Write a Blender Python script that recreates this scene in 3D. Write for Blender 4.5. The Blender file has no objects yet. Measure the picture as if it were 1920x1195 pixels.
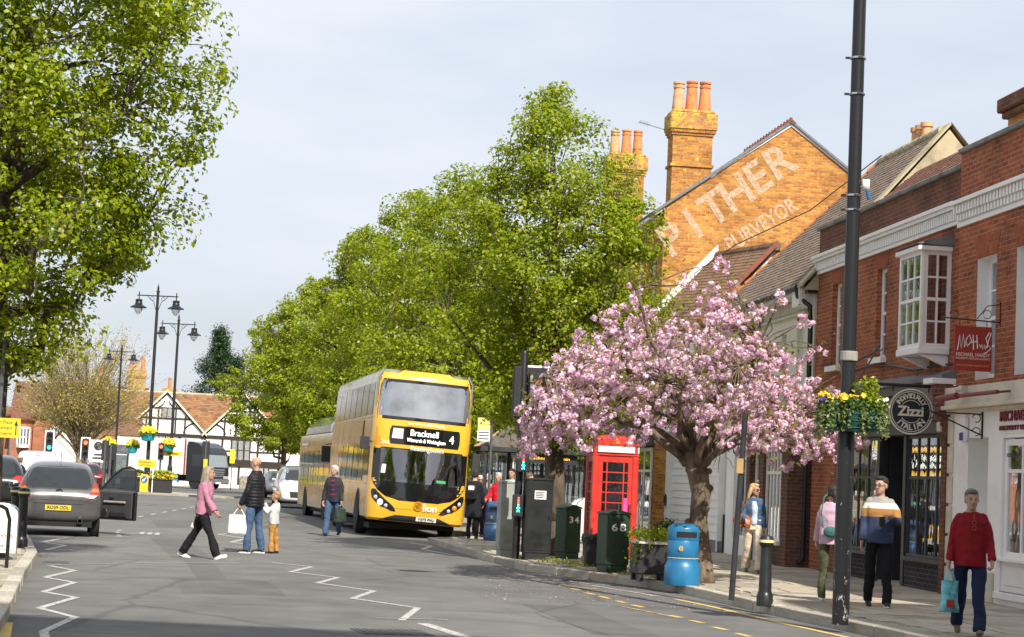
import bpy, bmesh, math, random
import numpy as np
from mathutils import Vector, Matrix
from mathutils.bvhtree import BVHTree
R = math.radians
SC = bpy.context.scene
COL = SC.collection
random.seed(7); RNG = np.random.default_rng(7)

# ---------------- camera ----------------
PITCH, ROLL, EYE = math.atan(305/3600.), R(2.65), 1.55
cam_d = bpy.data.cameras.new('camera'); cam = bpy.data.objects.new('camera', cam_d); COL.objects.link(cam)
cam_d.sensor_width = 36; cam_d.lens = 67.5; cam_d.clip_start = .1; cam_d.clip_end = 3000
_fw = Vector((0, math.cos(PITCH), math.sin(PITCH))); _r0 = Vector((1, 0, 0)); _u0 = _r0.cross(_fw)
_r = _r0*math.cos(ROLL) + _u0*math.sin(ROLL); _u = -_r0*math.sin(ROLL) + _u0*math.cos(ROLL)
cam.matrix_world = Matrix(((_r.x, _u.x, -_fw.x, 0), (_r.y, _u.y, -_fw.y, 0), (_r.z, _u.z, -_fw.z, EYE), (0, 0, 0, 1)))
SC.camera = cam

# ---------------- sky, sun, exposure ----------------
SUN_AZ, SUN_EL = R(22), R(43)       # the sun stands behind the viewer, to the right
w = bpy.data.worlds.new('World'); SC.world = w; w.use_nodes = True
nt = w.node_tree; nt.nodes.clear()
o_ = nt.nodes.new('ShaderNodeOutputWorld'); bg = nt.nodes.new('ShaderNodeBackground')
sky = nt.nodes.new('ShaderNodeTexSky'); sky.sky_type = 'NISHITA'; sky.sun_disc = False
sky.sun_elevation = SUN_EL; sky.sun_rotation = R(180) - SUN_AZ
sky.air_density = 1.0; sky.dust_density = 3.5; sky.ozone_density = 1.2; sky.altitude = 60
# thin high cloud veil over the whole sky
tc = nt.nodes.new('ShaderNodeTexCoord'); mp = nt.nodes.new('ShaderNodeMapping'); mp.inputs['Scale'].default_value = (1.2, 1.2, 4.5)
nz = nt.nodes.new('ShaderNodeTexNoise'); nz.inputs['Scale'].default_value = 2.6; nz.inputs['Detail'].default_value = 7; nz.inputs['Roughness'].default_value = .55
rp = nt.nodes.new('ShaderNodeValToRGB'); rp.color_ramp.elements[0].position = .32; rp.color_ramp.elements[0].color = (.62, .62, .62, 1)
rp.color_ramp.elements[1].position = .68; rp.color_ramp.elements[1].color = (.93, .93, .93, 1)
mx = nt.nodes.new('ShaderNodeMixRGB'); mx.inputs['Color2'].default_value = (6.7, 7.05, 7.7, 1)
nt.links.new(tc.outputs['Generated'], mp.inputs[0]); nt.links.new(mp.outputs[0], nz.inputs['Vector'])
nt.links.new(nz.outputs['Fac'], rp.inputs[0]); nt.links.new(rp.outputs[0], mx.inputs['Fac'])
nt.links.new(sky.outputs[0], mx.inputs['Color1']); nt.links.new(mx.outputs[0], bg.inputs['Color'])
bg.inputs['Strength'].default_value = .10
nt.links.new(bg.outputs[0], o_.inputs[0])
sl = bpy.data.lights.new('sun', 'SUN'); sl.energy = 5.0; sl.angle = R(.55); sl.color = (1, .945, .86)
so = bpy.data.objects.new('sun', sl); COL.objects.link(so)
so.rotation_euler = Vector((-math.sin(SUN_AZ)*math.cos(SUN_EL), math.cos(SUN_AZ)*math.cos(SUN_EL), -math.sin(SUN_EL))).to_track_quat('-Z', 'Y').to_euler()
SC.view_settings.view_transform = 'Standard'; SC.view_settings.look = 'None'
SC.view_settings.gamma = 1; SC.view_settings.use_curve_mapping = False; SC.view_settings.exposure = .42
SC.render.engine = 'CYCLES'; SC.cycles.max_bounces = 8; SC.cycles.transparent_max_bounces = 12
SC.cycles.use_denoising = True

TMP = bpy.data.scenes.new('scratch')
def evaluated(o):
    """mesh of an object with its modifiers, worked out in a scratch scene"""
    TMP.collection.objects.link(o); vl = TMP.view_layers[0]; vl.update(); dg = vl.depsgraph
    me = bpy.data.meshes.new_from_object(o.evaluated_get(dg), depsgraph=dg); TMP.collection.objects.unlink(o); return me

# ---------------- materials ----------------
MATS = {}
def _new(name):
    m = bpy.data.materials.new(name); m.use_nodes = True; n = m.node_tree; n.nodes.clear()
    out = n.nodes.new('ShaderNodeOutputMaterial'); b = n.nodes.new('ShaderNodeBsdfPrincipled')
    n.links.new(b.outputs[0], out.inputs[0]); MATS[name] = m
    return m, n, b, out
def rgba(c): return (c[0], c[1], c[2], 1)
def _noise(n, scale, detail=4, vec=None, rough=.55, stretch=None):
    t = n.nodes.new('ShaderNodeTexCoord'); src = t.outputs['Object']
    if stretch:
        mp = n.nodes.new('ShaderNodeMapping'); mp.inputs['Scale'].default_value = stretch; n.links.new(src, mp.inputs[0]); src = mp.outputs[0]
    z = n.nodes.new('ShaderNodeTexNoise'); z.inputs['Scale'].default_value = scale; z.inputs['Detail'].default_value = detail
    z.inputs['Roughness'].default_value = rough
    n.links.new(vec or src, z.inputs['Vector']); return z
def _ramp(n, src, stops, interp='LINEAR'):
    r = n.nodes.new('ShaderNodeValToRGB'); r.color_ramp.interpolation = interp
    e = r.color_ramp.elements
    while len(e) < len(stops): e.new(.5)
    for k, (p, c) in enumerate(stops): e[k].position = p; e[k].color = rgba(c) if len(c) == 3 else c
    n.links.new(src, r.inputs[0]); return r
def _bump(n, b, h, strength, dist=.01, prev=None):
    u = n.nodes.new('ShaderNodeBump'); u.inputs['Strength'].default_value = strength; u.inputs['Distance'].default_value = dist
    n.links.new(h, u.inputs['Height'])
    if prev: n.links.new(prev, u.inputs['Normal'])
    n.links.new(u.outputs[0], b.inputs['Normal']); return u.outputs[0]
def mat(name, col, rough=.6, metal=0., var=.12, scale=6., bump=0., bscale=40., dark=None, spec=.5, coat=0., stretch=None, fine=0., bdist=.01):
    """painted / cloth / metal surface: base colour with slow and fine noise variation, optional relief"""
    if name in MATS: return MATS[name]
    m, n, b, o = _new(name)
    c = np.array(col[:3]); d = np.array(dark) if dark is not None else c*(1-var*1.6)
    z = _noise(n, scale, 5, stretch=stretch)
    r = _ramp(n, z.outputs['Fac'], [(.28, tuple(d)), (.5, tuple(c)), (.75, tuple(np.minimum(c*(1+var*.6), 1)))])
    n.links.new(r.outputs[0], b.inputs['Base Color'])
    b.inputs['Roughness'].default_value = rough; b.inputs['Metallic'].default_value = metal
    b.inputs['Specular IOR Level'].default_value = spec; b.inputs['Coat Weight'].default_value = coat; b.inputs['Coat Roughness'].default_value = .06
    if rough > .15:
        rr = n.nodes.new('ShaderNodeMapRange'); rr.inputs['To Min'].default_value = max(rough-.12, .03); rr.inputs['To Max'].default_value = min(rough+.12, 1)
        n.links.new(z.outputs['Fac'], rr.inputs[0]); n.links.new(rr.outputs[0], b.inputs['Roughness'])
    if bump:
        z2 = _noise(n, bscale, 3, stretch=stretch); _bump(n, b, z2.outputs['Fac'], bump, bdist)
    return m
def emit(name, col, strength):
    if name in MATS: return MATS[name]
    m, n, b, o = _new(name); b.inputs['Base Color'].default_value = rgba(col); b.inputs['Emission Color'].default_value = rgba(col)
    b.inputs['Emission Strength'].default_value = strength; return m
def brick(name, c1, c2, mortar, bw=.225, bh=.075, stain=.25, lichen=None, bumpd=.012, off=0.):
    if name in MATS: return MATS[name]
    m, n, b, o = _new(name)
    t = n.nodes.new('ShaderNodeTexCoord'); s = n.nodes.new('ShaderNodeSeparateXYZ'); n.links.new(t.outputs['Object'], s.inputs[0])
    a = n.nodes.new('ShaderNodeMath'); n.links.new(s.outputs[0], a.inputs[0]); n.links.new(s.outputs[1], a.inputs[1])
    cb = n.nodes.new('ShaderNodeCombineXYZ'); n.links.new(a.outputs[0], cb.inputs[0]); n.links.new(s.outputs[2], cb.inputs[1])
    k = n.nodes.new('ShaderNodeTexBrick'); k.inputs['Scale'].default_value = 1; k.inputs['Brick Width'].default_value = bw; k.inputs['Row Height'].default_value = bh
    k.inputs['Mortar Size'].default_value = .006; k.inputs['Mortar Smooth'].default_value = .3; k.inputs['Bias'].default_value = -.1
    k.inputs['Color1'].default_value = rgba(c1); k.inputs['Color2'].default_value = rgba(c2); k.inputs['Mortar'].default_value = rgba(mortar)
    n.links.new(cb.outputs[0], k.inputs['Vector'])
    # extra tone change from brick to brick and slow weathering
    z = _noise(n, 1.1, 6); r = _ramp(n, z.outputs['Fac'], [(.3, (1-stain,)*3), (.55, (1, 1, 1)), (.8, (1.12, 1.1, 1.05))])
    mm = n.nodes.new('ShaderNodeMixRGB'); mm.blend_type = 'MULTIPLY'; mm.inputs[0].default_value = 1
    n.links.new(k.outputs[0], mm.inputs[1]); n.links.new(r.outputs[0], mm.inputs[2])
    z3 = _noise(n, 9, 2, stretch=(1, 1, 3)); r3 = _ramp(n, z3.outputs['Fac'], [(.3, (.62, .6, .6)), (.5, (1, 1, 1)), (.72, (1.15, 1.08, 1))])
    m3 = n.nodes.new('ShaderNodeMixRGB'); m3.blend_type = 'MULTIPLY'; m3.inputs[0].default_value = .8
    n.links.new(mm.outputs[0], m3.inputs[1]); n.links.new(r3.outputs[0], m3.inputs[2]); src = m3.outputs[0]
    if lichen:
        z4 = _noise(n, 5, 8, rough=.7); r4 = _ramp(n, z4.outputs['Fac'], [(lichen[3], (0, 0, 0)), (lichen[3]+.06, (1, 1, 1))])
        m4 = n.nodes.new('ShaderNodeMixRGB'); m4.inputs[2].default_value = rgba(lichen); n.links.new(r4.outputs[0], m4.inputs[0]); n.links.new(src, m4.inputs[1]); src = m4.outputs[0]
    n.links.new(src, b.inputs['Base Color']); b.inputs['Roughness'].default_value = .88; b.inputs['Specular IOR Level'].default_value = .25
    inv = n.nodes.new('ShaderNodeMath'); inv.operation = 'SUBTRACT'; inv.inputs[0].default_value = 1; n.links.new(k.outputs['Fac'], inv.inputs[1])
    p = _bump(n, b, inv.outputs[0], .8, bumpd); z5 = _noise(n, 60, 4); _bump(n, b, z5.outputs['Fac'], .35, .006, p)
    return m
def glass(name, tint=(.6, .66, .68), refl=.25, rough=.02):
    """window glass: a mirror-like sheen over clear glass"""
    if name in MATS: return MATS[name]
    m, n, b, o = _new(name); n.nodes.remove(b)
    tr = n.nodes.new('ShaderNodeBsdfTransparent'); tr.inputs[0].default_value = rgba(tint)
    gl = n.nodes.new('ShaderNodeBsdfGlossy'); gl.inputs['Roughness'].default_value = rough; gl.inputs[0].default_value = (.95, .97, 1, 1)
    fr = n.nodes.new('ShaderNodeFresnel'); fr.inputs['IOR'].default_value = 1.5
    mr = n.nodes.new('ShaderNodeMapRange'); mr.inputs['From Max'].default_value = .6; mr.inputs['To Min'].default_value = refl; mr.inputs['To Max'].default_value = .9
    n.links.new(fr.outputs[0], mr.inputs[0])
    z = _noise(n, 1.5, 2); u = n.nodes.new('ShaderNodeBump'); u.inputs['Strength'].default_value = .12; u.inputs['Distance'].default_value = .02
    n.links.new(z.outputs['Fac'], u.inputs['Height']); n.links.new(u.outputs[0], gl.inputs['Normal'])
    s = n.nodes.new('ShaderNodeMixShader'); n.links.new(mr.outputs[0], s.inputs[0]); n.links.new(tr.outputs[0], s.inputs[1]); n.links.new(gl.outputs[0], s.inputs[2])
    n.links.new(s.outputs[0], o.inputs[0]); return m
def leafmat(name, cols, trans=.45, rough=.45):
    """leaf or petal: colour differs from leaf to leaf, light shines through"""
    if name in MATS: return MATS[name]
    m, n, b, o = _new(name)
    g = n.nodes.new('ShaderNodeNewGeometry')
    k = len(cols); r = _ramp(n, g.outputs['Random Per Island'], [(i/max(k-1, 1), c) for i, c in enumerate(cols)])
    z = _noise(n, .8, 3); rz = _ramp(n, z.outputs['Fac'], [(.3, (.82, .82, .82)), (.7, (1.12, 1.12, 1.12))])
    mm = n.nodes.new('ShaderNodeMixRGB'); mm.blend_type = 'MULTIPLY'; mm.inputs[0].default_value = 1
    n.links.new(r.outputs[0], mm.inputs[1]); n.links.new(rz.outputs[0], mm.inputs[2])
    n.links.new(mm.outputs[0], b.inputs['Base Color']); b.inputs['Roughness'].default_value = rough; b.inputs['Specular IOR Level'].default_value = .4
    t = n.nodes.new('ShaderNodeBsdfTranslucent'); hs = n.nodes.new('ShaderNodeHueSaturation'); hs.inputs['Value'].default_value = 1.25; hs.inputs['Saturation'].default_value = 1.1
    n.links.new(mm.outputs[0], hs.inputs['Color']); n.links.new(hs.outputs[0], t.inputs[0])
    s = n.nodes.new('ShaderNodeMixShader'); s.inputs[0].default_value = trans
    n.links.new(b.outputs[0], s.inputs[1]); n.links.new(t.outputs[0], s.inputs[2]); n.links.new(s.outputs[0], o.inputs[0])
    return m
def tilemat(name, cols, moss=None):
    """roof tiles: every tile its own tone"""
    if name in MATS: return MATS[name]
    m, n, b, o = _new(name)
    g = n.nodes.new('ShaderNodeNewGeometry'); oi = n.nodes.new('ShaderNodeObjectInfo')
    a = n.nodes.new('ShaderNodeMath'); n.links.new(g.outputs['Random Per Island'], a.inputs[0]); n.links.new(oi.outputs['Random'], a.inputs[1])
    fr = n.nodes.new('ShaderNodeMath'); fr.operation = 'FRACT'; n.links.new(a.outputs[0], fr.inputs[0])
    k = len(cols); r = _ramp(n, fr.outputs[0], [(i/max(k-1, 1), c) for i, c in enumerate(cols)])
    z = _noise(n, 25, 5); rz = _ramp(n, z.outputs['Fac'], [(.3, (.7, .7, .7)), (.7, (1.15, 1.12, 1.1))])
    mm = n.nodes.new('ShaderNodeMixRGB'); mm.blend_type = 'MULTIPLY'; mm.inputs[0].default_value = 1
    n.links.new(r.outputs[0], mm.inputs[1]); n.links.new(rz.outputs[0], mm.inputs[2]); src = mm.outputs[0]
    n.links.new(src, b.inputs['Base Color']); b.inputs['Roughness'].default_value = .85
    _bump(n, b, z.outputs['Fac'], .5, .006)
    return m

# ---------------- mesh building ----------------
class MB:
    def __init__(s): s.v = []; s.f = []
    def add(s, vs, fs, M=None):
        b = len(s.v)
        s.v += [tuple(M @ Vector(p)) for p in vs] if M is not None else [tuple(p) for p in vs]
        s.f += [tuple(b+i for i in f) for f in fs]; return s
    def box(s, x0, x1, y0, y1, z0, z1, M=None):
        return s.add([(x0, y0, z0), (x1, y0, z0), (x1, y1, z0), (x0, y1, z0), (x0, y0, z1), (x1, y0, z1), (x1, y1, z1), (x0, y1, z1)],
                     [(0, 3, 2, 1), (4, 5, 6, 7), (0, 1, 5, 4), (1, 2, 6, 5), (2, 3, 7, 6), (3, 0, 4, 7)], M)
    def prism(s, poly, a0, a1, axis='y', M=None):
        """polygon extruded: axis y -> poly is (x,z); x -> (y,z); z -> (x,y)"""
        n = len(poly)
        P = {'y': lambda p, a: (p[0], a, p[1]), 'x': lambda p, a: (a, p[0], p[1]), 'z': lambda p, a: (p[0], p[1], a)}[axis]
        vs = [P(p, a0) for p in poly] + [P(p, a1) for p in poly]
        fs = [tuple(range(n-1, -1, -1)), tuple(range(n, 2*n))] + [(i, (i+1) % n, n+(i+1) % n, n+i) for i in range(n)]
        return s.add(vs, fs, M)
    def lathe(s, prof, n=16, M=None, sx=1., sy=1.):
        """(r,z) profile turned about z"""
        vs = []; fs = []
        for r, z in prof:
            for k in range(n): a = 2*math.pi*k/n; vs.append((r*math.cos(a)*sx, r*math.sin(a)*sy, z))
        m = len(prof)
        for i in range(m-1):
            for k in range(n): k2 = (k+1) % n; fs.append((i*n+k, i*n+k2, (i+1)*n+k2, (i+1)*n+k))
        if prof[0][0] > 1e-6: fs.append(tuple(range(n-1, -1, -1)))
        if prof[-1][0] > 1e-6: fs.append(tuple((m-1)*n+k for k in range(n)))
        return s.add(vs, fs, M)
    def tube(s, pts, r, n=8, M=None, cap=True):
        pts = [Vector(p) for p in pts]; rs = r if isinstance(r, (list, tuple)) else [r]*len(pts)
        vs = []; fs = []; ref = None
        for i, p in enumerate(pts):
            d = (pts[min(i+1, len(pts)-1)] - pts[max(i-1, 0)]).normalized()
            if ref is None: ref = Vector((0, 0, 1)) if abs(d.z) < .9 else Vector((1, 0, 0))
            x = d.cross(ref).normalized(); y = x.cross(d).normalized(); ref = y
            for k in range(n): a = 2*math.pi*k/n; vs.append(p + x*(rs[i]*math.cos(a)) + y*(rs[i]*math.sin(a)))
        for i in range(len(pts)-1):
            for k in range(n): k2 = (k+1) % n; fs.append((i*n+k, (i+1)*n+k, (i+1)*n+k2, i*n+k2))
        if cap: fs.append(tuple(range(n))); fs.append(tuple((len(pts)-1)*n+k for k in range(n-1, -1, -1)))
        return s.add(vs, fs, M)
    def ball(s, c, rx, ry=None, rz=None, n=12, m=8, M=None):
        ry = ry or rx; rz = rz or rx
        T = Matrix.Translation(c) @ Matrix.Diagonal((rx, ry, rz, 1))
        if M is not None: T = M @ T
        return s.lathe([(math.sin(math.pi*i/m), -math.cos(math.pi*i/m)) for i in range(m+1)], n, T)
    def quad(s, a, b, c, d): return s.add([a, b, c, d], [(0, 1, 2, 3)])
    def build(s, name, m, parent=None, smooth=False, bevel=0., seg=1, loc=None, rz=0., M=None, solid=0.):
        me = bpy.data.meshes.new(name); me.from_pydata(s.v, [], s.f); me.validate()
        return mkobj(name, me, m, parent, smooth, bevel, seg, loc, rz, M, solid)
def mkobj(name, me, m, parent=None, smooth=False, bevel=0., seg=1, loc=None, rz=0., M=None, solid=0.):
    o = bpy.data.objects.new(name, me); COL.objects.link(o)
    if m is not None and not me.materials: me.materials.append(MATS[m] if isinstance(m, str) else m)
    if parent is not None: o.parent = parent
    if M is not None: o.matrix_local = M
    if loc is not None: o.location = loc
    if rz: o.rotation_euler = (0, 0, rz)
    if smooth:
        me.shade_smooth()
        if smooth != 'all':
            try: me.set_sharp_from_angle(angle=R(38))
            except Exception: pass
    if solid: q = o.modifiers.new('solid', 'SOLIDIFY'); q.thickness = solid; q.offset = 0
    if bevel: q = o.modifiers.new('bevel', 'BEVEL'); q.width = bevel; q.segments = seg; q.limit_method = 'ANGLE'; q.angle_limit = R(40)
    return o
def tag(o, label=None, cat=None, group=None, kind=None):
    if label: o['label'] = label
    if cat: o['category'] = cat
    if group: o['group'] = group
    if kind: o['kind'] = kind
    return o
def thing(name, label, cat, loc=(0, 0, 0), rz=0., group=None, M=None):
    o = bpy.data.objects.new(name, None); COL.objects.link(o); o.empty_display_size = .1
    if M is not None: o.matrix_world = M
    else: o.location = loc; o.rotation_euler = (0, 0, rz)
    return tag(o, label, cat, group)
def copy_tree(o, parent=None):
    c = o.copy(); COL.objects.link(c); c.parent = parent
    for ch in list(o.children): copy_tree(ch, c)
    return c
def text(s, size, m, parent, M, ext=.002, name='lettering', align='CENTER', shear=0., spacing=1., width=None, bold=0.):
    cu = bpy.data.curves.new(name, 'FONT'); cu.body = s; cu.size = size; cu.extrude = ext; cu.align_x = align; cu.align_y = 'CENTER'
    cu.shear = shear; cu.space_character = spacing; cu.offset = bold; cu.resolution_u = 3
    cu.materials.append(MATS[m] if isinstance(m, str) else m)
    t = bpy.data.objects.new(name, cu); me = evaluated(t); me.name = name
    if width:
        xs = [v.co.x for v in me.vertices] or [0, 1]; M = M @ Matrix.Diagonal((width/max(max(xs)-min(xs), 1e-4), 1, 1, 1))
    bpy.data.objects.remove(t); bpy.data.curves.remove(cu)
    o = bpy.data.objects.new(name, me); COL.objects.link(o); o.parent = parent
    if not me.materials: me.materials.append(MATS[m] if isinstance(m, str) else m)
    o.matrix_local = M
    return o
def frame(o, x, y):
    """matrix whose text-plane axes are x (reading direction) and y (up) at origin o"""
    x = Vector(x).normalized(); z = x.cross(Vector(y)).normalized(); y = z.cross(x); o = Vector(o)
    return Matrix(((x.x, y.x, z.x, o.x), (x.y, y.y, z.y, o.y), (x.z, y.z, z.z, o.z), (0, 0, 0, 1)))
def T(*p): return Matrix.Translation(Vector(p))
def RZ(a): return Matrix.Rotation(a, 4, 'Z')
def RX(a): return Matrix.Rotation(a, 4, 'X')
def RY(a): return Matrix.Rotation(a, 4, 'Y')
def np_mesh(name, V, F):
    """mesh from numpy vertex and (n,4) or (n,3) face arrays"""
    me = bpy.data.meshes.new(name); V = np.asarray(V, np.float32); F = np.asarray(F, np.int32); k = F.shape[1]
    me.vertices.add(len(V)); me.vertices.foreach_set('co', V.ravel())
    me.loops.add(F.size); me.loops.foreach_set('vertex_index', F.ravel())
    me.polygons.add(len(F)); me.polygons.foreach_set('loop_start', np.arange(0, F.size, k, dtype=np.int32))
    try: me.polygons.foreach_set('loop_total', np.full(len(F), k, np.int32))
    except Exception: pass
    me.update(calc_edges=True); me.validate(); return me
# street frame: the facade line on the right; +x along the street away from the viewer, +y out into the street
DV = Vector((-0.11848, 0.99296, 0)); NV = Vector((0.99296, 0.11848, 0)); SP0 = Vector((6.9503, 30.1952, 0))
STREET_RZ = math.atan2(DV.y, DV.x)
def st(s, n, z=0.): 
    p = SP0 + DV*s + NV*n; return Vector((p.x, p.y, z))
PAV = .12
# ---------------- ground, road, pavements ----------------
def asphalt(name, base, patch=True):
    m, n, b, o = _new(name)
    z = _noise(n, 1.1, 7, rough=.62); z2 = _noise(n, 75, 5, rough=.75); z3 = _noise(n, .22, 5, stretch=(1, .35, 1))
    r = _ramp(n, z.outputs['Fac'], [(.28, tuple(np.array(base)*.74)), (.55, base), (.75, tuple(np.array(base)*1.2))])
    r2 = _ramp(n, z2.outputs['Fac'], [(.32, (.55, .55, .55)), (.5, (1, 1, 1)), (.66, (1.0, 1.0, 1.0)), (.74, (1.9, 1.9, 1.85))])
    r3 = _ramp(n, z3.outputs['Fac'], [(.38, (.84, .84, .85)), (.5, (1, 1, 1)), (.62, (1.1, 1.09, 1.06))])
    a = n.nodes.new('ShaderNodeMixRGB'); a.blend_type = 'MULTIPLY'; a.inputs[0].default_value = 1; n.links.new(r.outputs[0], a.inputs[1]); n.links.new(r2.outputs[0], a.inputs[2])
    c = n.nodes.new('ShaderNodeMixRGB'); c.blend_type = 'MULTIPLY'; c.inputs[0].default_value = 1; n.links.new(a.outputs[0], c.inputs[1]); n.links.new(r3.outputs[0], c.inputs[2])
    # fine cracks
    v = n.nodes.new('ShaderNodeTexVoronoi'); v.feature = 'DISTANCE_TO_EDGE'; v.inputs['Scale'].default_value = .33
    zz = _noise(n, 1.3, 5); t = n.nodes.new('ShaderNodeTexCoord'); mx = n.nodes.new('ShaderNodeMixRGB'); mx.inputs[0].default_value = .22
    n.links.new(t.outputs['Object'], mx.inputs[1]); n.links.new(zz.outputs['Color'], mx.inputs[2]); n.links.new(mx.outputs[0], v.inputs['Vector'])
    rc = _ramp(n, v.outputs['Distance'], [(.0, (.5, .5, .5)), (.006, (.62, .62, .62)), (.014, (1, 1, 1))])
    e = n.nodes.new('ShaderNodeMixRGB'); e.blend_type = 'MULTIPLY'; e.inputs[0].default_value = .55; n.links.new(c.outputs[0], e.inputs[1]); n.links.new(rc.outputs[0], e.inputs[2])
    n.links.new(e.outputs[0], b.inputs['Base Color']); b.inputs['Roughness'].default_value = .86; b.inputs['Specular IOR Level'].default_value = .3
    _bump(n, b, z2.outputs['Fac'], .6, .006); return m
asphalt('asphalt', (.160, .156, .147))
def paint(name, col, wear=.5):
    m, n, b, o = _new(name)
    z = _noise(n, 14, 8, rough=.7); r = _ramp(n, z.outputs['Fac'], [(wear-.1, (.11, .11, .11)), (wear, tuple(np.array(col)*.75)), (wear+.12, col)])
    n.links.new(r.outputs[0], b.inputs['Base Color']); b.inputs['Roughness'].default_value = .75; return m
paint('white_line', (.54, .52, .48), .47); paint('thin_line', (.4, .4, .38), .45); paint('yellow_line', (.62, .43, .13), .40)
def slabmat(name, base, pattern=False):
    m, n, b, o = _new(name)
    oi = n.nodes.new('ShaderNodeObjectInfo'); r = _ramp(n, oi.outputs['Random'], [(0, tuple(np.array(base)*.72)), (.5, base), (.85, tuple(np.array(base)*1.14)), (1, (base[0]*1.0, base[1]*.86, base[2]*.76))])
    z = _noise(n, 5, 7, rough=.65); rz = _ramp(n, z.outputs['Fac'], [(.3, (.74, .73, .72)), (.6, (1.05, 1.05, 1.03))])
    a = n.nodes.new('ShaderNodeMixRGB'); a.blend_type = 'MULTIPLY'; a.inputs[0].default_value = 1; n.links.new(r.outputs[0], a.inputs[1]); n.links.new(rz.outputs[0], a.inputs[2]); src = a.outputs[0]
    if pattern:
        t = n.nodes.new('ShaderNodeTexCoord'); k = n.nodes.new('ShaderNodeTexBrick'); k.inputs['Scale'].default_value = 1; k.inputs['Brick Width'].default_value = .8; k.inputs['Row Height'].default_value = .6
        k.inputs['Mortar Size'].default_value = .012; k.inputs['Color1'].default_value = (1, 1, 1, 1); k.inputs['Color2'].default_value = (.8, .79, .77, 1); k.inputs['Mortar'].default_value = (.35, .34, .31, 1)
        n.links.new(t.outputs['Object'], k.inputs['Vector']); c = n.nodes.new('ShaderNodeMixRGB'); c.blend_type = 'MULTIPLY'; c.inputs[0].default_value = 1
        n.links.new(src, c.inputs[1]); n.links.new(k.outputs[0], c.inputs[2]); src = c.outputs[0]
        z4 = _noise(n, 2.2, 8, rough=.7); r4 = _ramp(n, z4.outputs['Fac'], [(.55, (0, 0, 0)), (.64, (1, 1, 1))]); d = n.nodes.new('ShaderNodeMixRGB'); d.inputs[2].default_value = (.15, .14, .05, 1)
        n.links.new(r4.outputs[0], d.inputs[0]); n.links.new(src, d.inputs[1]); src = d.outputs[0]
    n.links.new(src, b.inputs['Base Color']); b.inputs['Roughness'].default_value = .85; b.inputs['Specular IOR Level'].default_value = .3
    z2 = _noise(n, 45, 5); _bump(n, b, z2.outputs['Fac'], .4, .008); return m
slabmat('slab', (.43, .385, .31)); slabmat('slab_far', (.37, .335, .275), True); slabmat('kerbstone', (.43, .395, .33))
mat('earth', (.16, .14, .10), .95, var=.3, scale=.5)

def sheet(name, pts, z, m, parent=None, kind='structure'):
    bm = bmesh.new(); f = bm.faces.new([bm.verts.new((p[0], p[1], z)) for p in pts]); f.normal_update()
    if f.normal.z < 0: f.normal_flip()
    bmesh.ops.triangulate(bm, faces=bm.faces[:]); me = bpy.data.meshes.new(name); bm.to_mesh(me); bm.free()
    o = mkobj(name, me, m, parent)
    if parent is None: tag(o, kind=kind)
    return o
g_ = sheet('ground', [(-900, -300), (900, -300), (900, 1500), (-900, 1500)], -.03, 'earth')
tag(g_, 'earth ground stretching to the horizon', 'ground')
road = sheet('road', [(-160, -40), (140, -40), (140, 330), (-160, 330)], 0, 'asphalt')
tag(road, 'grey asphalt high street road', 'road')

KR = [(7.2, 4), (5.6, 15), (4.22, 21.7), (3.71, 23.85), (2.69, 29.1), (1.5, 31.9), (.45, 33.8), (-.3, 37.5), (-1.75, 46.0), (-.75, 48.3), (-.85, 51.5), (-3.3, 62), (-5.7, 75), (-10.6, 101), (-16, 126)]
KL = [(-1.4, 2), (-4.6, 18.1), (-6.05, 24.6), (-7.2, 30), (-8.4, 34.5), (-10.05, 40.5), (-12.4, 48), (-15.6, 58), (-20, 72), (-27.5, 95)]
far_r = [tuple(st(95, 1.2)[:2]), tuple(st(-30, 1.2)[:2])]
pavR = MB(); poly = KR + far_r
def extrude_poly(name, poly, z1, m):
    bm = bmesh.new(); vs = [bm.verts.new((p[0], p[1], -.05)) for p in poly]; f = bm.faces.new(vs); f.normal_update()
    if f.normal.z < 0: f.normal_flip()
    r = bmesh.ops.extrude_face_region(bm, geom=[f]); bmesh.ops.translate(bm, vec=(0, 0, z1+.05), verts=[v for v in r['geom'] if isinstance(v, bmesh.types.BMVert)])
    bmesh.ops.triangulate(bm, faces=bm.faces[:]); me = bpy.data.meshes.new(name); bm.to_mesh(me); bm.free(); return mkobj(name, me, m)
pv = extrude_poly('pavement_right', poly, PAV-.016, 'slab_far'); tag(pv, 'stone slab pavement in front of the shops', 'pavement', kind='structure')
polyL = KL + [(-60, 95), (-40, 2)]
pl = extrude_poly('pavement_left', polyL, PAV-.016, 'slab_far'); tag(pl, 'stone slab pavement under the big tree', 'pavement', kind='structure')

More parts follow.
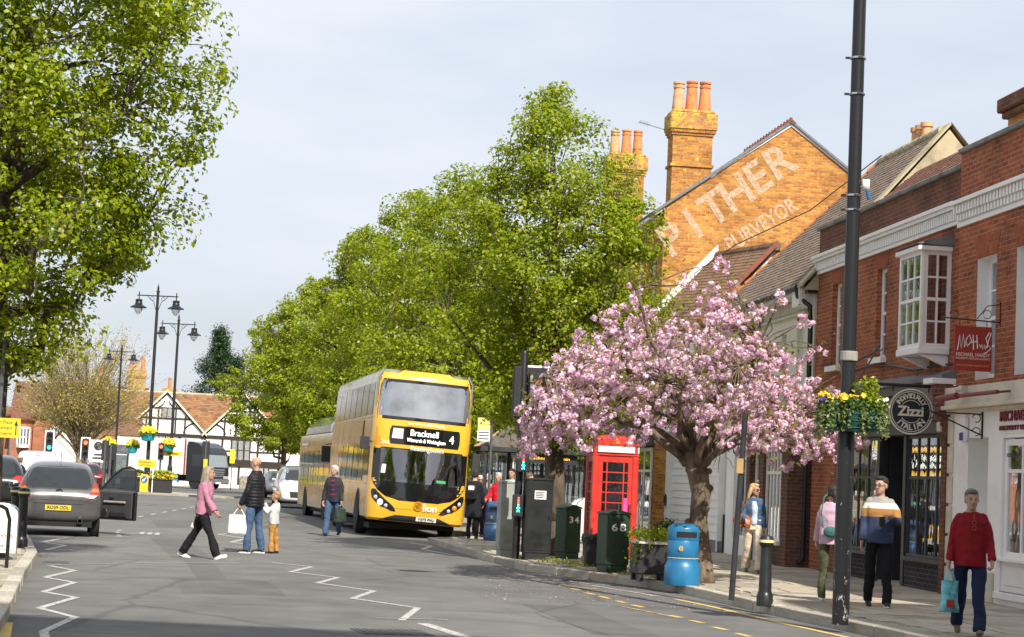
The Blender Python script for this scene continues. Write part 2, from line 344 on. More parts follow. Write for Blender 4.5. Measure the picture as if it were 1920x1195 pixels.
def inside(p, poly):
    c = False; j = len(poly)-1
    for i in range(len(poly)):
        a, b = poly[i], poly[j]
        if (a[1] > p[1]) != (b[1] > p[1]) and p[0] < (b[0]-a[0])*(p[1]-a[1])/(b[1]-a[1])+a[0]: c = not c
        j = i
    return c
def unit_box_mesh(name, m, bev=.06):
    bm = bmesh.new(); bmesh.ops.create_cube(bm, size=1); 
    top = [e for e in bm.edges if all(v.co.z > 0 for v in e.verts)]
    bmesh.ops.bevel(bm, geom=top, offset=bev, segments=1, affect='EDGES')
    me = bpy.data.meshes.new(name); bm.to_mesh(me); bm.free(); me.materials.append(MATS[m]); return me
slab_me = unit_box_mesh('slab', 'slab', .012); kerb_me = unit_box_mesh('kerb_stone', 'kerbstone', .05)
def kerbs(parent, line, y_lo, y_hi, L=.9):
    rr = random.Random(3)
    for a, b in zip(line[:-1], line[1:]):
        a = Vector((*a, 0)); b = Vector((*b, 0)); d = b-a; n = max(1, round(d.length/L)); ang = math.atan2(d.y, d.x)
        for k in range(n):
            c = a + d*((k+.5)/n)
            if not y_lo < c.y < y_hi: continue
            o = bpy.data.objects.new('kerb_stone', kerb_me); COL.objects.link(o); o.parent = parent
            side = Vector((-d.y, d.x, 0)).normalized()*(-.07 if parent is pv else .07)
            o.location = (c.x+side.x, c.y+side.y, .03+rr.uniform(-.006, .006)); o.scale = (d.length/n-.012, .17, .196); o.rotation_euler = (rr.uniform(-.01, .01), rr.uniform(-.008, .008), ang+rr.uniform(-.012, .012))
kerbs(pv, KR, 17, 62); kerbs(pl, KL, 16, 50)
def slabs(parent, org, ax, poly, s0, s1, n0, n1, seed, row=.62, cap=300, sgn=1):
    rr = random.Random(seed); ay = Vector((-ax.y, ax.x, 0)); ang = math.atan2(ax.y, ax.x); got = []; s = s0
    while s < s1:
        d = row*rr.choice((.8, 1, 1, 1.25)); n = n0 - rr.random()*.8
        while n < n1:
            wd = rr.choice((.5, .62, .76, .92, 1.1)); c = org + ax*(s+d/2) + ay*(n+wd/2)*sgn
            cs = [org + ax*(s+i*d) + ay*(n+j*wd)*sgn for i in (0, 1) for j in (0, 1)]
            if all(inside((q.x, q.y), poly) for q in cs): got.append((c.y, c, d, wd))
            n += wd
        s += d
    for _, c, d, wd in sorted(got, key=lambda q: q[0])[:cap]:
        o = bpy.data.objects.new('slab', slab_me); COL.objects.link(o); o.parent = parent
        o.location = (c.x, c.y, PAV-.02+rr.uniform(-.003, .003)); o.scale = (d-.014, wd-.014, .04)
        o.rotation_euler = (rr.uniform(-.004, .004), rr.uniform(-.004, .004), ang+rr.uniform(-.006, .006))
def inset(line, dx): return [(x+dx, y) for x, y in line]
slabs(pv, SP0, DV, inset(KR, .2)+far_r, -11.5, 14, -1.0, 12, 5, sgn=1)
slabs(pl, Vector((-4.6, 18, 0)), Vector((-.235, .972, 0)), inset(KL, -.2)+[(-14, 95), (-14, 2)], -1, 22, .0, 4.0, 9, sgn=1, cap=160)

# painted markings, each a thin sheet on the road
def line_mark(name, pts, wd, m, z=.004, per=False):
    b = MB(); P = [Vector((*p, z)) for p in pts]
    for i in range(len(P)-1):
        d = (P[i+1]-P[i]).normalized(); s = Vector((-d.y, d.x, 0))*wd/2; e = d*wd*.42 if i < len(P)-2 else d*0
        dz = Vector((0, 0, .0012*(i % 2)))
        b.quad(P[i]-s+dz, P[i]+s+dz, P[i+1]+s+e+dz, P[i+1]-s+e+dz)
    for k, f in enumerate(b.f): b.f[k] = f[::-1]
    return b.build(name, m, road)
ZL = [(-3.9, 16.8), (-4.1, 17.55), (-4.21, 19.33), (-4.8, 20.31), (-4.82, 22.11), (-5.36, 22.82), (-5.44, 24.82), (-6.01, 25.63), (-6.04, 27.52), (-6.64, 28.5)]
line_mark('zigzag_line', ZL, .085, 'white_line')
line_mark('zigzag_line', [(-8.64, 36.34), (-8.8, 39.12)], .1, 'white_line')
line_mark('zigzag_line', [(-8.6, 36.4), (-7.98, 35.43), (-7.84, 33.32), (-7.45, 33.9)], .1, 'white_line')
ZC = [(-1.04, 20.9), (-.96, 23), (-1.83, 24.19), (-1.68, 25.95), (-2.56, 27.2), (-2.42, 28.87), (-3.24, 29.88), (-3.1, 31.76), (-3.86, 32.58)]
line_mark('zigzag_line', ZC, .085, 'white_line')
line_mark('zigzag_line', [(-2.16, 45.56), (-1.59, 43.9), (-1.7, 41.68), (-.93, 39.12)], .1, 'white_line')
line_mark('zigzag_line', [(-6.3, 47), (-6.64, 45.16), (-5.7, 43.24), (-5.7, 40.71), (-5.06, 39.66)], .1, 'white_line')
line_mark('stop_line', [(-6.66, 28.65), (-5.53, 30.57), (-3.9, 32.5)], .05, 'thin_line', .007)
line_mark('stop_line', [(-4.38, 39.18), (-3.11, 39.84), (-.88, 39.18)], .06, 'thin_line', .007)
line_mark('lane_line', [(-1.35, 21.02), (-.55, 21.3)], .05, 'thin_line', .008)
line_mark('lane_line', [(-.8, 20.62), (-.32, 19.15), (.1, 17.8)], .14, 'white_line')
line_mark('yellow_line', [(2.49, 27.3), (2.79, 26.17), (3.22, 24.18), (3.53, 22.84), (3.85, 21.5), (4.7, 17.6)], .1, 'yellow_line')
line_mark('yellow_line', [(-5.0, 18.6), (-4.1, 14.5)], .1, 'yellow_line', .007); line_mark('yellow_line', [(-4.62, 18.3), (-3.7, 14.5)], .1, 'yellow_line', .0075)
for a, b in [((.91, 29.42), (1.46, 28.99)), ((1.07, 28.83), (1.18, 28.49)), ((1.24, 27.91), (1.35, 27.5)), ((1.41, 27.19), (1.52, 26.67)), ((1.59, 26.27), (1.69, 25.9)), ((1.76, 25.52), (1.87, 25.1)), ((2.1, 23.8), (2.23, 23.46)), ((2.29, 23.05), (2.4, 22.69)), ((2.46, 22.13), (2.56, 21.73)), ((2.62, 21.3), (2.72, 20.89))]:
    line_mark('yellow_dash', [a, b], .09, 'yellow_line')
for k in range(7):
    t = k/6; x = 1.66+.36*t; y = 24.75-1.1*t
    line_mark('yellow_letter', [(x-.06, y+.3), (x+.15, y-.25)], .04, 'yellow_line', .005+.0012*(k % 2))
line_mark('bay_line', [(.25, 32.47), (.83, 31.5), (1.45, 30.29)], .07, 'white_line'); line_mark('bay_line', [(1.42, 29.97), (1.85, 28.92), (2.27, 27.81)], .07, 'white_line')
for x, y in ((-8.9, 45), (-8.66, 43.6), (-8.4, 42.4), (-8.2, 41.5)): line_mark('bay_dash', [(x, y), (x+.09, y-.5)], .09, 'white_line')
line_mark('bay_line', [(-8.5, 40.1), (-7.9, 41.1)], .09, 'white_line')
for dx in (0, .17, .34): line_mark('road_letter', [(-8.2+dx, 44.2), (-8.0+dx, 42.9)], .1, 'white_line', .005)
for dy in (0, .65, 1.3): line_mark('road_letter', [(-8.24, 44.2-dy), (-7.8, 44.25-dy)], .12, 'white_line', .0075)
for k in range(7): line_mark('lane_line', [(-12.2+.23*k, 78-3.3*k), (-12.1+.23*k, 76.6-3.3*k)], .1, 'white_line')
# tarmac repairs, drains and polished strips
asphalt('asphalt_dark', (.132, .129, .123)); asphalt('asphalt_pale', (.168, .164, .155))
for k, (x, y, w_, l_, a, m) in enumerate([(-3.6, 25.5, 1.3, 3.2, .2, 'asphalt_dark'), (-.4, 30.5, .8, 6.5, .18, 'asphalt_pale'), (-6.2, 37, .7, 9, .22, 'asphalt_dark'), (-2.4, 42.5, 2.2, 1.6, .1, 'asphalt_pale'), (-8.6, 52, 1.5, 7, .2, 'asphalt_dark'), (1.0, 22.5, .7, 4.5, .16, 'asphalt_dark'), (-5.2, 21.5, .5, 4.5, .22, 'asphalt_pale'), (-10.5, 70, 2.4, 10, .22, 'asphalt_pale'), (-4.6, 30, .35, 12, .2, 'asphalt_dark')]):
    ca, sa = math.cos(a), math.sin(a); jr = random.Random(k); pts = []
    for u, v in ((-1, -1), (0, -1.02), (1, -1), (1.03, 0), (1, 1), (0, 1.03), (-1, 1), (-.97, 0)): uu = u*w_/2+jr.uniform(-.05, .05); vv = v*l_/2+jr.uniform(-.08, .08); pts.append((x+uu*ca-vv*sa, y+uu*sa+vv*ca))
    sheet('tarmac_patch', pts, .0016+.0002*k, m, road)
mat('cast_iron', (.12, .115, .11), .6, .6, bump=.5, bscale=60)
b = MB(); b.box(-.36, .36, -.3, .3, -.02, .006)
for i in range(8):
    for j in range(6): b.box(-.32+i*.083, -.27+i*.083, -.26+j*.09, -.2+j*.09, .006, .011)
tag(b.build('manhole_cover', 'cast_iron', loc=(-1.05, 19.3, .001), rz=.3), 'rectangular iron manhole cover in the shaded road', 'manhole cover')
for x, y, lab in ((1.2, 31.2, 'small square drain grate by the right kerb near the cabinets'), (-6.75, 29.4, 'small square drain grate by the left kerb')):
    b = MB(); b.box(-.2, .2, -.2, .2, -.02, .006)
    for k in range(6): b.box(-.17, .17, -.17+.06*k, -.14+.06*k, .006, .014)
    tag(b.build('drain_grate', 'cast_iron', loc=(x, y, .003), rz=.25), lab, 'drain')
# ---------------- buildings along the right-hand side ----------------
brick('brick_red', (.40, .120, .046), (.25, .062, .030), (.40, .31, .23), stain=.42)
brick('brick_dark', (.22, .085, .05), (.15, .06, .04), (.24, .19, .15), stain=.45)
brick('brick_orange', (.56, .265, .058), (.34, .115, .032), (.50, .36, .18), stain=.38, lichen=(.60, .40, .09, .60))
brick('brick_lichen', (.5, .22, .08), (.42, .17, .06), (.45, .33, .2), lichen=(.52, .40, .06, .47))
brick('brick_shop', (.17, .075, .05), (.11, .055, .04), (.22, .18, .15), stain=.4)
brick('black_brick', (.035, .035, .04), (.05, .048, .05), (.16, .15, .15))
mat('white_paint', (.84, .83, .81), .45, var=.05, scale=3, bump=.12, bscale=30)
mat('white_render', (.84, .83, .80), .8, var=.08, scale=1.2, bump=.35, bscale=50)
mat('cream_render', (.72, .69, .58), .8, var=.1, scale=1.0, bump=.4, bscale=40)
mat('cream_trim', (.62, .57, .45), .7, var=.12, scale=2, bump=.2)
mat('charcoal', (.035, .037, .042), .42, var=.15, scale=4)
mat('lead', (.19, .20, .21), .55, .25, var=.3, scale=3, bump=.4, bscale=9)
mat('fascia_grey', (.17, .145, .14), .6, var=.08)
mat('fascia_low', (.085, .085, .09), .6, var=.08)
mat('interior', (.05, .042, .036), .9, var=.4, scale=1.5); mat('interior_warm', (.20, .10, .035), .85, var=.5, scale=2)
mat('curtain', (.62, .6, .58), .9, var=.15, scale=14, stretch=(6, 6, .2), bump=.5, bscale=12)
mat('black_pipe', (.015, .015, .017), .4, var=.2)
mat('cement', (.42, .36, .23), .9, var=.28, scale=2.2, bump=.5, bscale=30)
mat('coping', (.21, .205, .19), .85, var=.35, scale=3, bump=.5)
mat('terracotta', (.60, .225, .07), .75, var=.25, scale=5, bump=.2); mat('terracotta_pale', (.60, .33, .17), .8, var=.3, scale=6, bump=.2)
mat('ridge_brown', (.22, .075, .045), .8, var=.3)
mat('slate', (.15, .155, .165), .55, var=.25, scale=8)
glass('pane_glass'); glass('shop_glass', (.5, .5, .5), .42)
tilemat('tiles_grey', [(.16, .12, .09), (.22, .165, .12), (.27, .2, .14), (.19, .15, .12), (.24, .15, .10)])
tilemat('tiles_brown', [(.15, .085, .05), (.24, .12, .06), (.30, .15, .075), (.19, .11, .07), (.27, .18, .08)])
tilemat('tiles_red', [(.18, .07, .042), (.25, .10, .055), (.14, .062, .045), (.22, .115, .07)])
tilemat('tiles_orange', [(.22, .105, .045), (.34, .165, .06), (.16, .08, .045), (.30, .17, .085), (.12, .07, .045)])

def holed(b, x0, x1, z0, z1, y, holes, depth=.12):
    """a wall face at y with openings; reveals run back by depth"""
    xs = sorted({x0, x1} | {h[0] for h in holes} | {h[1] for h in holes}); zs = sorted({z0, z1} | {h[2] for h in holes} | {h[3] for h in holes})
    for xa, xb in zip(xs[:-1], xs[1:]):
        for za, zb in zip(zs[:-1], zs[1:]):
            xm, zm = (xa+xb)/2, (za+zb)/2
            if any(h[0] < xm < h[1] and h[2] < zm < h[3] for h in holes) or xm < x0 or xm > x1 or zm < z0 or zm > z1: continue
            b.quad((xa, y, za), (xa, y, zb), (xb, y, zb), (xb, y, za))
    for h in holes:
        d = h[4] if len(h) > 4 else depth; a, c, e, f = h[:4]
        b.quad((a, y, e), (a, y-d, e), (a, y-d, f), (a, y, f)); b.quad((c, y, e), (c, y, f), (c, y-d, f), (c, y-d, e))
        b.quad((a, y, f), (a, y-d, f), (c, y-d, f), (c, y, f)); b.quad((a, y, e), (c, y, e), (c, y-d, e), (a, y-d, e))
    return b
def pane_mesh():
    if 'pane' not in bpy.data.meshes:
        b = MB(); b.box(-.5, .5, -.5, .5, -.5, .5); me = bpy.data.meshes.new('pane'); me.from_pydata(b.v, [], b.f)
    return bpy.data.meshes['pane']
_pm = {}
def pane(parent, M, sx, sz, gm='pane_glass', name='pane'):
    if gm not in _pm:
        b = MB(); b.box(-.5, .5, -.5, .5, -.5, .5); me = bpy.data.meshes.new('pane'); me.from_pydata(b.v, [], b.f); me.materials.append(MATS[gm]); _pm[gm] = me
    o = bpy.data.objects.new(name, _pm[gm]); COL.objects.link(o); o.parent = parent; o.matrix_local = M @ Matrix.Diagonal((sx, .006, sz, 1)); return o
def window(parent, x0, x1, z0, z1, y, nx=2, nz=4, fm='white_paint', gm='pane_glass', fr=.06, bar=.028, sash=True, M=None, curtain=None, name='window', panes=True, bars=None):
    """sash window in the plane y: frame, glazing bars, one pane object for each light"""
    b = MB(); d = .05; I = Matrix.Identity(4) if M is None else M
    b.box(x0, x0+fr, y-d, y, z0, z1, I); b.box(x1-fr, x1, y-d, y, z0, z1, I); b.box(x0+fr, x1-fr, y-d, y, z1-fr, z1, I); b.box(x0+fr, x1-fr, y-d, y, z0, z0+fr, I)
    gx = (x1-x0-2*fr); gz = (z1-z0-2*fr)
    zb = bars if bars else [k/nz for k in range(nz+1)]
    for i in range(1, nx): c = x0+fr+gx*i/nx; b.box(c-bar/2, c+bar/2, y-d+.008, y-.006, z0+fr, z1-fr, I)
    for j in range(1, len(zb)-1):
        c = z0+fr+gz*zb[j]; t = bar/2 if not (sash and abs(zb[j]-.5) < .02) else bar*.9
        e = .004 if t > bar/2 else -.009
        for i in range(nx): b.box(x0+fr+gx*i/nx+(bar/2 if i else 0), x0+fr+gx*(i+1)/nx-(bar/2 if i < nx-1 else 0), y-d+.006, y+e, c-t, c+t, I)
    o = b.build(name, fm, parent)
    if panes:
        for i in range(nx):
            for j in range(len(zb)-1):
                za, zc = z0+fr+gz*zb[j], z0+fr+gz*zb[j+1]
                pane(o, I @ T(x0+fr+gx*(i+.5)/nx, y-d*.55, (za+zc)/2), gx/nx-.004, zc-za-.004, gm)
    if curtain:
        c = MB(); n = 24
        for s, (ca, cb) in enumerate(curtain):
            for k in range(n): 
                xa = x0+fr+gx*(ca+(cb-ca)*k/n); xb = x0+fr+gx*(ca+(cb-ca)*(k+1)/n); ya = y-.16-.025*(k % 2); yb = y-.16-.025*((k+1) % 2)
                c.add([(xa, ya, z0+.04), (xb, yb, z0+.04), (xb, yb, z1-.04), (xa, ya, z1-.04)], [(0, 1, 2, 3)], I)
        c.build('curtain', 'curtain', o, smooth='all')
    return o
def tile_roof(parent, o, u, w, L, H, m, tw=.17, ex=.105, ok=None, cap=300, name='tile', seed=1, near=None, mask=None):
    """courses of tiles on the plane (o,u,w): the nearest ones are objects, the rest one joined part"""
    o = Vector(o); u = Vector(u).normalized(); w = Vector(w).normalized(); nn = u.cross(w).normalized()
    if nn.z < 0: nn = -nn
    rr = random.Random(seed); th = .018
    lean = Matrix.Rotation(-.1, 4, 'X')
    base = Matrix(((u.x, w.x, nn.x, 0), (u.y, w.y, nn.y, 0), (u.z, w.z, nn.z, 0), (0, 0, 0, 1)))
    bt = MB(); bt.box(-tw/2+.004, tw/2-.004, 0, ex*1.5, 0, th)
    me = bpy.data.meshes.new(name); me.from_pydata(bt.v, [], bt.f); me.materials.append(MATS[m])
    pos = []; nr = int(H/ex); nc = int(L/tw)
    for j in range(nr):
        for i in range(-1, nc+1):
            a = (i+.5*(j % 2)+.25)*tw; 
            if a < tw*.4 or a > L-tw*.4: continue
            if ok and not ok(a, j*ex): continue
            pos.append((o+u*a+w*(j*ex)+nn*.022, rr.gauss(0, .012), rr.gauss(0, .014)))
    P0 = parent.matrix_world @ Vector((0, 0, 0)) if parent else Vector()
    bpy.context.view_layer.update(); Wm = parent.matrix_world
    pos.sort(key=lambda q: (Wm @ q[0]).length)
    rest = MB()
    for k, (p, r1, r2) in enumerate(pos):
        Mx = Matrix.Translation(p) @ base @ Matrix.Rotation(-.085+r1, 4, 'X') @ Matrix.Rotation(r2, 4, 'Y')
        if k < cap: c = bpy.data.objects.new(name, me); COL.objects.link(c); c.parent = parent; c.matrix_local = Mx
        else: rest.add(bt.v, bt.f, Mx)
    if rest.v: r = rest.build(name+'_field', m, parent); tag(r, kind='stuff')
def gable_text(): pass
def dentils(b, x0, x1, y, z0, z1, step, wd, dep):
    x = x0
    while x < x1-wd: b.box(x, x+wd, y, y+dep, z0, z1); x += step

def bldg(name, label): return thing(name, label, 'building', SP0, STREET_RZ)
# --- brick restaurant building with the round hanging sign ---
Z = bldg('restaurant_building', 'red brick building with white bay window above a dark restaurant front')
b = MB(); W1 = (3.36, 3.94, 4.02, 5.62, .16); W0 = (6.1, 6.68, 4.02, 5.62, .16); BAY = (.14, 1.1, 4.0, 5.5, .3)
holed(b, -.3, 7.75, 3.6, 6.05, 0, [W1, W0, BAY]); b.quad((7.75, 0, 3.6), (7.75, 0, 6.05), (7.75, -2, 6.05), (7.75, -2, 3.6))
holed(b, 5.45, 7.75, PAV-.1, 3.6, 0, []); b.quad((7.75, 0, 0), (7.75, 0, 3.6), (7.75, -.6, 3.6), (7.75, -.6, 0)); b.quad((5.45, 0, 0), (5.45, -.7, 0), (5.45, -.7, 3.6), (5.45, 0, 3.6))
b.build('wall', 'brick_red', Z)
b = MB(); b.box(-.3, 7.75, -.35, -.015, 6.05, 6.78); b.build('parapet', 'brick_dark', Z)
b = MB(); b.box(-.3, 7.8, -.4, .05, 6.78, 6.86); b.build('coping', 'coping', Z, bevel=.012)
b = MB(); b.box(-.28, 7.77, -.01, .16, 6.2, 6.26); b.box(-.28, 7.77, -.01, .12, 6.14, 6.2); b.box(-.28, 7.77, -.01, .05, 5.9, 5.96); b.box(-.28, 7.77, -.005, .03, 5.96, 6.14)
dentils(b, -.26, 7.75, .03, 5.97, 6.13, .1, .055, .05); b.build('cornice', 'white_paint', Z)
for (a, c, e, f, d), k in ((W1, 0), (W0, 1)):
    window(Z, a, c, e, f, -.1, 2, 4, curtain=[(0, .3), (.8, 1)])
    q = MB(); q.box(a-.08, c+.08, -.02, .1, e-.1, e); q.build('sill', 'white_render', Z)
    q = MB(); q.prism([(a-.16, f+.3), (a+.0, f), (c-.0, f), (c+.16, f+.3)], .0, .006); q.build('brick_arch', 'brick_arch' if 'brick_arch' in MATS else brick('brick_arch', (.36, .10, .045), (.30, .08, .04), (.3, .14, .08), .06, .34), Z)
    q = MB(); q.quad((a, -.55, e), (c, -.55, e), (c, -.55, f), (a, -.55, f)); q.build('room', 'interior', Z)
# box bay window: a broad front and two square sides
yb = .5; bx0, bx1 = .08, 1.16
q = MB(); q.box(bx0, bx1, 0, yb+.03, 3.86, 3.97); q.build('bay_base', 'white_paint', Z, bevel=.012); q = MB(); q.box(bx0-.04, bx1+.04, 0, yb+.07, 5.5, 5.58); q.build('bay_head', 'white_paint', Z, bevel=.01)
for x in (.14, 1.0): q = MB(); q.prism([(0, 3.68), (.06, 3.68), (yb-.04, 3.855), (0, 3.855)], x, x+.1, 'x'); q.build('bay_bracket', 'white_paint', Z, bevel=.01)
q = MB(); q.add([(bx0-.06, 0, 5.78), (bx1+.06, 0, 5.78), (bx1+.06, 0, 5.585), (bx0-.06, 0, 5.585), (bx1+.06, yb+.1, 5.6), (bx0-.06, yb+.1, 5.6)], [(0, 1, 4, 5), (0, 5, 3), (1, 2, 4), (2, 3, 5, 4)]); q.build('bay_roof', 'lead', Z)
def splay(p, r): 
    p = Vector((*p, 0)); r = Vector((*r, 0)); d = (r-p); return T(p.x, p.y, 0) @ RZ(math.atan2(d.y, d.x)), d.length
MM, LL = splay((bx0, yb), (bx1, yb)); window(Z, 0, LL, 3.97, 5.5, 0, 3, 4, M=MM, fr=.06, curtain=[(0, .22), (.78, 1)])
MM, LL = splay((bx0+.025, .0), (bx0+.025, yb-.055)); window(Z, 0, LL, 3.97, 5.5, 0, 2, 4, M=MM, fr=.06); net = MB()
for k in range(16): net.quad((.33+.02*(k % 2), .02+.014*k, 4.0), (.33+.02*((k+1) % 2), .02+.014*(k+1), 4.0), (.33+.02*((k+1) % 2), .02+.014*(k+1), 5.46), (.33+.02*(k % 2), .02+.014*k, 5.46))
net.build('net_curtain', mat('net_grey', (.30, .30, .32), .9, var=.15), Z, smooth='all')
MM, LL = splay((bx1-.025, yb-.055), (bx1-.025, .0)); window(Z, 0, LL, 3.97, 5.5, 0, 2, 4, M=MM, fr=.06)
q = MB(); q.box(.14, 1.1, -.9, -.85, 4.0, 5.5); q.build('room', 'interior', Z); q = MB(); q.box(.5, .53, -.85, yb-.1, 3.98, 5.49); q.build('dim_room_sheet', 'charcoal', Z)  # dark sheet stands in for the dimness behind the bay's side panes
# shop front
q = MB(); q.add([(-.3, .0, 3.62), (5.5, .0, 3.62), (5.5, .26, 3.52), (-.3, .26, 3.52), (-.3, .26, 3.44), (5.5, .26, 3.44), (5.5, 0, 3.44), (-.3, 0, 3.44)], [(0, 1, 2, 3), (3, 2, 5, 4), (4, 5, 6, 7), (1, 6, 5, 2), (0, 3, 4, 7)]); q.build('lead_flashing', 'lead', Z)
q = MB(); q.box(-.12, 5.44, .0, .18, 2.82, 3.44); q.build('fascia', 'fascia_grey', Z, bevel=.008)
q = MB(); q.box(-.12, 5.44, .0, .14, 2.62, 2.816); q.build('fascia_band', 'fascia_low', Z, bevel=.008)
for a, c in ((-.1, .0), (1.92, 2.06), (3.34, 3.48), (5.24, 5.44)): q = MB(); q.box(a, c, -.12, .05, PAV, 2.62); q.build('shop_frame', 'charcoal', Z, bevel=.008)
for a, c, n in ((0., 1.92, 4), (3.48, 5.24, 3)):
    window(Z, a, c, .62, 2.61, .02, n, 2, 'charcoal', 'shop_glass', .05, .05, False, name='shop_window', bars=[0, .66, 1])
    q = MB(); q.box(a, c, -.1, .1, .55, .618); q.build('shop_sill', 'charcoal', Z, bevel=.006)
    q = MB(); q.box(a, c, -.1, .03, PAV-.1, .55); q.build('stall_riser', 'black_brick', Z)
q = MB(); q.box(2.06, 3.34, -1.1, -1.0, PAV, 2.1); q.box(2.06, 3.34, -1.1, -1.0, 2.1, 2.62); q.build('door', 'charcoal', Z, bevel=.01)
q = MB(); q.box(2.0, 2.06, -1.1, -.13, PAV, 2.62); q.box(3.34, 3.4, -1.1, -.13, PAV, 2.62); q.box(2.06, 3.34, -1.1, -.13, 2.62, 2.68); q.build('lobby', 'charcoal', Z)
q = MB(); q.box(2.06, 3.34, -1.1, .02, .0, PAV+.03); q.build('doorstep', 'slab', Z)
q = MB(); q.quad((-.1, -4, 0), (2.0, -4, 0), (2.0, -4, 3), (-.1, -4, 3)); q.quad((3.4, -4, 0), (5.4, -4, 0), (5.4, -4, 3), (3.4, -4, 3)); q.quad((-.1, -4, .1), (5.4, -4, .1), (5.4, -.13, .1), (-.1, -.13, .1)); q.quad((-.1, -4, 2.7), (5.4, -4, 2.7), (5.4, -.13, 2.7), (-.1, -.13, 2.7)); q.build('dining_room', 'interior', Z)
# table and banquette inside
q = MB(); q.box(.2, 1.7, -1.5, -1.1, .1, 1.0); q.box(3.7, 5.0, -1.6, -1.2, .1, 1.05); q.build('banquette', 'interior_warm', Z, bevel=.04)
# marquee bulb letters on the fascia
mat('letter_box', (.05, .045, .04), .5); emit('bulb', (1, .82, .55), 2.4)
for k, x in enumerate((2.35, 2.75, 3.2, 3.62)):
    q = MB(); q.box(x-.13, x+.13, .18, .27, 2.86, 3.28); lb = q.build('bulb_letter', 'letter_box', Z)
    for i in range(2):
        for j in range(4): q = MB(); q.ball((x-.07+.14*i, .29, 2.92+.1*j), .028, n=8, m=5); q.build('bulb', 'bulb', lb, smooth='all')
q = MB(); q.box(-.3, -.1, .0, .16, PAV-.02, 2.4); 
for k in range(6): q.box(-.3, -.1+.0, .0, .18+.035*k, 2.4+.16*k, 2.56+.16*k-.004)
q.build('brick_corbel', 'brick_dark', Z)
q = MB(); q.box(-.32, .1, .0, .42, 3.37, 3.46); q.build('corbel_cap', 'white_paint', Z, bevel=.01)
q = MB(); q.box(-.26, -.14, .17, .27, 2.62, 2.78); q.build('alarm_box', 'cream_trim', Z, bevel=.02)
q = MB(); q.tube([(5.4, .02, 3.86), (4, .03, 3.92), (2.8, .03, 3.84), (1.6, .04, 3.7), (.4, .03, 3.72), (-.3, .03, 3.7)], .018, 6); q.tube([(1.2, .03, 3.72), (1.2, .2, 3.5)], .008, 5); q.build('cable', 'black_pipe', Z)
# round hanging sign (hangs on its own bracket)
mat('sign_black', (.018, .022, .032), .45, var=.1); mat('sign_cream', (.74, .70, .56), .5, var=.05)
S = thing('hanging_sign', 'round black restaurant sign hanging from a black bracket above the pavement', 'sign', st(.27, -.0, .48), STREET_RZ); S.scale = (.86, .86, .86)
q = MB(); q.tube([(0, .0, 3.34), (0, 1.3, 3.34)], .03, 8); q.box(-.05, .05, 0, .04, 3.2, 3.48); q.tube([(0, .3, 3.34), (0, .3, 3.22)], .012, 6); q.tube([(0, .98, 3.34), (0, .98, 3.22)], .012, 6); q.build('bracket', 'black_pipe', S)
SM = T(0, .64, 2.86) @ RY(-math.pi/2)      # disc faces the viewer (local -x)
q = MB(); q.lathe([(0, -.025), (.43, -.025), (.43, .025), (0, .025)], 48, SM); q.build('disc', 'sign_black', S)
for r0, r1 in ((.395, .425), (.36, .375)):
    q = MB(); q.lathe([(r0, .0245), (r1, .0245), (r1, .031), (r0, .031), (r0, .0245)], 48, SM); q.build('ring', 'sign_cream', S)
for a0, a1 in ((35, 145), (215, 325)):
    q = MB(); n = 20
    for k in range(n):
        t0, t1 = R(a0+(a1-a0)*k/n), R(a0+(a1-a0)*(k+1)/n); c = Vector((-.032, .64, 2.86)); P = lambda r, t: c+Vector((0, -math.cos(t)*r, math.sin(t)*r))
        q.quad(P(.2, t0), P(.2, t1), P(.212, t1), P(.212, t0))
    q.build('arc', 'sign_cream', S)
def sgn_pt(r, t): return Vector((-.0265, .64-math.cos(t)*r*-1*-1, 2.86+math.sin(t)*r))
text('Zizzi', .25, 'sign_cream', S, frame((-.028, .64, 2.86), (0, -1, 0), (0, 0, 1)), .003, bold=.008, width=.5)
def arc_text(s, r, a0, a1, size, up=True):
    n = len(s)
    for k, ch in enumerate(s):
        t = R(a0+(a1-a0)*k/(n-1)); p = Vector((-.028, .64+math.cos(t)*r*-1, 2.86+math.sin(t)*r)) if False else Vector((-.028, .64-math.cos(t)*r, 2.86+math.sin(t)*r))
        rad = Vector((0, -math.cos(t), math.sin(t))); tan = Vector((0, -math.sin(t), -math.cos(t)))
        if not up: rad = -rad; tan = -tan
        text(ch, size, 'sign_cream', S, frame(p, tan, rad), .003, bold=.004)
arc_text('INDIVIDUALLY', .285, 148, 32, .125); arc_text('ITALIAN', .29, 222, 318, .15, False)

# --- estate agent with the white ground floor ---
Hh = bldg('estate_agent_building', 'red brick building with white painted estate agent shop on its ground floor')
b = MB(); hw = [(-1.92, -1.13, 3.4, 5.25, .26), (-3.5, -2.7, 3.4, 5.25, .26), (-5.4, -4.6, 3.4, 5.25, .26)]
holed(b, -8.2, -.306, 3.2, 7.0, .03, hw); b.quad((-.306, .03, 3.2), (-.306, .03, 7.0), (-.306, -.4, 7.0), (-.306, -.4, 3.2)); b.build('wall', 'brick_red', Hh)
b = MB(); b.box(-8.2, -.29, -.35, .09, 7.0, 7.08); b.build('coping', 'coping', Hh, bevel=.012)
b = MB(); b.box(-8.2, -.29, .03, .2, 6.17, 6.23); b.box(-8.2, -.29, .03, .07, 5.83, 5.9); dentils(b, -8.18, -.3, .03, 6.03, 6.16, .13, .075, .12); dentils(b, -8.12, -.3, .03, 5.92, 6.02, .13, .075, .08); b.box(-8.2, -.29, .025, .045, 5.9, 6.17); b.build('cornice', 'white_paint', Hh)
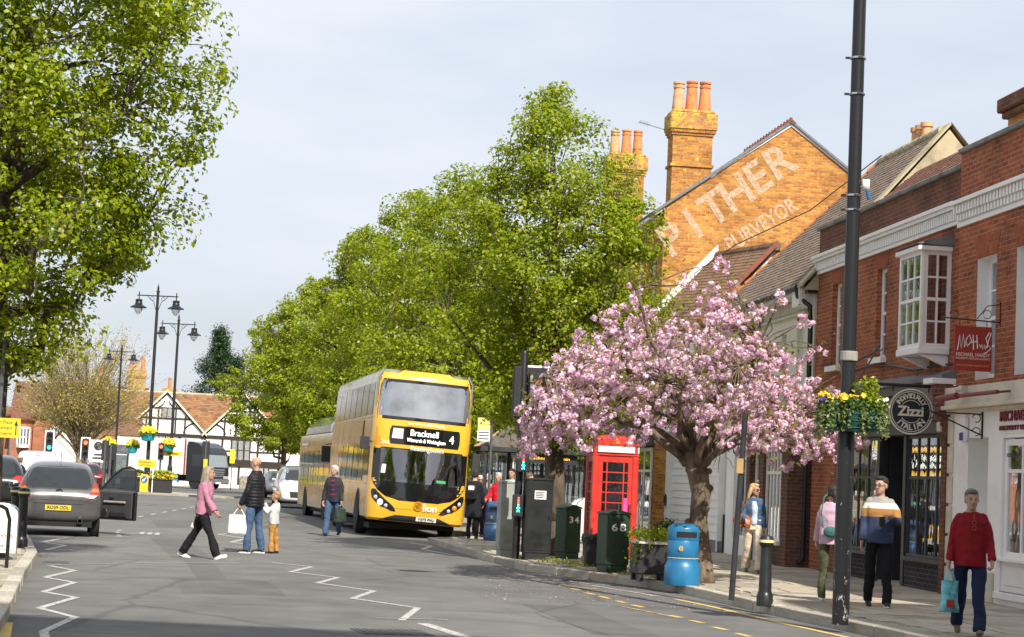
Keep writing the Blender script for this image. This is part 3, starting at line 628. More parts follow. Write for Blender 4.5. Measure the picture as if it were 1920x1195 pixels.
for a, c, e, f, d in hw:
    q = MB(); q.quad((a+.003, .03, e), (a+.003, .03, f), (a+.003, -.23, f), (a+.003, -.23, e)); q.quad((c-.003, .03, e), (c-.003, -.23, e), (c-.003, -.23, f), (c-.003, .03, f)); q.quad((a, .03, f-.003), (a, -.23, f-.003), (c, -.23, f-.003), (c, .03, f-.003)); q.build('reveal', 'white_paint', Hh)
    window(Hh, a, c, e+.04, f, -.17, 2, 4, curtain=[(0, 1)])
    q = MB(); q.prism([(a-.14, f+.32), (a, f), (c, f), (c+.14, f+.32)], .03, .036); q.build('brick_arch', 'brick_arch', Hh)
gh = [(-1.95, -1.12, PAV, 2.52, .4), (-5.4, -2.5, .3, 2.5, .1)]
b = MB(); holed(b, -8.2, -.306, PAV-.1, 3.2, .1, gh); b.quad((-.306, .1, 0), (-.306, .1, 3.2), (-.306, -.2, 3.2), (-.306, -.2, 0)); b.build('shop_wall', 'white_render', Hh)
b = MB(); b.box(-8.2, -.29, .1, .2, 3.02, 3.3); b.box(-8.2, -.29, .1, .26, 2.96, 3.02); b.box(-8.2, -.29, .1, .17, 2.9, 2.96); b.build('string_course', 'cream_trim', Hh, bevel=.008)
for k in range(6):
    q = MB(); q.box(-.5, -.29, .1, .135, PAV+.02+k*.46, PAV+.46+k*.46-.02); q.build('quoin', 'cream_trim', Hh, bevel=.012)
q = MB(); q.box(-2.3, -1.98, .1, .16, PAV, .56); q.build('plinth_block', 'cream_trim', Hh, bevel=.012); q = MB(); q.box(-1.1, -.52, .1, .15, PAV, .5); q.build('plinth_block', 'cream_trim', Hh, bevel=.012)
q = MB(); q.box(-1.93, -1.14, -.32, -.27, PAV, 2.5); dr = q.build('door', 'white_paint', Hh)
for a, c, e, f in ((-1.86, -1.58, .3, 1.0), (-1.5, -1.22, .3, 1.0), (-1.86, -1.58, 1.15, 1.5), (-1.5, -1.22, 1.15, 1.5)):
    q = MB(); q.box(a, c, -.27, -.25, e, f); q.build('door_panel', 'white_paint', dr, bevel=.012)
for a, c in ((-1.84, -1.58), (-1.48, -1.22)): pane(dr, T((a+c)/2, -.262, 2.0), c-a, .8, 'shop_glass')
mat('brass', (.5, .36, .14), .35, .9); q = MB(); q.ball((-1.56, -.24, 1.12), .03); q.build('handle', 'brass', dr, smooth='all')
window(Hh, -5.38, -2.52, .78, 2.48, .06, 5, 2, 'white_paint', 'shop_glass', .09, .05, False, name='shop_window', bars=[0, .76, 1])
q = MB(); q.box(-5.4, -2.5, .0, .07, .3, .76); 
for k in range(3): q.box(-5.3+k*.95, -4.5+k*.95, .07, .09, .4, .68)
q.box(-5.5, -2.4, .0, .2, .74, .79); q.box(-5.5, -2.4, .0, .16, .2, .3); q.build('panelled_riser', 'white_paint', Hh, bevel=.008)
q = MB(); q.quad((-5.6, -2, 0), (-2.2, -2, 0), (-2.2, -2, 2.8), (-5.6, -2, 2.8)); q.quad((-5.6, -2, .2), (-2.2, -2, .2), (-2.2, -.05, .2), (-5.6, -.05, .2)); q.build('office', 'interior', Hh)
mat('maroon', (.20, .025, .03), .5); mat('sign_red', (.36, .035, .025), .45, var=.05); mat('sign_white', (.82, .8, .76), .5, var=.03)
mat('sign_gold', (.6, .42, .12), .5)
q = MB(); q.box(-5.4, -2.45, .1, .115, 2.56, 2.9); q.build('fascia', 'white_paint', Hh)
text('MICHAEL HARDY', .2, 'maroon', Hh, frame((-3.4, .13, 2.8), (-1, 0, 0), (0, 0, 1)), .012, bold=.004, width=1.9)
text('PROPERTY ESTATE AGENTS', .1, 'maroon', Hh, frame((-3.4, .13, 2.635), (-1, 0, 0), (0, 0, 1)), .01, width=1.9)
text('RESIDENTIAL', .07, 'charcoal', Hh, frame((-2.83, .075, 2.25), (-1, 0, 0), (0, 0, 1)), .002, width=.42)
q = MB(); q.tube([(-.85, .5, 3.1), (-2.0, .62, 3.1)], .05, 10); q.tube([(-1.6, .6, 3.1), (-3.5, .58, 3.1)], .03, 8); q.tube([(-1.1, .12, 3.16), (-1.1, .52, 3.1)], .02, 6); q.tube([(-3.0, .12, 3.16), (-3.0, .6, 3.1)], .02, 6); q.build('awning_pole', 'maroon', Hh, smooth=True)
q = MB(); q.box(-1.15, -1.0, .1, .2, 2.45, 2.85); ab = q.build('alarm_box', 'white_paint', Hh, bevel=.03); mat('blue_enamel', (.03, .05, .28), .35); q = MB(); q.box(-1.14, -1.01, .2, .21, 2.48, 2.6); q.build('alarm_label', 'blue_enamel', ab)
q = MB(); q.box(-1.72, -1.68, .1, .12, 2.5, 2.9); q.tube([(-1.7, .12, 2.86), (-1.7, .9, 2.86)], .012, 6); q.tube([(-1.7, .12, 2.55), (-1.7, .85, 2.85)], .012, 6)
for c in ((-1.7, .92, 2.82), (-1.7, .2, 2.8), (-1.7, .2, 2.6)): q.tube([(c[0], c[1]+.06*math.cos(a), c[2]+.06*math.sin(a)) for a in np.linspace(0, 5, 14)], .008, 5)
q.build('iron_bracket', 'black_pipe', Hh)
q = MB(); q.box(-1.3, -1.18, .2, .3, 3.2, 3.3); q.tube([(-1.24, .25, 3.25), (-1.24, .38, 3.22)], .03, 8); q.build('camera_unit', 'cream_trim', Hh)
for P_, xa, xb in ((Hh, -8.2, -.3), (Z, -.28, 7.6)):
    q = MB(); q.add([(xa, -.36, 6.75), (xb, -.36, 6.75), (xb, -2.0, 8.12), (xa, -2.0, 8.12), (xb, -4.2, 6.6), (xa, -4.2, 6.6)], [(0, 1, 2, 3), (3, 2, 4, 5)]); rf = q.build('roof', 'ridge_brown', P_)
    tile_roof(rf, (max(xa, -3.2), -.36, 6.75), (1, 0, 0), (0, -1.64, 1.37), xb-max(xa, -3.2), 2.14, 'tiles_red', cap=130, tw=.2, ex=.13, seed=int(xb))
q = MB(); q.box(-2.2, -.86, -1.2, -.5, 6.9, 7.5); cs = q.build('chimney', 'brick_orange', Hh); q = MB(); q.box(-2.28, -.78, -1.28, -.42, 7.5, 7.6); q.box(-2.34, -.72, -1.34, -.36, 7.6, 7.82); q.build('chimney_head', 'brick_dark', cs, bevel=.02)
q = MB(); q.add([(-2.2, -1.2, 7.82), (-.86, -1.2, 7.82), (-.86, -.5, 7.82), (-2.2, -.5, 7.82), (-1.8, -.95, 7.95), (-1.25, -.95, 7.95), (-1.25, -.75, 7.95), (-1.8, -.75, 7.95)], [(0, 1, 5, 4), (1, 2, 6, 5), (2, 3, 7, 6), (3, 0, 4, 7), (4, 5, 6, 7)]); q.build('chimney_cap', 'cement', cs)
for x in (-1.75, -1.3): q = MB(); q.lathe([(.1, 7.9), (.09, 8.2), (.11, 8.22), (.11, 8.28), (.0, 8.28)], 12, T(x, -.85, 0)); q.build('chimney_pot', 'slate', cs, smooth=True)
# red hanging board
B = thing('hanging_board', 'square dark red estate agent board hanging from an iron bracket', 'sign', st(-2.12, 0, .8), STREET_RZ); B.scale = (.78, .78, .78)
q = MB(); q.box(-.015, .015, .2, .93, 3.42, 4.26); q.build('board', 'sign_red', B, bevel=.006)
q = MB(); q.tube([(0, .03, 4.36), (0, 1.15, 4.4)], .014, 6); q.box(-.02, .02, .03, .055, 4.3, 4.75); q.tube([(0, .05, 4.7), (0, .3, 4.66), (0, .5, 4.4)], .01, 5)
for c in ((0, .3, 4.5), (0, .95, 4.47)): q.tube([(c[0], c[1]+.08*math.cos(a), c[2]+.08*math.sin(a)) for a in np.linspace(0, 5.5, 14)], .008, 5)
q.tube([(0, .3, 4.38), (0, .3, 4.26)], .008, 5); q.tube([(0, .83, 4.38), (0, .83, 4.26)], .008, 5); q.build('bracket', 'black_pipe', B)
F_ = lambda y, z: frame((-.017, y, z), (0, -1, 0), (0, 0, 1))
text('MICHAEL HARDY', .1, 'sign_white', B, F_(.565, 3.72), .002, width=.66); text('PROPERTY ESTATE AGENTS', .05, 'sign_white', B, F_(.565, 3.65), .002, width=.66); text('WWW.MICHAEL-HARDY.CO.UK', .045, 'sign_gold', B, F_(.565, 3.52), .002, width=.64)
q = MB()
sig = [(.87, 3.8), (.83, 4.08), (.8, 3.83), (.76, 4.1), (.73, 3.86), (.7, 4.02), (.64, 4.1), (.6, 3.98), (.68, 3.88), (.7, 3.95)]
def stroke(pts, r=.011): q.tube([(-.02, y, z) for y, z in pts], r, 5)
stroke(sig); stroke([(.57, 4.1), (.56, 3.82)]); stroke([(.6, 3.95), (.49, 3.98)]); stroke([(.5, 4.1), (.48, 3.84)]); stroke([(.45, 3.92), (.42, 3.86), (.4, 3.93), (.38, 3.84), (.35, 3.92), (.33, 3.84), (.31, 3.9)])
stroke([(.3, 3.86), (.27, 4.0), (.22, 4.14), (.25, 4.16), (.32, 4.05), (.28, 3.92), (.22, 3.86), (.3, 3.78), (.36, 3.76)]); q.build('signature', 'sign_white', B)

# --- cream rendered building with the brown brick shop below ---
Cb = bldg('cream_building', 'cream rendered house with grey tiled hipped roof and brown brick shop below')
b = MB(); cw = [(8.75, 9.25, 4.15, 4.98, .14), (10.05, 10.45, 4.15, 4.9, .14), (12.2, 13.6, 3.4, 4.7, .2)]
holed(b, 7.95, 15.4, 3.0, 5.55, -.02, cw); b.quad((7.95, -.02, 3), (7.95, -.02, 5.55), (7.95, -1, 5.55), (7.95, -1, 3)); b.build('wall', 'cream_render', Cb)
for a, c, e, f, d in cw[:2]: window(Cb, a, c, e, f, -.12, 1, 2); q = MB(); q.quad((a, -.5, e), (c, -.5, e), (c, -.5, f), (a, -.5, f)); q.build('room', 'interior', Cb)
q = MB(); q.prism([(11.9, -.02), (13.9, -.02), (13.5, .48), (12.3, .48)], 4.72, 4.86, 'z'); q.prism([(11.95, -.02), (13.85, -.02), (13.47, .44), (12.33, .44)], 3.2, 3.4, 'z'); q.build('oriel_trim', 'white_paint', Cb, bevel=.01)
q = MB(); q.prism([(11.85, -.02), (13.95, -.02), (13.53, .52), (12.27, .52)], 4.862, 4.93, 'z'); q.build('oriel_roof', 'lead', Cb)
MM, LL = splay((12.35, .42), (13.45, .42)); window(Cb, 0, LL, 3.4, 4.72, 0, 3, 1, M=MM)
MM, LL = splay((11.95, .0), (12.35, .42)); window(Cb, 0, LL, 3.4, 4.72, 0, 1, 1, M=MM)
q = MB(); q.box(12.2, 13.6, -.6, -.55, 3.4, 4.7); q.build('room', 'interior', Cb)
q = MB(); q.box(8.5, 15.4, -.02, .16, 5.5, 5.56); q.box(8.5, 15.4, -.02, .05, 5.2, 5.26); dentils(q, 8.5, 15.4, -.02, 5.27, 5.49, .12, .06, .09); q.build('dentil_band', 'cream_trim', Cb)
q = MB(); q.box(7.95, 15.5, -.02, .26, 5.56, 5.66); q.box(8.0, 8.55, -.02, .3, 5.3, 5.72); q.build('soffit', 'white_paint', Cb)
q = MB(); q.tube([(8.1, .32, 5.68), (15.5, .32, 5.66)], .06, 10); q.tube([(8.15, .32, 5.66), (8.12, .3, 5.5), (7.92, .1, 5.3), (7.86, .09, 4.9), (7.86, .09, .3), (7.86, .2, .2)], .05, 10); q.box(7.76, 7.98, -.02, .2, 5.55, 5.8); q.build('gutter_pipe', 'black_pipe', Cb, smooth=True)
q = MB(); q.add([(7.78, .3, 5.68), (15.75, .3, 5.68), (12.05, -2.6, 9.05), (7.78, -2.6, 9.05)], [(0, 1, 2, 3)]); q.add([(7.78, -2.6, 9.05), (12.05, -2.6, 9.05), (15.75, -5.6, 5.68), (7.78, -5.6, 5.68)], [(0, 1, 2, 3)]); q.add([(12.05, -2.6, 9.05), (15.75, .3, 5.68), (15.75, -5.6, 5.68)], [(0, 1, 2)])
rf = q.build('roof', 'tiles_grey', Cb)
tile_roof(rf, (7.78, .3, 5.68), (1, 0, 0), (0, -2.9, 3.37), 8, 4.45, 'tiles_grey', ok=lambda a, h: a < 7.97-3.7*h/4.446, cap=300, tw=.2, ex=.12)
q = MB(); q.prism([(.3, 5.6), (-2.6, 9.0), (-5.5, 5.6)], 7.68, 7.775, 'x'); q.build('gable_wall', 'cement', Cb)
q = MB(); 
for k in range(2): q.add([(7.6, .35, 5.72), (8.0, .35, 5.72), (8.0, -2.6, 9.14), (7.6, -2.6, 9.14), (7.6, .35, 5.66), (8.0, .35, 5.66), (8.0, -2.6, 9.08), (7.6, -2.6, 9.08)], [(0, 1, 2, 3), (4, 7, 6, 5), (0, 4, 5, 1), (3, 7, 4, 0), (1, 5, 6, 2)]) if k == 0 else q.add([(7.6, -5.55, 5.72), (8.0, -5.55, 5.72), (8.0, -2.6, 9.14), (7.6, -2.6, 9.14)], [(0, 3, 2, 1)])
q.build('verge', 'cement', Cb)
rr = random.Random(4)
for k in range(11):
    q = MB(); q.lathe([(.13, 0), (.12, .36)], 10, T(8.0+k*.37, -2.6, 9.03) @ RY(math.pi/2)); q.build('ridge_tile', 'cement', rf, smooth=True)
for k in range(14):
    t0 = k/14; p0 = Vector((12.05, -2.6, 9.05)).lerp(Vector((15.75, .3, 5.68)), t0); p1 = Vector((12.05, -2.6, 9.05)).lerp(Vector((15.75, .3, 5.68)), t0+1/14*.96)
    q = MB(); q.tube([p0+Vector((0, 0, .0)), p1+Vector((0, 0, .02))], [.07, .085], 8); q.build('hip_tile', 'terracotta', rf, smooth=True)
for x in (10.1, 10.45, 10.75): q = MB(); q.lathe([(.13, 8.9), (.11, 9.45), (.14, 9.46), (.14, 9.55), (0, 9.55)], 12, T(x, -2.95, .05)); q.build('chimney_pot', 'terracotta_pale', Cb, smooth=True)
# brick shop below, standing a little forward
sh = [(8.45, 9.9, .55, 2.5, .16), (10.25, 11.05, PAV, 2.45, .2)]
b = MB(); holed(b, 7.98, 11.3, PAV-.1, 2.6, .42, sh); b.quad((7.98, .42, 0), (7.98, .42, 2.6), (7.98, -.1, 2.6), (7.98, -.1, 0)); b.quad((11.3, .42, 0), (11.3, -.1, 0), (11.3, -.1, 2.6), (11.3, .42, 2.6)); b.build('shop_wall', 'brick_shop', Cb)
window(Cb, 8.45, 9.9, .6, 2.5, .36, 5, 2, 'white_paint', 'shop_glass', .07, .06, False, name='shop_window', bars=[0, .74, 1]); q = MB(); q.box(8.4, 9.95, .36, .5, .52, .6); q.build('sill', 'white_paint', Cb)
window(Cb, 10.25, 11.05, PAV, 2.45, .3, 2, 2, 'white_paint', 'shop_glass', .09, .05, False, name='shop_door', bars=[0, .74, 1])
mat('mauve_fascia', (.22, .13, .12), .6); q = MB(); q.box(7.98, 11.35, .42, .56, 2.6, 3.05); q.build('fascia', 'mauve_fascia', Cb, bevel=.01)
q = MB(); q.add([(7.98, .6, 3.05), (11.4, .6, 3.05), (11.4, -.02, 3.3), (7.98, -.02, 3.3)], [(0, 1, 2, 3)]); q.build('lead_flashing', 'lead', Cb)
q = MB(); q.lathe([(0, 0), (.24, 0), (.24, .05), (0, .05)], 24, T(8.6, .75, 2.75) @ RY(-math.pi/2)); q.tube([(8.58, .5, 2.9), (8.58, .8, 2.9)], .012, 6); q.build('disc_sign', 'sign_white', Cb)
b = MB(); holed(b, 11.3, 15.4, PAV-.1, 3.0, -.1, [(12.0, 14.6, .5, 2.4, .15)]); b.build('lower_wall', 'white_render', Cb); window(Cb, 12.0, 14.6, .5, 2.4, -.18, 4, 1)
q = MB(); q.quad((8.2, -2.5, 0), (15, -2.5, 0), (15, -2.5, 2.6), (8.2, -2.5, 2.6)); q.build('shop_interior', 'interior', Cb)

# --- low house with brown tiled roof and boarded front ---
Bh = bldg('boarded_house', 'low white house with brown tiled roof and white boarded ground floor')
b = MB(); b.add([(15.42, -.05, 0), (15.42, -.05, 3.0), (15.42, .6, 3.0), (15.42, .6, 5.3), (15.42, -1.1, 7.35), (15.42, -2.9, 5.3), (15.42, -2.9, 0)], [(0, 1, 2, 3, 4, 5, 6)]); b.quad((15.42, .6, 3), (21.6, .6, 3), (21.6, .6, 5.9), (15.42, .6, 5.4)); b.quad((15.42, .6, 3), (15.42, -.05, 3), (21.6, -.05, 3), (21.6, .6, 3)); b.quad((15.42, -.05, 0), (21.6, -.05, 0), (21.6, -.05, 3), (15.42, -.05, 3)); b.build('wall', 'white_render', Bh)
q = MB(); q.box(15.36, 15.42, -.6, -.06, PAV-.1, 1.0); q.build('plinth', 'black_pipe', Bh); q = MB(); q.tube([(15.36, -.22, .1), (15.36, -.22, 3.2)], .05, 8); q.build('drain_pipe', 'black_pipe', Bh)
rr = random.Random(5)
for k in range(13):
    for c, (xa, xb) in enumerate(((15.5, 18.2), (18.2, 21.0))):
        q = MB(); z0 = .38+k*.19; q.add([(xa, -.05, z0), (xb, -.05, z0), (xb, -.05, z0+.186), (xa, -.05, z0+.186), (xa, .035, z0), (xb, .035, z0), (xb, .012, z0+.186), (xa, .012, z0+.186)], [(4, 5, 6, 7), (0, 4, 7, 3), (1, 2, 6, 5), (0, 1, 5, 4), (3, 7, 6, 2)]); q.build('board', 'white_paint', Bh)
q = MB(); q.box(15.4, 21.1, -.04, .05, PAV-.1, .37); q.build('base_course', 'lead', Bh)
q = MB(); q.box(15.42, 15.5, -.05, .07, PAV, 3); q.build('corner_board', 'white_paint', Bh); q = MB(); q.box(20.95, 21.4, -.05, .12, PAV, 3); 
for k in range(5): q.box(21.0+k*.075, 21.04+k*.075, .12, .14, .5, 2.8)
q.build('pilaster', 'white_paint', Bh)
q = MB(); q.lathe([(.10, 0), (.16, 0), (.16, .03), (.10, .03), (.10, 0)], 20, T(21.18, .15, 1.25) @ RX(-math.pi/2)); q.build('roundel', 'black_pipe', Bh)
nn = 7.45-5.35; q = MB(); q.add([(15.25, .9, 5.28), (21.75, .9, 5.78), (21.75, -1.1, 7.93), (15.25, -1.1, 7.43)], [(0, 1, 2, 3)]); q.add([(15.25, -1.1, 7.43), (21.75, -1.1, 7.93), (21.75, -3.1, 5.78), (15.25, -3.1, 5.28)], [(0, 1, 2, 3)]); rf = q.build('roof', 'tiles_brown', Bh)
tile_roof(rf, (15.25, .9, 5.28), (6.5, 0, .5), (0, -2, 2.15), 6.5, 2.93, 'tiles_brown', cap=300, tw=.19, ex=.12, seed=4)
q = MB(); q.add([(15.2, .95, 5.2), (15.2, .95, 5.34), (15.2, -1.1, 7.56), (15.2, -1.1, 7.42), (15.42, .95, 5.2), (15.42, .95, 5.34), (15.42, -1.1, 7.56), (15.42, -1.1, 7.42)], [(0, 3, 2, 1), (4, 5, 6, 7), (1, 2, 6, 5), (0, 4, 7, 3), (0, 1, 5, 4)]); q.build('verge', 'ridge_brown', rf)
q = MB(); q.add([(21.5, .98, 5.65), (21.5, .98, 5.92), (21.5, -1.1, 8.18), (21.5, -1.1, 7.9), (21.8, .98, 5.65), (21.8, .98, 5.92), (21.8, -1.1, 8.18), (21.8, -1.1, 7.9)], [(0, 3, 2, 1), (4, 5, 6, 7), (1, 2, 6, 5), (0, 4, 7, 3), (0, 1, 5, 4)]); q.build('bargeboard', 'white_paint', Bh)
for k in range(16): q = MB(); q.lathe([(.11, 0), (.1, .4)], 8, T(15.25+k*.4, -1.1, 7.43+.5*k/16) @ RY(math.pi/2-.077)); q.build('ridge_tile', 'tiles_brown', rf, smooth=True)

# --- tall orange brick building with the painted gable ---
Pg = bldg('painted_gable_building', 'tall orange brick building whose gable carries faded white painted lettering')
AP = (-3.25, 11.75); LE = (.24, 9.25); RE = (-6.9, 9.1)
b = MB(); x = 22.4
b.add([(x, LE[0], 0), (x, LE[0], LE[1]), (x, AP[0], AP[1]), (x, RE[0], RE[1]), (x, RE[0], 0)], [(0, 1, 2, 3, 4)])
fw = [(23.2+2.1*k, 24.2+2.1*k, z0, z0+1.6, .15) for k in range(4) for z0 in (3.7, 6.6)]
holed(b, 22.4, 31.6, 0, 9.2, LE[0], fw); b.build('wall', 'brick_orange', Pg)
for a, c, e, f, d in fw: window(Pg, a, c, e, f, LE[0]-.1, 2, 2, panes=False); pane(Pg, T((a+c)/2, LE[0]-.13, (e+f)/2), c-a, f-e, 'shop_glass')
q = MB(); q.quad((22.6, LE[0]-.5, 3), (31, LE[0]-.5, 3), (31, LE[0]-.5, 9), (22.6, LE[0]-.5, 9)); q.build('room', 'interior', Pg)
q = MB(); q.add([(22.3, LE[0]+.3, LE[1]-.15), (31.6, LE[0]+.3, LE[1]-.15), (31.6, AP[0], AP[1]+.12), (22.3, AP[0], AP[1]+.12), (31.6, RE[0]-.2, RE[1]-.05), (22.3, RE[0]-.2, RE[1]-.05)], [(0, 1, 2, 3), (3, 2, 4, 5)]); rf = q.build('roof', 'slate', Pg, solid=.07)
q = MB(); 
for p0, p1 in (((LE[0]+.32, LE[1]-.2), AP), (AP, (RE[0]-.2, RE[1]-.08))):
    q.add([(22.36, p0[0], p0[1]-.0), (22.36, p1[0], p1[1]), (22.36, p1[0], p1[1]+.07), (22.36, p0[0], p0[1]+.07), (22.45, p0[0], p0[1]), (22.45, p1[0], p1[1]), (22.45, p1[0], p1[1]+.07), (22.45, p0[0], p0[1]+.07)], [(0, 1, 2, 3), (0, 4, 5, 1), (3, 2, 6, 7)])
q.build('mortar_verge', 'white_render', Pg)
tile_roof(rf, (22.32, LE[0]+.3, LE[1]-.15), (1, 0, 0), (0, AP[0]-LE[0]-.3, AP[1]-LE[1]+.27), 9.2, 4.5, 'slate', cap=150, tw=.3, ex=.2, seed=6, name='roof_slate')
for k in range(17): q = MB(); q.prism([(AP[0]-.14, AP[1]+.06), (AP[0], AP[1]+.2), (AP[0]+.14, AP[1]+.06)], 22.3+k*.33, 22.3+k*.33+.31, 'x'); q.box(22.4+k*.33, 22.5+k*.33, AP[0]-.03, AP[0]+.03, AP[1]+.18, AP[1]+.26); q.build('ridge_tile', 'ridge_brown', rf)
# lettering painted on the gable, worn through to the brick
def worn():
    m, n, bb, o = _new('worn_paint'); z = _noise(n, 9, 8, rough=.8, stretch=(1, 1, 1.8)); r = _ramp(n, z.outputs['Fac'], [(.40, (0, 0, 0)), (.60, (.66, .66, .66))])
    tr = n.nodes.new('ShaderNodeBsdfTransparent'); s = n.nodes.new('ShaderNodeMixShader'); bb.inputs['Base Color'].default_value = (.72, .56, .40, 1); bb.inputs['Roughness'].default_value = .9
    n.links.new(r.outputs[0], s.inputs[0]); n.links.new(tr.outputs[0], s.inputs[1]); n.links.new(bb.outputs[0], s.inputs[2]); n.links.new(s.outputs[0], o.inputs[0])
worn()
sl = math.atan2(AP[1]-LE[1], LE[0]-AP[0]); rd = Vector((0, -math.cos(sl), math.sin(sl))); up = Vector((0, math.sin(sl), math.cos(sl)))
def gpt(yy, zz): return Vector((22.392, yy, zz))
for k, ch in enumerate('PITHER'):
    t = k/5; p = gpt(.0, 8.35).lerp(gpt(-2.95, 10.7), t); text(ch, 1.25, 'worn_paint', Pg, frame(p, rd, up), .004, bold=.03)
text('FAMILY', .62, 'worn_paint', Pg, frame(gpt(-.62, 7.35), rd, up), .004, width=1.6, bold=.012); text('PURVEYOR', .62, 'worn_paint', Pg, frame(gpt(-2.5, 8.92), rd, up), .004, width=2.3, bold=.012)
# big chimney on the front slope
def chimney(parent, x, y, z0, z1, wx, wy, pots, bm='brick_orange', cap='brick_lichen', pot='terracotta'):
    q = MB(); q.box(x-wx/2, x+wx/2, y-wy/2, y+wy/2, z0, z1-.62); h = z1-z0
    q.box(x-wx/2-.05, x+wx/2+.05, y-wy/2-.05, y+wy/2+.05, z0+h*.42, z0+h*.42+.08); q.box(x-wx/2-.04, x+wx/2+.04, y-wy/2-.04, y+wy/2+.04, z1-.78, z1-.7); q.box(x-wx/2-.08, x+wx/2+.08, y-wy/2-.08, y+wy/2+.08, z1-.7, z1-.62)
    c = q.build('chimney', bm, parent)
    q = MB(); q.box(x-wx/2-.12, x+wx/2+.12, y-wy/2-.12, y+wy/2+.12, z1-.62, z1-.1); q.box(x-wx/2-.05, x+wx/2+.05, y-wy/2-.05, y+wy/2+.05, z1-.1, z1); q.build('chimney_head', cap, c, bevel=.03)
    for k in range(pots):
        yy = y-wy/2+wy*(k+.5)/pots; q = MB(); hh = .95 if k != pots-1 else .9
        q.lathe([(.19, z1-.03), (.2, z1+.06), (.155, z1+hh-.22), (.15, z1+hh-.2), (.175, z1+hh-.19), (.175, z1+hh-.13), (.15, z1+hh-.12), (.15, z1+hh-.07), (.18, z1+hh-.06), (.18, z1+hh), (.13, z1+hh), (.12, z1+hh-.3)], 16, T(x, yy, 0)); q.build('chimney_pot', pot if k < pots-1 else 'terracotta_pale', c, smooth=True)
    return c
chimney(Pg, 27.6, -1.5, 10.0, 13.0, .75, 1.22, 3)
q = MB(); q.tube([(27.6, -.75, 12.4), (27.6, .1, 12.6)], .015, 5); 
for k in range(5): q.tube([(27.35, -.2+.07*k, 12.53+.017*k), (27.85, -.2+.07*k, 12.53+.017*k)], .007, 4)
q.build('aerial', 'lead', Pg)
q = MB(); q.box(23, 31.5, LE[0], LE[0]+.28, 9.0, 9.12); q.build('eaves_board', 'white_paint', Pg)
q = MB(); q.tube([(22.35, -.3, 7.2), (19, -1.0, 7.9), (15.3, -1.9, 8.35), (12.1, -2.6, 9.2)], .014, 5); q.build('cable', 'black_pipe', Pg)
# shop front under the trees
q = MB(); q.box(22.45, 31.6, LE[0], LE[0]+.25, 2.7, 3.4); q.build('fascia', 'fascia_low', Pg)
for k in range(4): window(Pg, 22.6+2.2*k, 24.7+2.2*k, .3, 2.65, LE[0]+.06, 2, 2, 'white_paint' if k < 2 else 'charcoal', 'shop_glass', .1, .07, False, name='shop_window', bars=[0, .75, 1])
q = MB(); q.box(22.45, 31.6, LE[0]-.0, LE[0]+.12, 0, .3); q.build('stall_riser', 'white_paint', Pg)

# --- further terrace behind the trees ---
def terrace(name, label, s0, s1, n, h, wm, roof, pitch=3.2, chim=None, win=(2.1, 1.0, (3.8, 6.6)), fm='white_paint', shop='fascia_low'):
    P = bldg(name, label); y = -n; b = MB(); ws = []
    k = 0
    while s0+.7+k*win[0]+win[1] < s1: ws += [(s0+.7+k*win[0], s0+.7+k*win[0]+win[1], z, z+1.5, .14) for z in win[2] if z+1.6 < h]; k += 1
    holed(b, s0, s1, 0, h, y, ws); b.add([(s0, y, 0), (s0, y, h), (s0, y-3.4, h+pitch*.78), (s0, y-6.8, h), (s0, y-6.8, 0)], [(0, 1, 2, 3, 4)]); b.build('wall', wm, P)
    for a, c, e, f, d in ws: window(P, a, c, e, f, y-.1, 2, 2, fm, panes=False); pane(P, T((a+c)/2, y-.13, (e+f)/2), c-a, f-e, 'shop_glass')
    q = MB(); q.quad((s0, y-.5, 3), (s1, y-.5, 3), (s1, y-.5, h), (s0, y-.5, h)); q.build('room', 'interior', P)
    q = MB(); q.add([(s0-.1, y+.3, h-.15), (s1, y+.3, h-.15), (s1, y-3.4, h+pitch*.8), (s0-.1, y-3.4, h+pitch*.8), (s1, y-7, h-.1), (s0-.1, y-7, h-.1)], [(0, 1, 2, 3), (3, 2, 4, 5)]); q.build('roof', roof, P, solid=.1)
    q = MB(); q.box(s0, s1, y, y+.25, 2.7, 3.3); q.build('fascia', shop, P)
    k = 0
    while s0+.2+k*2.4+2.2 < s1: window(P, s0+.2+k*2.4, s0+2.4+k*2.4, .3, 2.65, y+.06, 2, 2, 'charcoal', 'shop_glass', .1, .07, False, name='shop_window', bars=[0, .75, 1]); k += 1
    q = MB(); q.box(s0, s1, y-.02, y+.12, 0, .3); q.build('stall_riser', wm, P)
    if chim: chimney(P, *chim)
    return P
terrace('terrace_building', 'red brick terrace behind the tall trees with three chimney pots', 31.7, 43, -.2, 8.9, 'brick_red', 'slate', chim=(41.0, -1.9, 10.2, 13.9, .8, 1.3, 3))
terrace('terrace_building', 'cream shop terrace behind the bus and trees', 43.1, 58, -.1, 6.6, 'cream_render', 'tiles_brown')
terrace('terrace_building', 'far red brick terrace hidden by the row of trees', 58.1, 92, .2, 7.6, 'brick_red', 'tiles_red', chim=(70, -3, 8.5, 11, .8, 1.2, 3))
# --- plain blocks added out of view to shade the near pavement and road ---
def plain_block(name, label, poly, h, wm):
    P = thing(name, label, 'building'); b = MB(); b.prism(poly, 0, h, 'z'); b.build('wall', wm, P); q = MB(); cx = sum(p[0] for p in poly)/len(poly); cy = sum(p[1] for p in poly)/len(poly)
    q.add([(p[0], p[1], h) for p in poly]+[(cx, cy, h+1.2)], [(i, (i+1) % len(poly), len(poly)) for i in range(len(poly))]); q.build('roof', 'slate', P); return P
plain_block('right_shade_block', 'tall plain grey block added outside the view to shade the near pavement', [tuple(st(s, n)[:2]) for s, n in ((-31, 0), (-16.7, 0), (-16.7, 9), (-31, 9))], 13.0, 'coping')
plain_block('rear_shade_block', 'large plain grey block added behind the viewer to shade the near road', [(1.6, -12), (14, -12), (14, -1.6), (1.6, -1.6)], 21.0, 'coping')
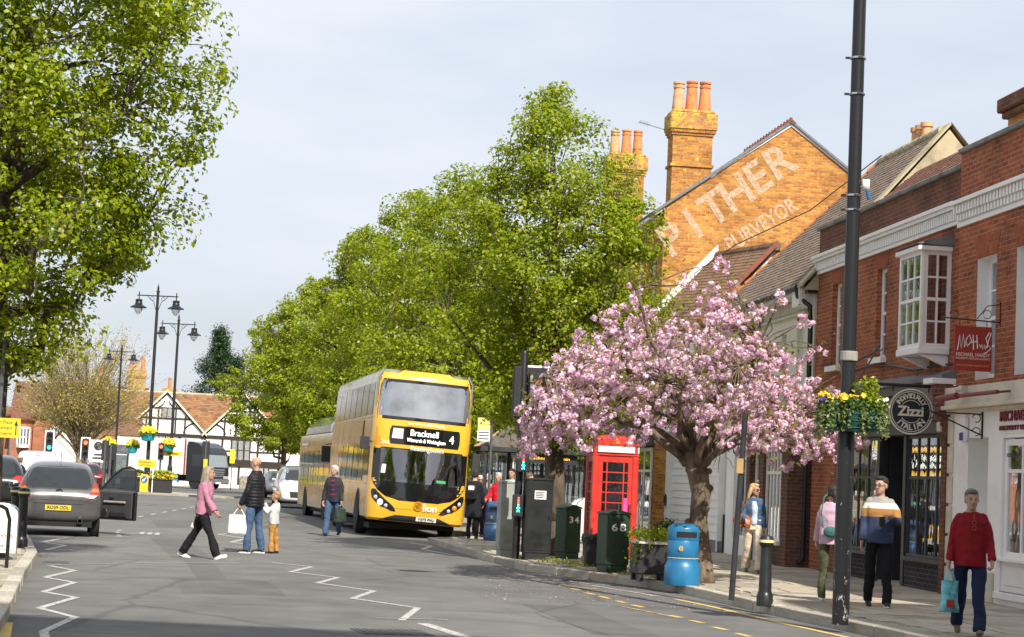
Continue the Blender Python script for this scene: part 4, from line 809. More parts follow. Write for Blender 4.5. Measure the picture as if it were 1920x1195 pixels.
# ---------------- trees ----------------
leafmat('leaf_spring', [(.11, .165, .006), (.23, .30, .008), (.34, .40, .014), (.17, .235, .008), (.44, .46, .028)], .46, .38)
leafmat('leaf_lime', [(.16, .22, .008), (.26, .33, .014), (.36, .40, .025), (.21, .27, .010)], .4, .4)
leafmat('leaf_dark', [(.018, .045, .014), (.03, .07, .02), (.045, .085, .024)], .2)
leafmat('leaf_box', [(.03, .08, .015), (.06, .13, .02), (.09, .17, .03)], .3)
leafmat('leaf_bud', [(.52, .42, .07), (.42, .38, .07), (.55, .40, .12), (.33, .33, .06)], .45)
leafmat('leaf_bronze', [(.22, .10, .03), (.20, .19, .03), (.30, .28, .04), (.16, .20, .03)], .45)
leafmat('petal_pink', [(.74, .48, .60), (.84, .66, .74), (.66, .38, .53), (.90, .80, .84), (.80, .57, .68)], .35, .6)
leafmat('petal_yellow', [(.75, .55, .02), (.8, .65, .05), (.7, .45, .02)], .2); leafmat('petal_purple', [(.06, .03, .22), (.1, .05, .3)], .2)
leafmat('ivy', [(.10, .17, .035), (.22, .27, .10), (.14, .20, .04), (.30, .33, .16)], .3)
def bark(name, c, c2):
    m, n, b, o = _new(name); z = _noise(n, 7, 8, rough=.7, stretch=(1, 1, .3)); r = _ramp(n, z.outputs['Fac'], [(.32, c2), (.55, c), (.72, tuple(np.array(c)*1.6))])
    n.links.new(r.outputs[0], b.inputs['Base Color']); b.inputs['Roughness'].default_value = .95; z2 = _noise(n, 16, 6, rough=.7, stretch=(1, 1, .35)); _bump(n, b, z2.outputs['Fac'], 1, .06); return m
bark('bark', (.12, .09, .06), (.03, .024, .018)); bark('bark_cherry', (.20, .15, .10), (.035, .026, .02)); bark('bark_pale', (.30, .24, .15), (.14, .11, .07))

def leaf_mesh(name, C, N, size, aspect=.62, fold=.25, rng=RNG, jit=.35):
    """one folded leaf at every centre C, facing roughly along N"""
    n = len(C); N = N + rng.normal(0, .55, (n, 3)); N /= np.linalg.norm(N, axis=1)[:, None]
    A = rng.normal(0, 1, (n, 3)); A -= N*(A*N).sum(1)[:, None]; A /= np.linalg.norm(A, axis=1)[:, None]; B = np.cross(N, A)
    s = size*(1+rng.uniform(-jit, jit, n))[:, None]
    V = np.empty((n, 4, 3)); V[:, 0] = C-A*s*.5; V[:, 2] = C+A*s*.5 - N*s*.08; V[:, 1] = C+B*s*.5*aspect+N*s*fold*.4; V[:, 3] = C-B*s*.5*aspect+N*s*fold*.4
    F = np.arange(4*n).reshape(n, 4); return np_mesh(name, V.reshape(-1, 3), F)
def curve_pts(a, b, sag, n=5, rng=RNG, wob=.06):
    a = np.array(a); b = np.array(b); L = np.linalg.norm(b-a); t = np.linspace(0, 1, n)[:, None]
    p = a+(b-a)*t; p[:, 2] += (sag*L*4*t*(1-t))[:, 0]; p[1:-1] += rng.normal(0, wob*L, (n-2, 3)); return p
def prof_r(prof, z): return np.interp(z, [p[0] for p in prof], [p[1] for p in prof])
def tree(name, label, loc, prof, clusters, per, leaf, lsize, trunk_r, fork_z, group=None, seed=1, sigma=.27, lean=(0, 0), barkm='bark', limbs=16, cat='tree', shoots=24, droop=0., twig=True):
    rng = np.random.default_rng(seed); P = thing(name, label, cat, loc, 0, group); H = prof[-1][0]; z0 = prof[0][0]
    # uneven outline: radius changes with direction and height
    ph = rng.uniform(0, 6.28, 6); am = rng.uniform(.05, .13, 6)
    def rad(z, a): return prof_r(prof, z)*(1+sum(am[k]*np.sin((k+1)*a+ph[k]+z*(.6+.35*k)) for k in range(6)))
    zs = []; 
    while len(zs) < clusters:
        z = rng.uniform(z0, H)
        if rng.random() < (prof_r(prof, z)/max(p[1] for p in prof))**1.1+.04: zs.append(z)
    zs = np.array(zs); an = rng.uniform(0, 2*np.pi, clusters); fr = rng.uniform(.15, 1, clusters)**.42
    rr = rad(zs, an)*fr; cx = lean[0]*zs/H; cy = lean[1]*zs/H
    C = np.stack([cx+rr*np.cos(an), cy+rr*np.sin(an), zs], 1)
    k = shoots; a2 = rng.uniform(0, 2*np.pi, k); z2 = rng.uniform(z0+.3*(H-z0), H, k); r2 = rad(z2, a2)*1.02+rng.uniform(.1, .45, k)
    Sx = np.stack([lean[0]*z2/H+r2*np.cos(a2), lean[1]*z2/H+r2*np.sin(a2), z2+rng.uniform(0, .35, k)], 1)
    # trunk and limbs
    b = MB(); fz = fork_z; top = np.array([lean[0], lean[1], H*.86]); base = np.zeros(3)
    tp = [base, (lean[0]*.1+rng.normal(0, .04), lean[1]*.1, fz*.5), (lean[0]*.3, lean[1]*.3, fz)]
    tp2 = [np.array(tp[-1])*(1-t)+top*t+rng.normal(0, .08, 3)*(t < 1) for t in (.2, .4, .6, .8, 1)]
    b.lathe([(trunk_r*1.55, -.06), (trunk_r*1.2, .12), (trunk_r*1.03, .4), (trunk_r, .7)], 12)
    b.tube([tp[0]+np.array([0, 0, .6]), tp[1], tp[2]], [trunk_r, trunk_r*.92, trunk_r*.86], 12)
    b.build('trunk', barkm, P, smooth='all')
    lb = MB(); lb.tube([tp[2]]+tp2, [trunk_r*.86, trunk_r*.66, trunk_r*.5, trunk_r*.36, trunk_r*.22, trunk_r*.08], 8)
    nodes = []
    for i in range(limbs):
        t = i/limbs; zf = fz*.9+(H*.8-fz)*t*.85; axis = np.array([lean[0]*zf/H, lean[1]*zf/H, zf]); a = i*2.4+rng.uniform(-.4, .4)
        ze = min(zf+rng.uniform(.6, 1.8), H*.95); e = np.array([lean[0]*ze/H+rad(ze, a)*.82*np.cos(a), lean[1]*ze/H+rad(ze, a)*.82*np.sin(a), ze])
        pts = curve_pts(axis, e, -.05 if t < .3 else .05, 6, rng); r0 = trunk_r*(.5-.3*t); lb.tube(pts, list(np.linspace(r0, .012, 6)), 6); nodes += [(p, r0*(1-j/7)) for j, p in enumerate(pts) if j > 0]
    NP = np.array([q[0] for q in nodes])
    if twig:
        for c in np.vstack([C, Sx]):
            d = np.linalg.norm(NP-c, axis=1)+np.where(NP[:, 2] > c[2]+.3, 1.5, 0); j = d.argmin()
            if d[j] < 1.7: lb.tube(curve_pts(NP[j], c, .06, 5, rng, .03), [max(min(nodes[j][1]*.45, .03), .008), .013, .010, .007, .004], 4, cap=False)
    o = lb.build('branches', barkm, P, smooth='all'); tag(o, kind='stuff')
    # leaves
    cnt = rng.poisson(per, clusters)+5; idx = np.repeat(np.arange(clusters), cnt); sg = sigma*rng.uniform(.6, 1.4, clusters)
    G = rng.normal(0, 1, (len(idx), 3)); gl = np.linalg.norm(G, axis=1)[:, None]; G = G/gl*np.minimum(gl, 1.75); L = C[idx]+G*sg[idx][:, None]*np.array([1.15, 1.15, .68]); 
    if droop: L[:, 2] -= droop*np.abs(rng.normal(0, 1, len(idx)))
    i2 = np.repeat(np.arange(k), int(per*.45)); t = rng.uniform(0, 1, len(i2))[:, None]; inner = Sx*np.array([.86, .86, .96]); L2 = inner[i2]*(1-t)+Sx[i2]*t+rng.normal(0, .075, (len(i2), 3))
    LN = np.vstack([G/np.linalg.norm(G, axis=1)[:, None], rng.normal(0, .5, L2.shape)]); L = np.vstack([L, L2]); ax = np.stack([lean[0]*L[:, 2]/H, lean[1]*L[:, 2]/H, L[:, 2]*0+L[:, 2]-.8], 1)
    N = L-ax; N /= np.linalg.norm(N, axis=1)[:, None]+1e-6; N = N*.35+LN*.75+np.array([0, -.1, .55])
    o = mkobj('crown', leaf_mesh('crown', L, N, lsize, rng=rng), leaf, P); tag(o, kind='stuff')
    return P
PROF = [(1.6, .5), (2.4, 1.6), (4, 2.4), (6, 2.7), (8, 2.35), (9.6, 1.4), (10.6, .5), (11, .1)]
def scaled(h, r, z0=None): 
    p = [(z*h/11, q*r/2.6) for z, q in PROF]; return p
tree('street_tree', 'big spring green tree leaning in from the left edge of the street', (-7.6, 28.2, .1), [(2.7, .5), (3.3, 1.2), (4.2, 1.9), (5.0, 2.6), (6.5, 2.55), (7.8, 2.85), (9.5, 2.55), (11, 1.5), (11.8, .3)], 620, 135, 'leaf_spring', .088, .29, 2.9, 'spring green street trees', 3, .215, shoots=60, limbs=26)
tree('street_tree', 'spring green tree behind the tall black signal cabinet, nearest on the right', (1.05, 38.4, .1), [(2.2, .4), (2.8, 1.4), (4.0, 2.0), (5.9, 2.2), (7.2, 1.85), (8.1, 1.05), (8.9, .5), (9.4, .1)], 430, 140, 'leaf_spring', .085, .22, 2.3, 'spring green street trees', 11, .205, (-.35, 0), shoots=46, limbs=20)
for i, (x, y, h, r, lab, n, m, ls) in enumerate([(-1.75, 57, 10.6, 2.7, 'spring green tree rising right behind the front of the yellow bus', 420, 'leaf_spring', .1), (-3.7, 68, 11.5, 2.9, 'spring green tree rising behind the roof of the rear bus', 400, 'leaf_spring', .11),
        (-6.0, 80, 11.9, 3.1, 'spring green tree third in the row behind the buses', 380, 'leaf_spring', .125), (-9.9, 98, 11.2, 3.2, 'lime green tree near the far end of the row', 360, 'leaf_lime', .14), (-13.6, 118, 10.4, 3.3, 'lime green tree beside the half-timbered house, last in the row', 340, 'leaf_lime', .16)]):
    tree('street_tree', lab, (x, y, .1), [(z if y < 90 else z*.88+.12*h, q) for z, q in scaled(h, r)], int(n*.85), 118, m, ls*1.1, .2, 2.0, 'spring green street trees', 20+i, .25, shoots=34, limbs=14)

# --- cherry in blossom ---
def cherry():
    rng = np.random.default_rng(5); P = thing('cherry_tree', 'pink blossoming cherry tree with gnarled trunk behind the blue bin', 'tree', (3.1, 30.1, .1))
    b = MB()
    tr = [(0, 0, -.05), (.02, 0, .25), (.0, 0, .6), (-.05, .02, 1.0), (-.02, .0, 1.4), (-.1, .0, 1.75), (-.2, 0, 2.05)]
    b.tube(tr, [.27, .19, .145, .14, .155, .165, .165], 14)
    for k in range(12):
        a = rng.uniform(0, 6.28); z = rng.uniform(.7, 1.9); b.ball((-.05+.16*math.cos(a), .16*math.sin(a), z), rng.uniform(.05, .09), n=8, m=6)
    b.build('trunk', 'bark_cherry', P, smooth='all')
    c0 = np.array([-.45, 0, 0]); lb = MB(); nodes = []
    for i in range(15):
        a = i*2.39996+.3; r = rng.uniform(1.5, 2.5); z = rng.uniform(2.3, 3.9) if i % 3 else rng.uniform(3.6, 4.6); r *= 1 if z < 3.6 else .6
        e = np.array([c0[0]+r*math.cos(a), r*math.sin(a)*.9, z]); s = np.array([-.15, 0, 1.75])+rng.normal(0, .05, 3)
        pts = curve_pts(s, e, .10, 7, rng, .035); lb.tube(pts, list(np.linspace(.078, .012, 7)), 7); nodes += [(p, .08*(1-j/8)) for j, p in enumerate(pts) if j > 1]
    NP = np.array([q[0] for q in nodes])
    # blossom clusters over a flat dome
    n = 1000; a = rng.uniform(0, 6.283, n); u = rng.uniform(0, 1, n); rho = np.sqrt(u); rmax = 2.62*(1+.07*np.sin(3*a+1)+.06*np.sin(5*a+2))
    zt = 4.25-1.55*rho**2.2+.28*np.sin(2.3*a+rho*4); zb = 2.02-.2*rho+.45*(1-rho)
    f = rng.uniform(0, 1, n)**.5; z = zb+(zt-zb)*f; r = rho*rmax
    C = np.stack([c0[0]+r*np.cos(a), r*np.sin(a)*.92, z+rng.normal(0, .1, n)], 1)
    # a few long sprays above the dome, as in the upper right
    ex = np.array([(x, y, zz) for x, y, zz in [(.25, -.4, 4.7), (.3, -.4, 4.95), (.2, -.35, 5.1), (.95, -.5, 4.55), (1.0, -.5, 4.7), (.5, -.3, 4.3), (1.45, -.4, 4.35), (-1.2, -.3, 4.65), (-.4, -.4, 4.85), (-1.6, -.3, 4.4), (1.7, -.4, 3.95), (2.1, -.3, 3.6), (2.25, -.2, 3.1), (.1, -.4, 5.2), (.05, -.4, 4.8)]])
    ex = ex-np.array([0, 0, .22]); C = np.vstack([C, ex])
    for c in np.vstack([C[::2], ex]):
        d = np.linalg.norm(NP-c, axis=1); j = d.argmin(); lb.tube(curve_pts(NP[j], c, .05, 4, rng, .05), [max(min(nodes[j][1]*.5, .022), .007), .011, .008, .004], 4, cap=False)
    for k in range(26):
        s = NP[rng.integers(len(NP))]; e = s+np.array([rng.normal(0, .25), rng.normal(0, .25), -rng.uniform(.2, .5)]); lb.tube(curve_pts(s, e, .25, 6, rng, .06), .005, 4, cap=False)
    tag(lb.build('branches', 'bark_cherry', P, smooth='all'), kind='stuff')
    m = rng.poisson(2.0, len(C))+1; ci = np.repeat(np.arange(len(C)), m); PC = C[ci]+rng.normal(0, .065, (len(ci), 3))*np.array([1, 1, .8])
    k = 24; pr = rng.uniform(.042, .066, len(PC)); D = rng.normal(0, 1, (len(PC), k, 3)); D /= np.linalg.norm(D, axis=2)[:, :, None]
    Lc = (PC[:, None]+D*pr[:, None, None]*rng.uniform(.55, 1, (len(PC), k, 1))).reshape(-1, 3)
    tag(mkobj('blossom', leaf_mesh('blossom', Lc, D.reshape(-1, 3)*1.6, .047, .95, .3, rng), 'petal_pink', P), kind='stuff')
    li = np.repeat(np.arange(len(C)), 6); LC = C[li]+rng.normal(0, .11, (len(li), 3))+np.array([0, 0, .05]); tag(mkobj('leaves', leaf_mesh('leaves', LC, rng.normal(0, 1, LC.shape)+np.array([0, -.3, .5]), .085, .45, .3, rng), 'leaf_bronze', P), kind='stuff')
    return P
cherry()

# --- bare willow-like tree far left, conifer and bare trees behind the timbered house ---
def bare_tree(label, loc, H, Rr, n, seed, leafm, leaves, barkm='bark_pale', name='bare_tree', size=.12):
    rng = np.random.default_rng(seed); P = thing(name, label, 'tree', loc); b = MB(); b.tube([(0, 0, -.1), (0, 0, H*.12), (.1, 0, H*.28)], [.38, .3, .26], 8); b.build('trunk', barkm, P, smooth='all')
    lb = MB(); tips = []
    for i in range(n):
        a = rng.uniform(0, 6.28); el = rng.uniform(.15, 1.0); r = Rr*rng.uniform(.45, 1)*(1-.45*el); z = H*(.35+.65*el)*rng.uniform(.8, 1)
        s = np.array([rng.normal(0, .12), rng.normal(0, .12), H*rng.uniform(.14, .3)]); e = np.array([r*math.cos(a), r*math.sin(a), z]); pts = curve_pts(s, e, .10, 7, rng, .02); th = rng.uniform(.03, .07) if i % 4 == 0 else .022
        lb.tube(pts, list(np.linspace(th, .012, 7)), 4, cap=False); tips += [pts[j] for j in (2, 3, 4, 5, 6)]
        for q in range(4):
            p = pts[rng.integers(2, 6)]; d = (e-s)/np.linalg.norm(e-s)*rng.uniform(.8, 1.8)+rng.normal(0, .5, 3); t = curve_pts(p, p+d, -.04, 4, rng, .03); lb.tube(t, [.014, .012, .01, .008], 3, cap=False); tips += list(t[1:])
    tag(lb.build('branches', barkm, P), kind='stuff')
    if leaves:
        tips = np.array(tips); i = rng.integers(0, len(tips), leaves); L = tips[i]+rng.normal(0, .22, (leaves, 3)); tag(mkobj('crown', leaf_mesh('crown', L, rng.normal(0, 1, L.shape), size, .5, rng=rng), leafm, P), kind='stuff')
    return P
bare_tree('wide golden budding tree behind the traffic lights on the left', (-27.8, 126, 0), 10.9, 6.4, 300, 31, 'leaf_bud', 12500, name='budding_tree', size=.15)
bare_tree('bare pale tree right of the dark conifer, behind the timbered house', (-26.0, 188, 0), 11.5, 4.2, 130, 32, 'leaf_bud', 700)
bare_tree('small bare tree between the lamp columns and the conifer', (-30.5, 196, 0), 8.6, 3.4, 70, 33, 'leaf_bud', 500)
def conifer(label, loc, H, Rr, seed):
    rng = np.random.default_rng(seed); P = thing('conifer_tree', label, 'tree', loc); b = MB(); b.tube([(0, 0, 0), (0, 0, H*.5), (0, 0, H)], [.4, .25, .03], 8); b.build('trunk', 'bark', P)
    Cc = []
    for i in range(560):
        z = H*(.12+.87*rng.random()**.9); r = Rr*(1-z/H)**.8*rng.uniform(.3, 1.0)*(1+.35*math.sin(z*2.1+1)); a = rng.uniform(0, 6.28); Cc.append((r*math.cos(a), r*math.sin(a), z-.25*r))
    for i in range(90): Cc.append((1.9+rng.normal(0, .5), rng.normal(0, .4), H*.62+rng.uniform(0, H*.2)))
    Cc = np.array(Cc); idx = np.repeat(np.arange(len(Cc)), 34); L = Cc[idx]+rng.normal(0, 1, (len(idx), 3))*np.array([.3, .3, .34]); L[:, 2] -= np.abs(rng.normal(0, .3, len(idx)))
    tag(mkobj('crown', leaf_mesh('crown', L, rng.normal(0, 1, L.shape), .27, .35, rng=rng), 'leaf_dark', P), kind='stuff')
conifer('dark green conifer rising behind the half-timbered house roof', (-28.8, 190, 0), 15.4, 6.4, 41)
# ---------------- far end of the street ----------------
mat('timber', (.035, .026, .02), .85, var=.3, scale=6, bump=.3); mat('panel_white', (.82, .80, .74), .85, var=.05, scale=2, bump=.2)
mat('lattice_glass', (.10, .11, .11), .15, var=.3, scale=12); mat('flint', (.30, .26, .20), .9, var=.5, scale=5, bump=.8, bscale=12)
TH = thing('half_timbered_house', 'black and white half-timbered house with two gables and orange tiled roof', 'house', (-23.85, 152, 0), R(8.9))
b = MB()
for s in (-1, 1):
    x = 3.05*s; b.add([(x-3.05, 0, 0), (x+3.05, 0, 0), (x+3.05, 0, 4.0), (x, 0, 7.15), (x-3.05, 0, 4.0)], [(0, 1, 2, 3, 4)])
b.add([(-9.4, .6, 0), (-6.1, .6, 0), (-6.1, .6, 3.4), (-9.4, .6, 3.4)], [(0, 1, 2, 3)]); b.box(6.1, 9.5, .6, 3, 0, 3.6); b.build('wall', 'panel_white', TH)
def beam(x0, z0, x1, z1, wd=.16, y=-.06):
    p = Vector((x0, 0, z0)); q = Vector((x1, 0, z1)); d = q-p; L = d.length; a = math.atan2(d.z, d.x); m = MB(); m.box(0, L, y, .0-.002, -wd/2, wd/2); m.build('beam', 'timber', TH, M=T(x0, 0, z0) @ RY(-a))
for s in (-1, 1):
    x = 3.05*s
    beam(x-3.05, 3.95, x+3.05, 3.95, .26, -.08); beam(x-1.85, 5.25, x+1.85, 5.25, .14); beam(x-1.15, 6.05, x+1.15, 6.05, .12, -.05); beam(x-3.02, 2.9, x+3.02, 2.9, .12, -.05)
    for dx in (-1.5, .75, 1.5): beam(x+dx, 4.08, x+dx, 4.0+3.15*(1-abs(dx)/3.05)-.1, .13, -.07)
    beam(x-.6, 4.08, x-.6, 6.05, .13, -.07)
    for dx in (-3.0, -1.6, -.2, 1.2, 2.9): beam(x+dx, .3, x+dx, 3.82, .16, -.065)
    for sg in (-1, 1):
        pts = [(x+sg*(2.3-.9*math.cos(t)*1), -.03, 4.0+.95*math.sin(t)) for t in np.linspace(.2, 1.5, 7)]; m = MB(); m.tube(pts, .06, 6); m.build('brace', 'timber', TH)
        pts = [(x+sg*(.9-.75*math.sin(t)), -.03, 6.05+.75*(1-math.cos(t))) for t in np.linspace(.1, 1.3, 6)]; m = MB(); m.tube(pts, .05, 6); m.build('brace', 'timber', TH)
        m = MB(); m.add([(x, -.28, 7.3), (x+sg*3.25, -.28, 3.93), (x+sg*3.25, -.28, 4.13), (x, -.28, 7.52), (x, -.2, 7.3), (x+sg*3.25, -.2, 3.93), (x+sg*3.25, -.2, 4.13), (x, -.2, 7.52)], [(0, 1, 2, 3), (4, 7, 6, 5), (3, 2, 6, 7), (0, 4, 5, 1)]); m.build('bargeboard', 'cream_trim', TH)
def lattice_window(x, z, wd, h, n):
    m = MB(); m.box(x-wd/2-.08, x+wd/2+.08, -.1, -.07, z-h/2-.08, z-h/2); m.box(x-wd/2-.08, x+wd/2+.08, -.1, -.07, z+h/2, z+h/2+.08)
    for k in range(n+1): c = x-wd/2+wd*k/n; m.box(c-.04, c+.04, -.11, -.07, z-h/2, z+h/2)
    if h > 1: m.box(x-wd/2, x+wd/2, -.105, -.07, z-.03, z+.03)
    f = m.build('window', 'timber', TH)
    for k in range(n):
        c0 = x-wd/2+wd*k/n+.04; c1 = x-wd/2+wd*(k+1)/n-.04; m = MB(); m.box(c0, c1, -.085, -.075, z-h/2, z+h/2); m.build('pane', 'lattice_glass', f)
        m = MB(); 
        for q in np.arange(-4, 5): 
            for sg in (-1, 1): m.tube([((c0+c1)/2+q*.11-sg*h*.25, -.09, z-h/2), ((c0+c1)/2+q*.11+sg*h*.25, -.09, z+h/2)], .011, 3, cap=False)
        m.v = [(min(max(p[0], c0), c1), p[1], p[2]) for p in m.v]; tag(m.build('lead_came', 'white_render', f), kind='stuff')
lattice_window(-3.0, 5.65, .8, .75, 2); lattice_window(3.1, 5.65, .8, .75, 2); lattice_window(-3.0, 3.42, 2.0, .75, 4); lattice_window(2.9, 3.0, 1.5, 1.5, 3); lattice_window(-4.5, 1.6, 1.5, 1.2, 3); lattice_window(4.6, 1.5, 1.2, 1.0, 3)
q = MB(); q.add([(-9.6, .3, 3.3), (9.6, .3, 3.3), (9.6, 4.2, 7.35), (-9.6, 4.2, 7.35), (-9.6, 8.2, 3.3), (9.6, 8.2, 3.3)], [(0, 1, 2, 3), (3, 2, 5, 4)])
for s in (-1, 1):
    x = 3.05*s; q.add([(x, -.26, 7.36), (x-3.3, -.26, 3.98), (x-3.3, 4.2, 3.98), (x, 4.2, 7.36), (x+3.3, -.26, 3.98), (x+3.3, 4.2, 3.98)], [(0, 3, 2, 1), (0, 4, 5, 3)])
rf = q.build('roof', 'tiles_orange', TH)
tile_roof(rf, (-3.05, .32, 3.35), (1, 0, 0), (0, 3.9, 4.05), 6.1, 5.6, 'tiles_orange', ok=lambda a, h: abs(a-3.05) < h*.52+.1, cap=0, tw=.3, ex=.2, seed=8)
tile_roof(rf, (-9.6, .32, 3.35), (1, 0, 0), (0, 3.9, 4.05), 6.4, 5.6, 'tiles_orange', ok=lambda a, h: a < 3.3+.62*h, cap=0, tw=.3, ex=.2, seed=9)
q = MB(); q.lathe([(.12, -9.6), (.12, 9.6)], 8, T(0, 4.2, 7.4) @ RY(math.pi/2)); q.build('ridge', 'cement', rf)
q = MB(); q.box(3.0, 6.2, -.25, -.1, 0, 1.0); q.build('low_wall', 'flint', TH); q = MB(); q.box(2.0, 6.3, -.12, -.02, 1.7, 2.2); q.build('porch_beam', 'timber', TH)

def far_house(name, label, x0, x1, y, h, wm, roof, rise, wins, rz=0., gable=False, depth=7, wmat='white_paint', bays=()):
    P = thing(name, label, 'building', ((x0+x1)/2, y, 0), rz); w2 = (x1-x0)/2; b = MB()
    b.box(-w2, w2, 0, depth, 0, h)
    if gable: b.prism([(-w2, h), (w2, h), (0, h+rise)], .0, depth, 'y')
    b.build('wall', wm, P); q = MB()
    if gable: q.add([(0, -.3, h+rise+.1), (-w2-.3, -.3, h-.1), (-w2-.3, depth, h-.1), (0, depth, h+rise+.1), (w2+.3, -.3, h-.1), (w2+.3, depth, h-.1)], [(0, 3, 2, 1), (0, 4, 5, 3)])
    else: q.add([(-w2-.2, -.3, h-.05), (w2+.2, -.3, h-.05), (w2+.2, depth/2, h+rise), (-w2-.2, depth/2, h+rise), (-w2-.2, depth+.3, h), (w2+.2, depth+.3, h)], [(0, 1, 2, 3), (3, 2, 5, 4)]); q.add([(-w2, 0, h), (-w2, depth, h), (-w2, depth/2, h+rise)], [(0, 1, 2)]); q.add([(w2, 0, h), (w2, depth, h), (w2, depth/2, h+rise)], [(0, 2, 1)])
    q.build('roof', roof, P, solid=.12)
    for (xa, xb, za, zb) in wins:
        q = MB(); d = -.06; q.box(xa, xa+.08, d, 0, za, zb); q.box(xb-.08, xb, d, 0, za, zb); q.box(xa+.08, xb-.08, d, 0, za, za+.08); q.box(xa+.08, xb-.08, d, 0, zb-.08, zb); q.box((xa+xb)/2-.03, (xa+xb)/2+.03, d, 0, za+.08, zb-.08)
        f = q.build('window', wmat, P); pane(f, T((xa+xb)/2, -.02, (za+zb)/2), xb-xa-.1, zb-za-.1, 'shop_glass')
    for (xa, xb, za, zb) in bays:
        q = MB(); q.prism([(xa, 0), (xa+.25, -.55), (xb-.25, -.55), (xb, 0)], za, za+.25, 'z'); q.prism([(xa, 0), (xa+.25, -.55), (xb-.25, -.55), (xb, 0)], zb-.15, zb, 'z')
        for (cx, cy) in ((xa+.04, -.04), (xa+.27, -.52), (xb-.27, -.52), (xb-.04, -.04), ((xa+xb)/2, -.53)): q.box(cx-.05, cx+.05, cy-.04, cy+.04, za+.25, zb-.15)
        q.box(xa+.2, xb-.2, -.53, -.5, (za+zb)/2-.04, (za+zb)/2+.04); f = q.build('bay_window', 'white_paint', P)
        q = MB(); q.prism([(xa+.06, -.0), (xa+.29, -.5), (xb-.29, -.5), (xb-.06, -.0)], za+.25, zb-.15, 'z'); q.build('pane', 'lattice_glass', f)
    return P
brick('brick_far', (.45, .17, .08), (.36, .12, .06), (.4, .3, .22)); brick('brick_yellow', (.52, .36, .13), (.44, .28, .10), (.45, .36, .22), lichen=(.5, .42, .12, .6))
fin = far_house('brick_office', 'orange brick office with tall brick fins at the far left', -45, -36.7, 150, 5.0, 'brick_far', 'tiles_red', .6, [(-3.5+1.4*k, -2.6+1.4*k, 1.4, 4.2) for k in range(5)], R(12))
for k in range(7): q = MB(); q.box(-4.0+1.3*k, -3.75+1.3*k, -.55, 0, .4, 4.6); q.build('fin', 'brick_far', fin)
far_house('brick_shop_house', 'red brick house with white oriel bay windows behind the white van', -36.6, -34.2, 149, 4.9, 'brick_far', 'tiles_red', 2.0, [], R(12), bays=[(.1, 1.15, 2.3, 4.15)])
far_house('brick_shop_house', 'narrow red brick house with a white bay beside the fins', -38.1, -36.62, 148.6, 4.6, 'brick_far', 'tiles_red', 1.5, [], R(12), bays=[(-.4, .6, 2.4, 4.0)])
far_house('cream_cottage', 'cream rendered cottage with dark roof left of the traffic lights', -34.6, -32.0, 147, 2.9, 'cream_render', 'tiles_grey', 1.7, [(-1.1, -.8, 1.9, 2.7), (.75, 1.0, 1.9, 2.7)], R(12), True)
far_house('cream_cottage', 'long cream cottage with tall blue-grey windows behind the street sign', -31.9, -28.2, 148, 3.7, 'cream_render', 'tiles_orange', 1.7, [(-.6, -.2, 2.4, 3.4), (.3, .7, 2.4, 3.4)], R(12))
tf = far_house('timbered_cottage', 'dark timbered cottage between the lamps and the white lorry', -30.6, -28.2, 139, 2.7, 'panel_white', 'tiles_brown', .9, [], R(10))
for k in range(8): q = MB(); q.box(-1.15+.31*k, -1.04+.31*k, -.06, 0, .1, 2.6); q.build('beam', 'timber', tf)
for z in (.9, 1.9): q = MB(); q.box(-1.15, 1.15, -.08, 0, z, z+.2); q.build('beam', 'timber', tf)
bh = far_house('chimney_house', 'large orange brick house with tall yellowish chimneys behind the budding tree', -45, -33.2, 176, 6.4, 'brick_far', 'tiles_red', 2.3, [(-4+2.4*k, -3+2.4*k, 3.5, 5.0) for k in range(4)], R(11), depth=9)
chimney(bh, 4.9, 2.6, 5.5, 10.3, 1.6, 1.2, 1, 'brick_yellow', 'brick_yellow')
for dx in (-.55, .5): q = MB(); q.lathe([(.2, 10.2), (.16, 11.5), (0, 11.5)], 10, T(4.9+dx, 2.6, 0)); q.build('chimney_pot', 'terracotta', bh)
chimney(bh, 1.6, 3.6, 7, 9.4, 1.6, 1.0, 2, 'brick_yellow', 'brick_yellow'); chimney(bh, 8.0, 3.6, 5, 8.8, 1.2, 1.0, 2, 'brick_far', 'brick_yellow')
far_house('rear_house', 'far house with orange chimney peeping over the last tree', -24, -14, 200, 6.5, 'brick_far', 'tiles_brown', 2.2, [(-2, -1, 3, 4.4), (1, 2, 3, 4.4)], R(6))
q = far_house('white_shop', 'white fronted shop seen under the last trees', -19.5, -9, 158, 5.0, 'panel_white', 'tiles_brown', 2.2, [(-3.5+1.8*k, -2.5+1.8*k, .8, 2.4) for k in range(4)], R(6), wmat='timber')
for x, lab, h in ((-60, 'brick row out of sight beyond the big left tree', 7.5),): far_house('far_row', 'brick row far left behind the big tree trunk', -62, -46, 152, h, 'brick_far', 'tiles_red', 2, [(-6+2.4*k, -5+2.4*k, 3.5, 5.0) for k in range(5)], R(14))

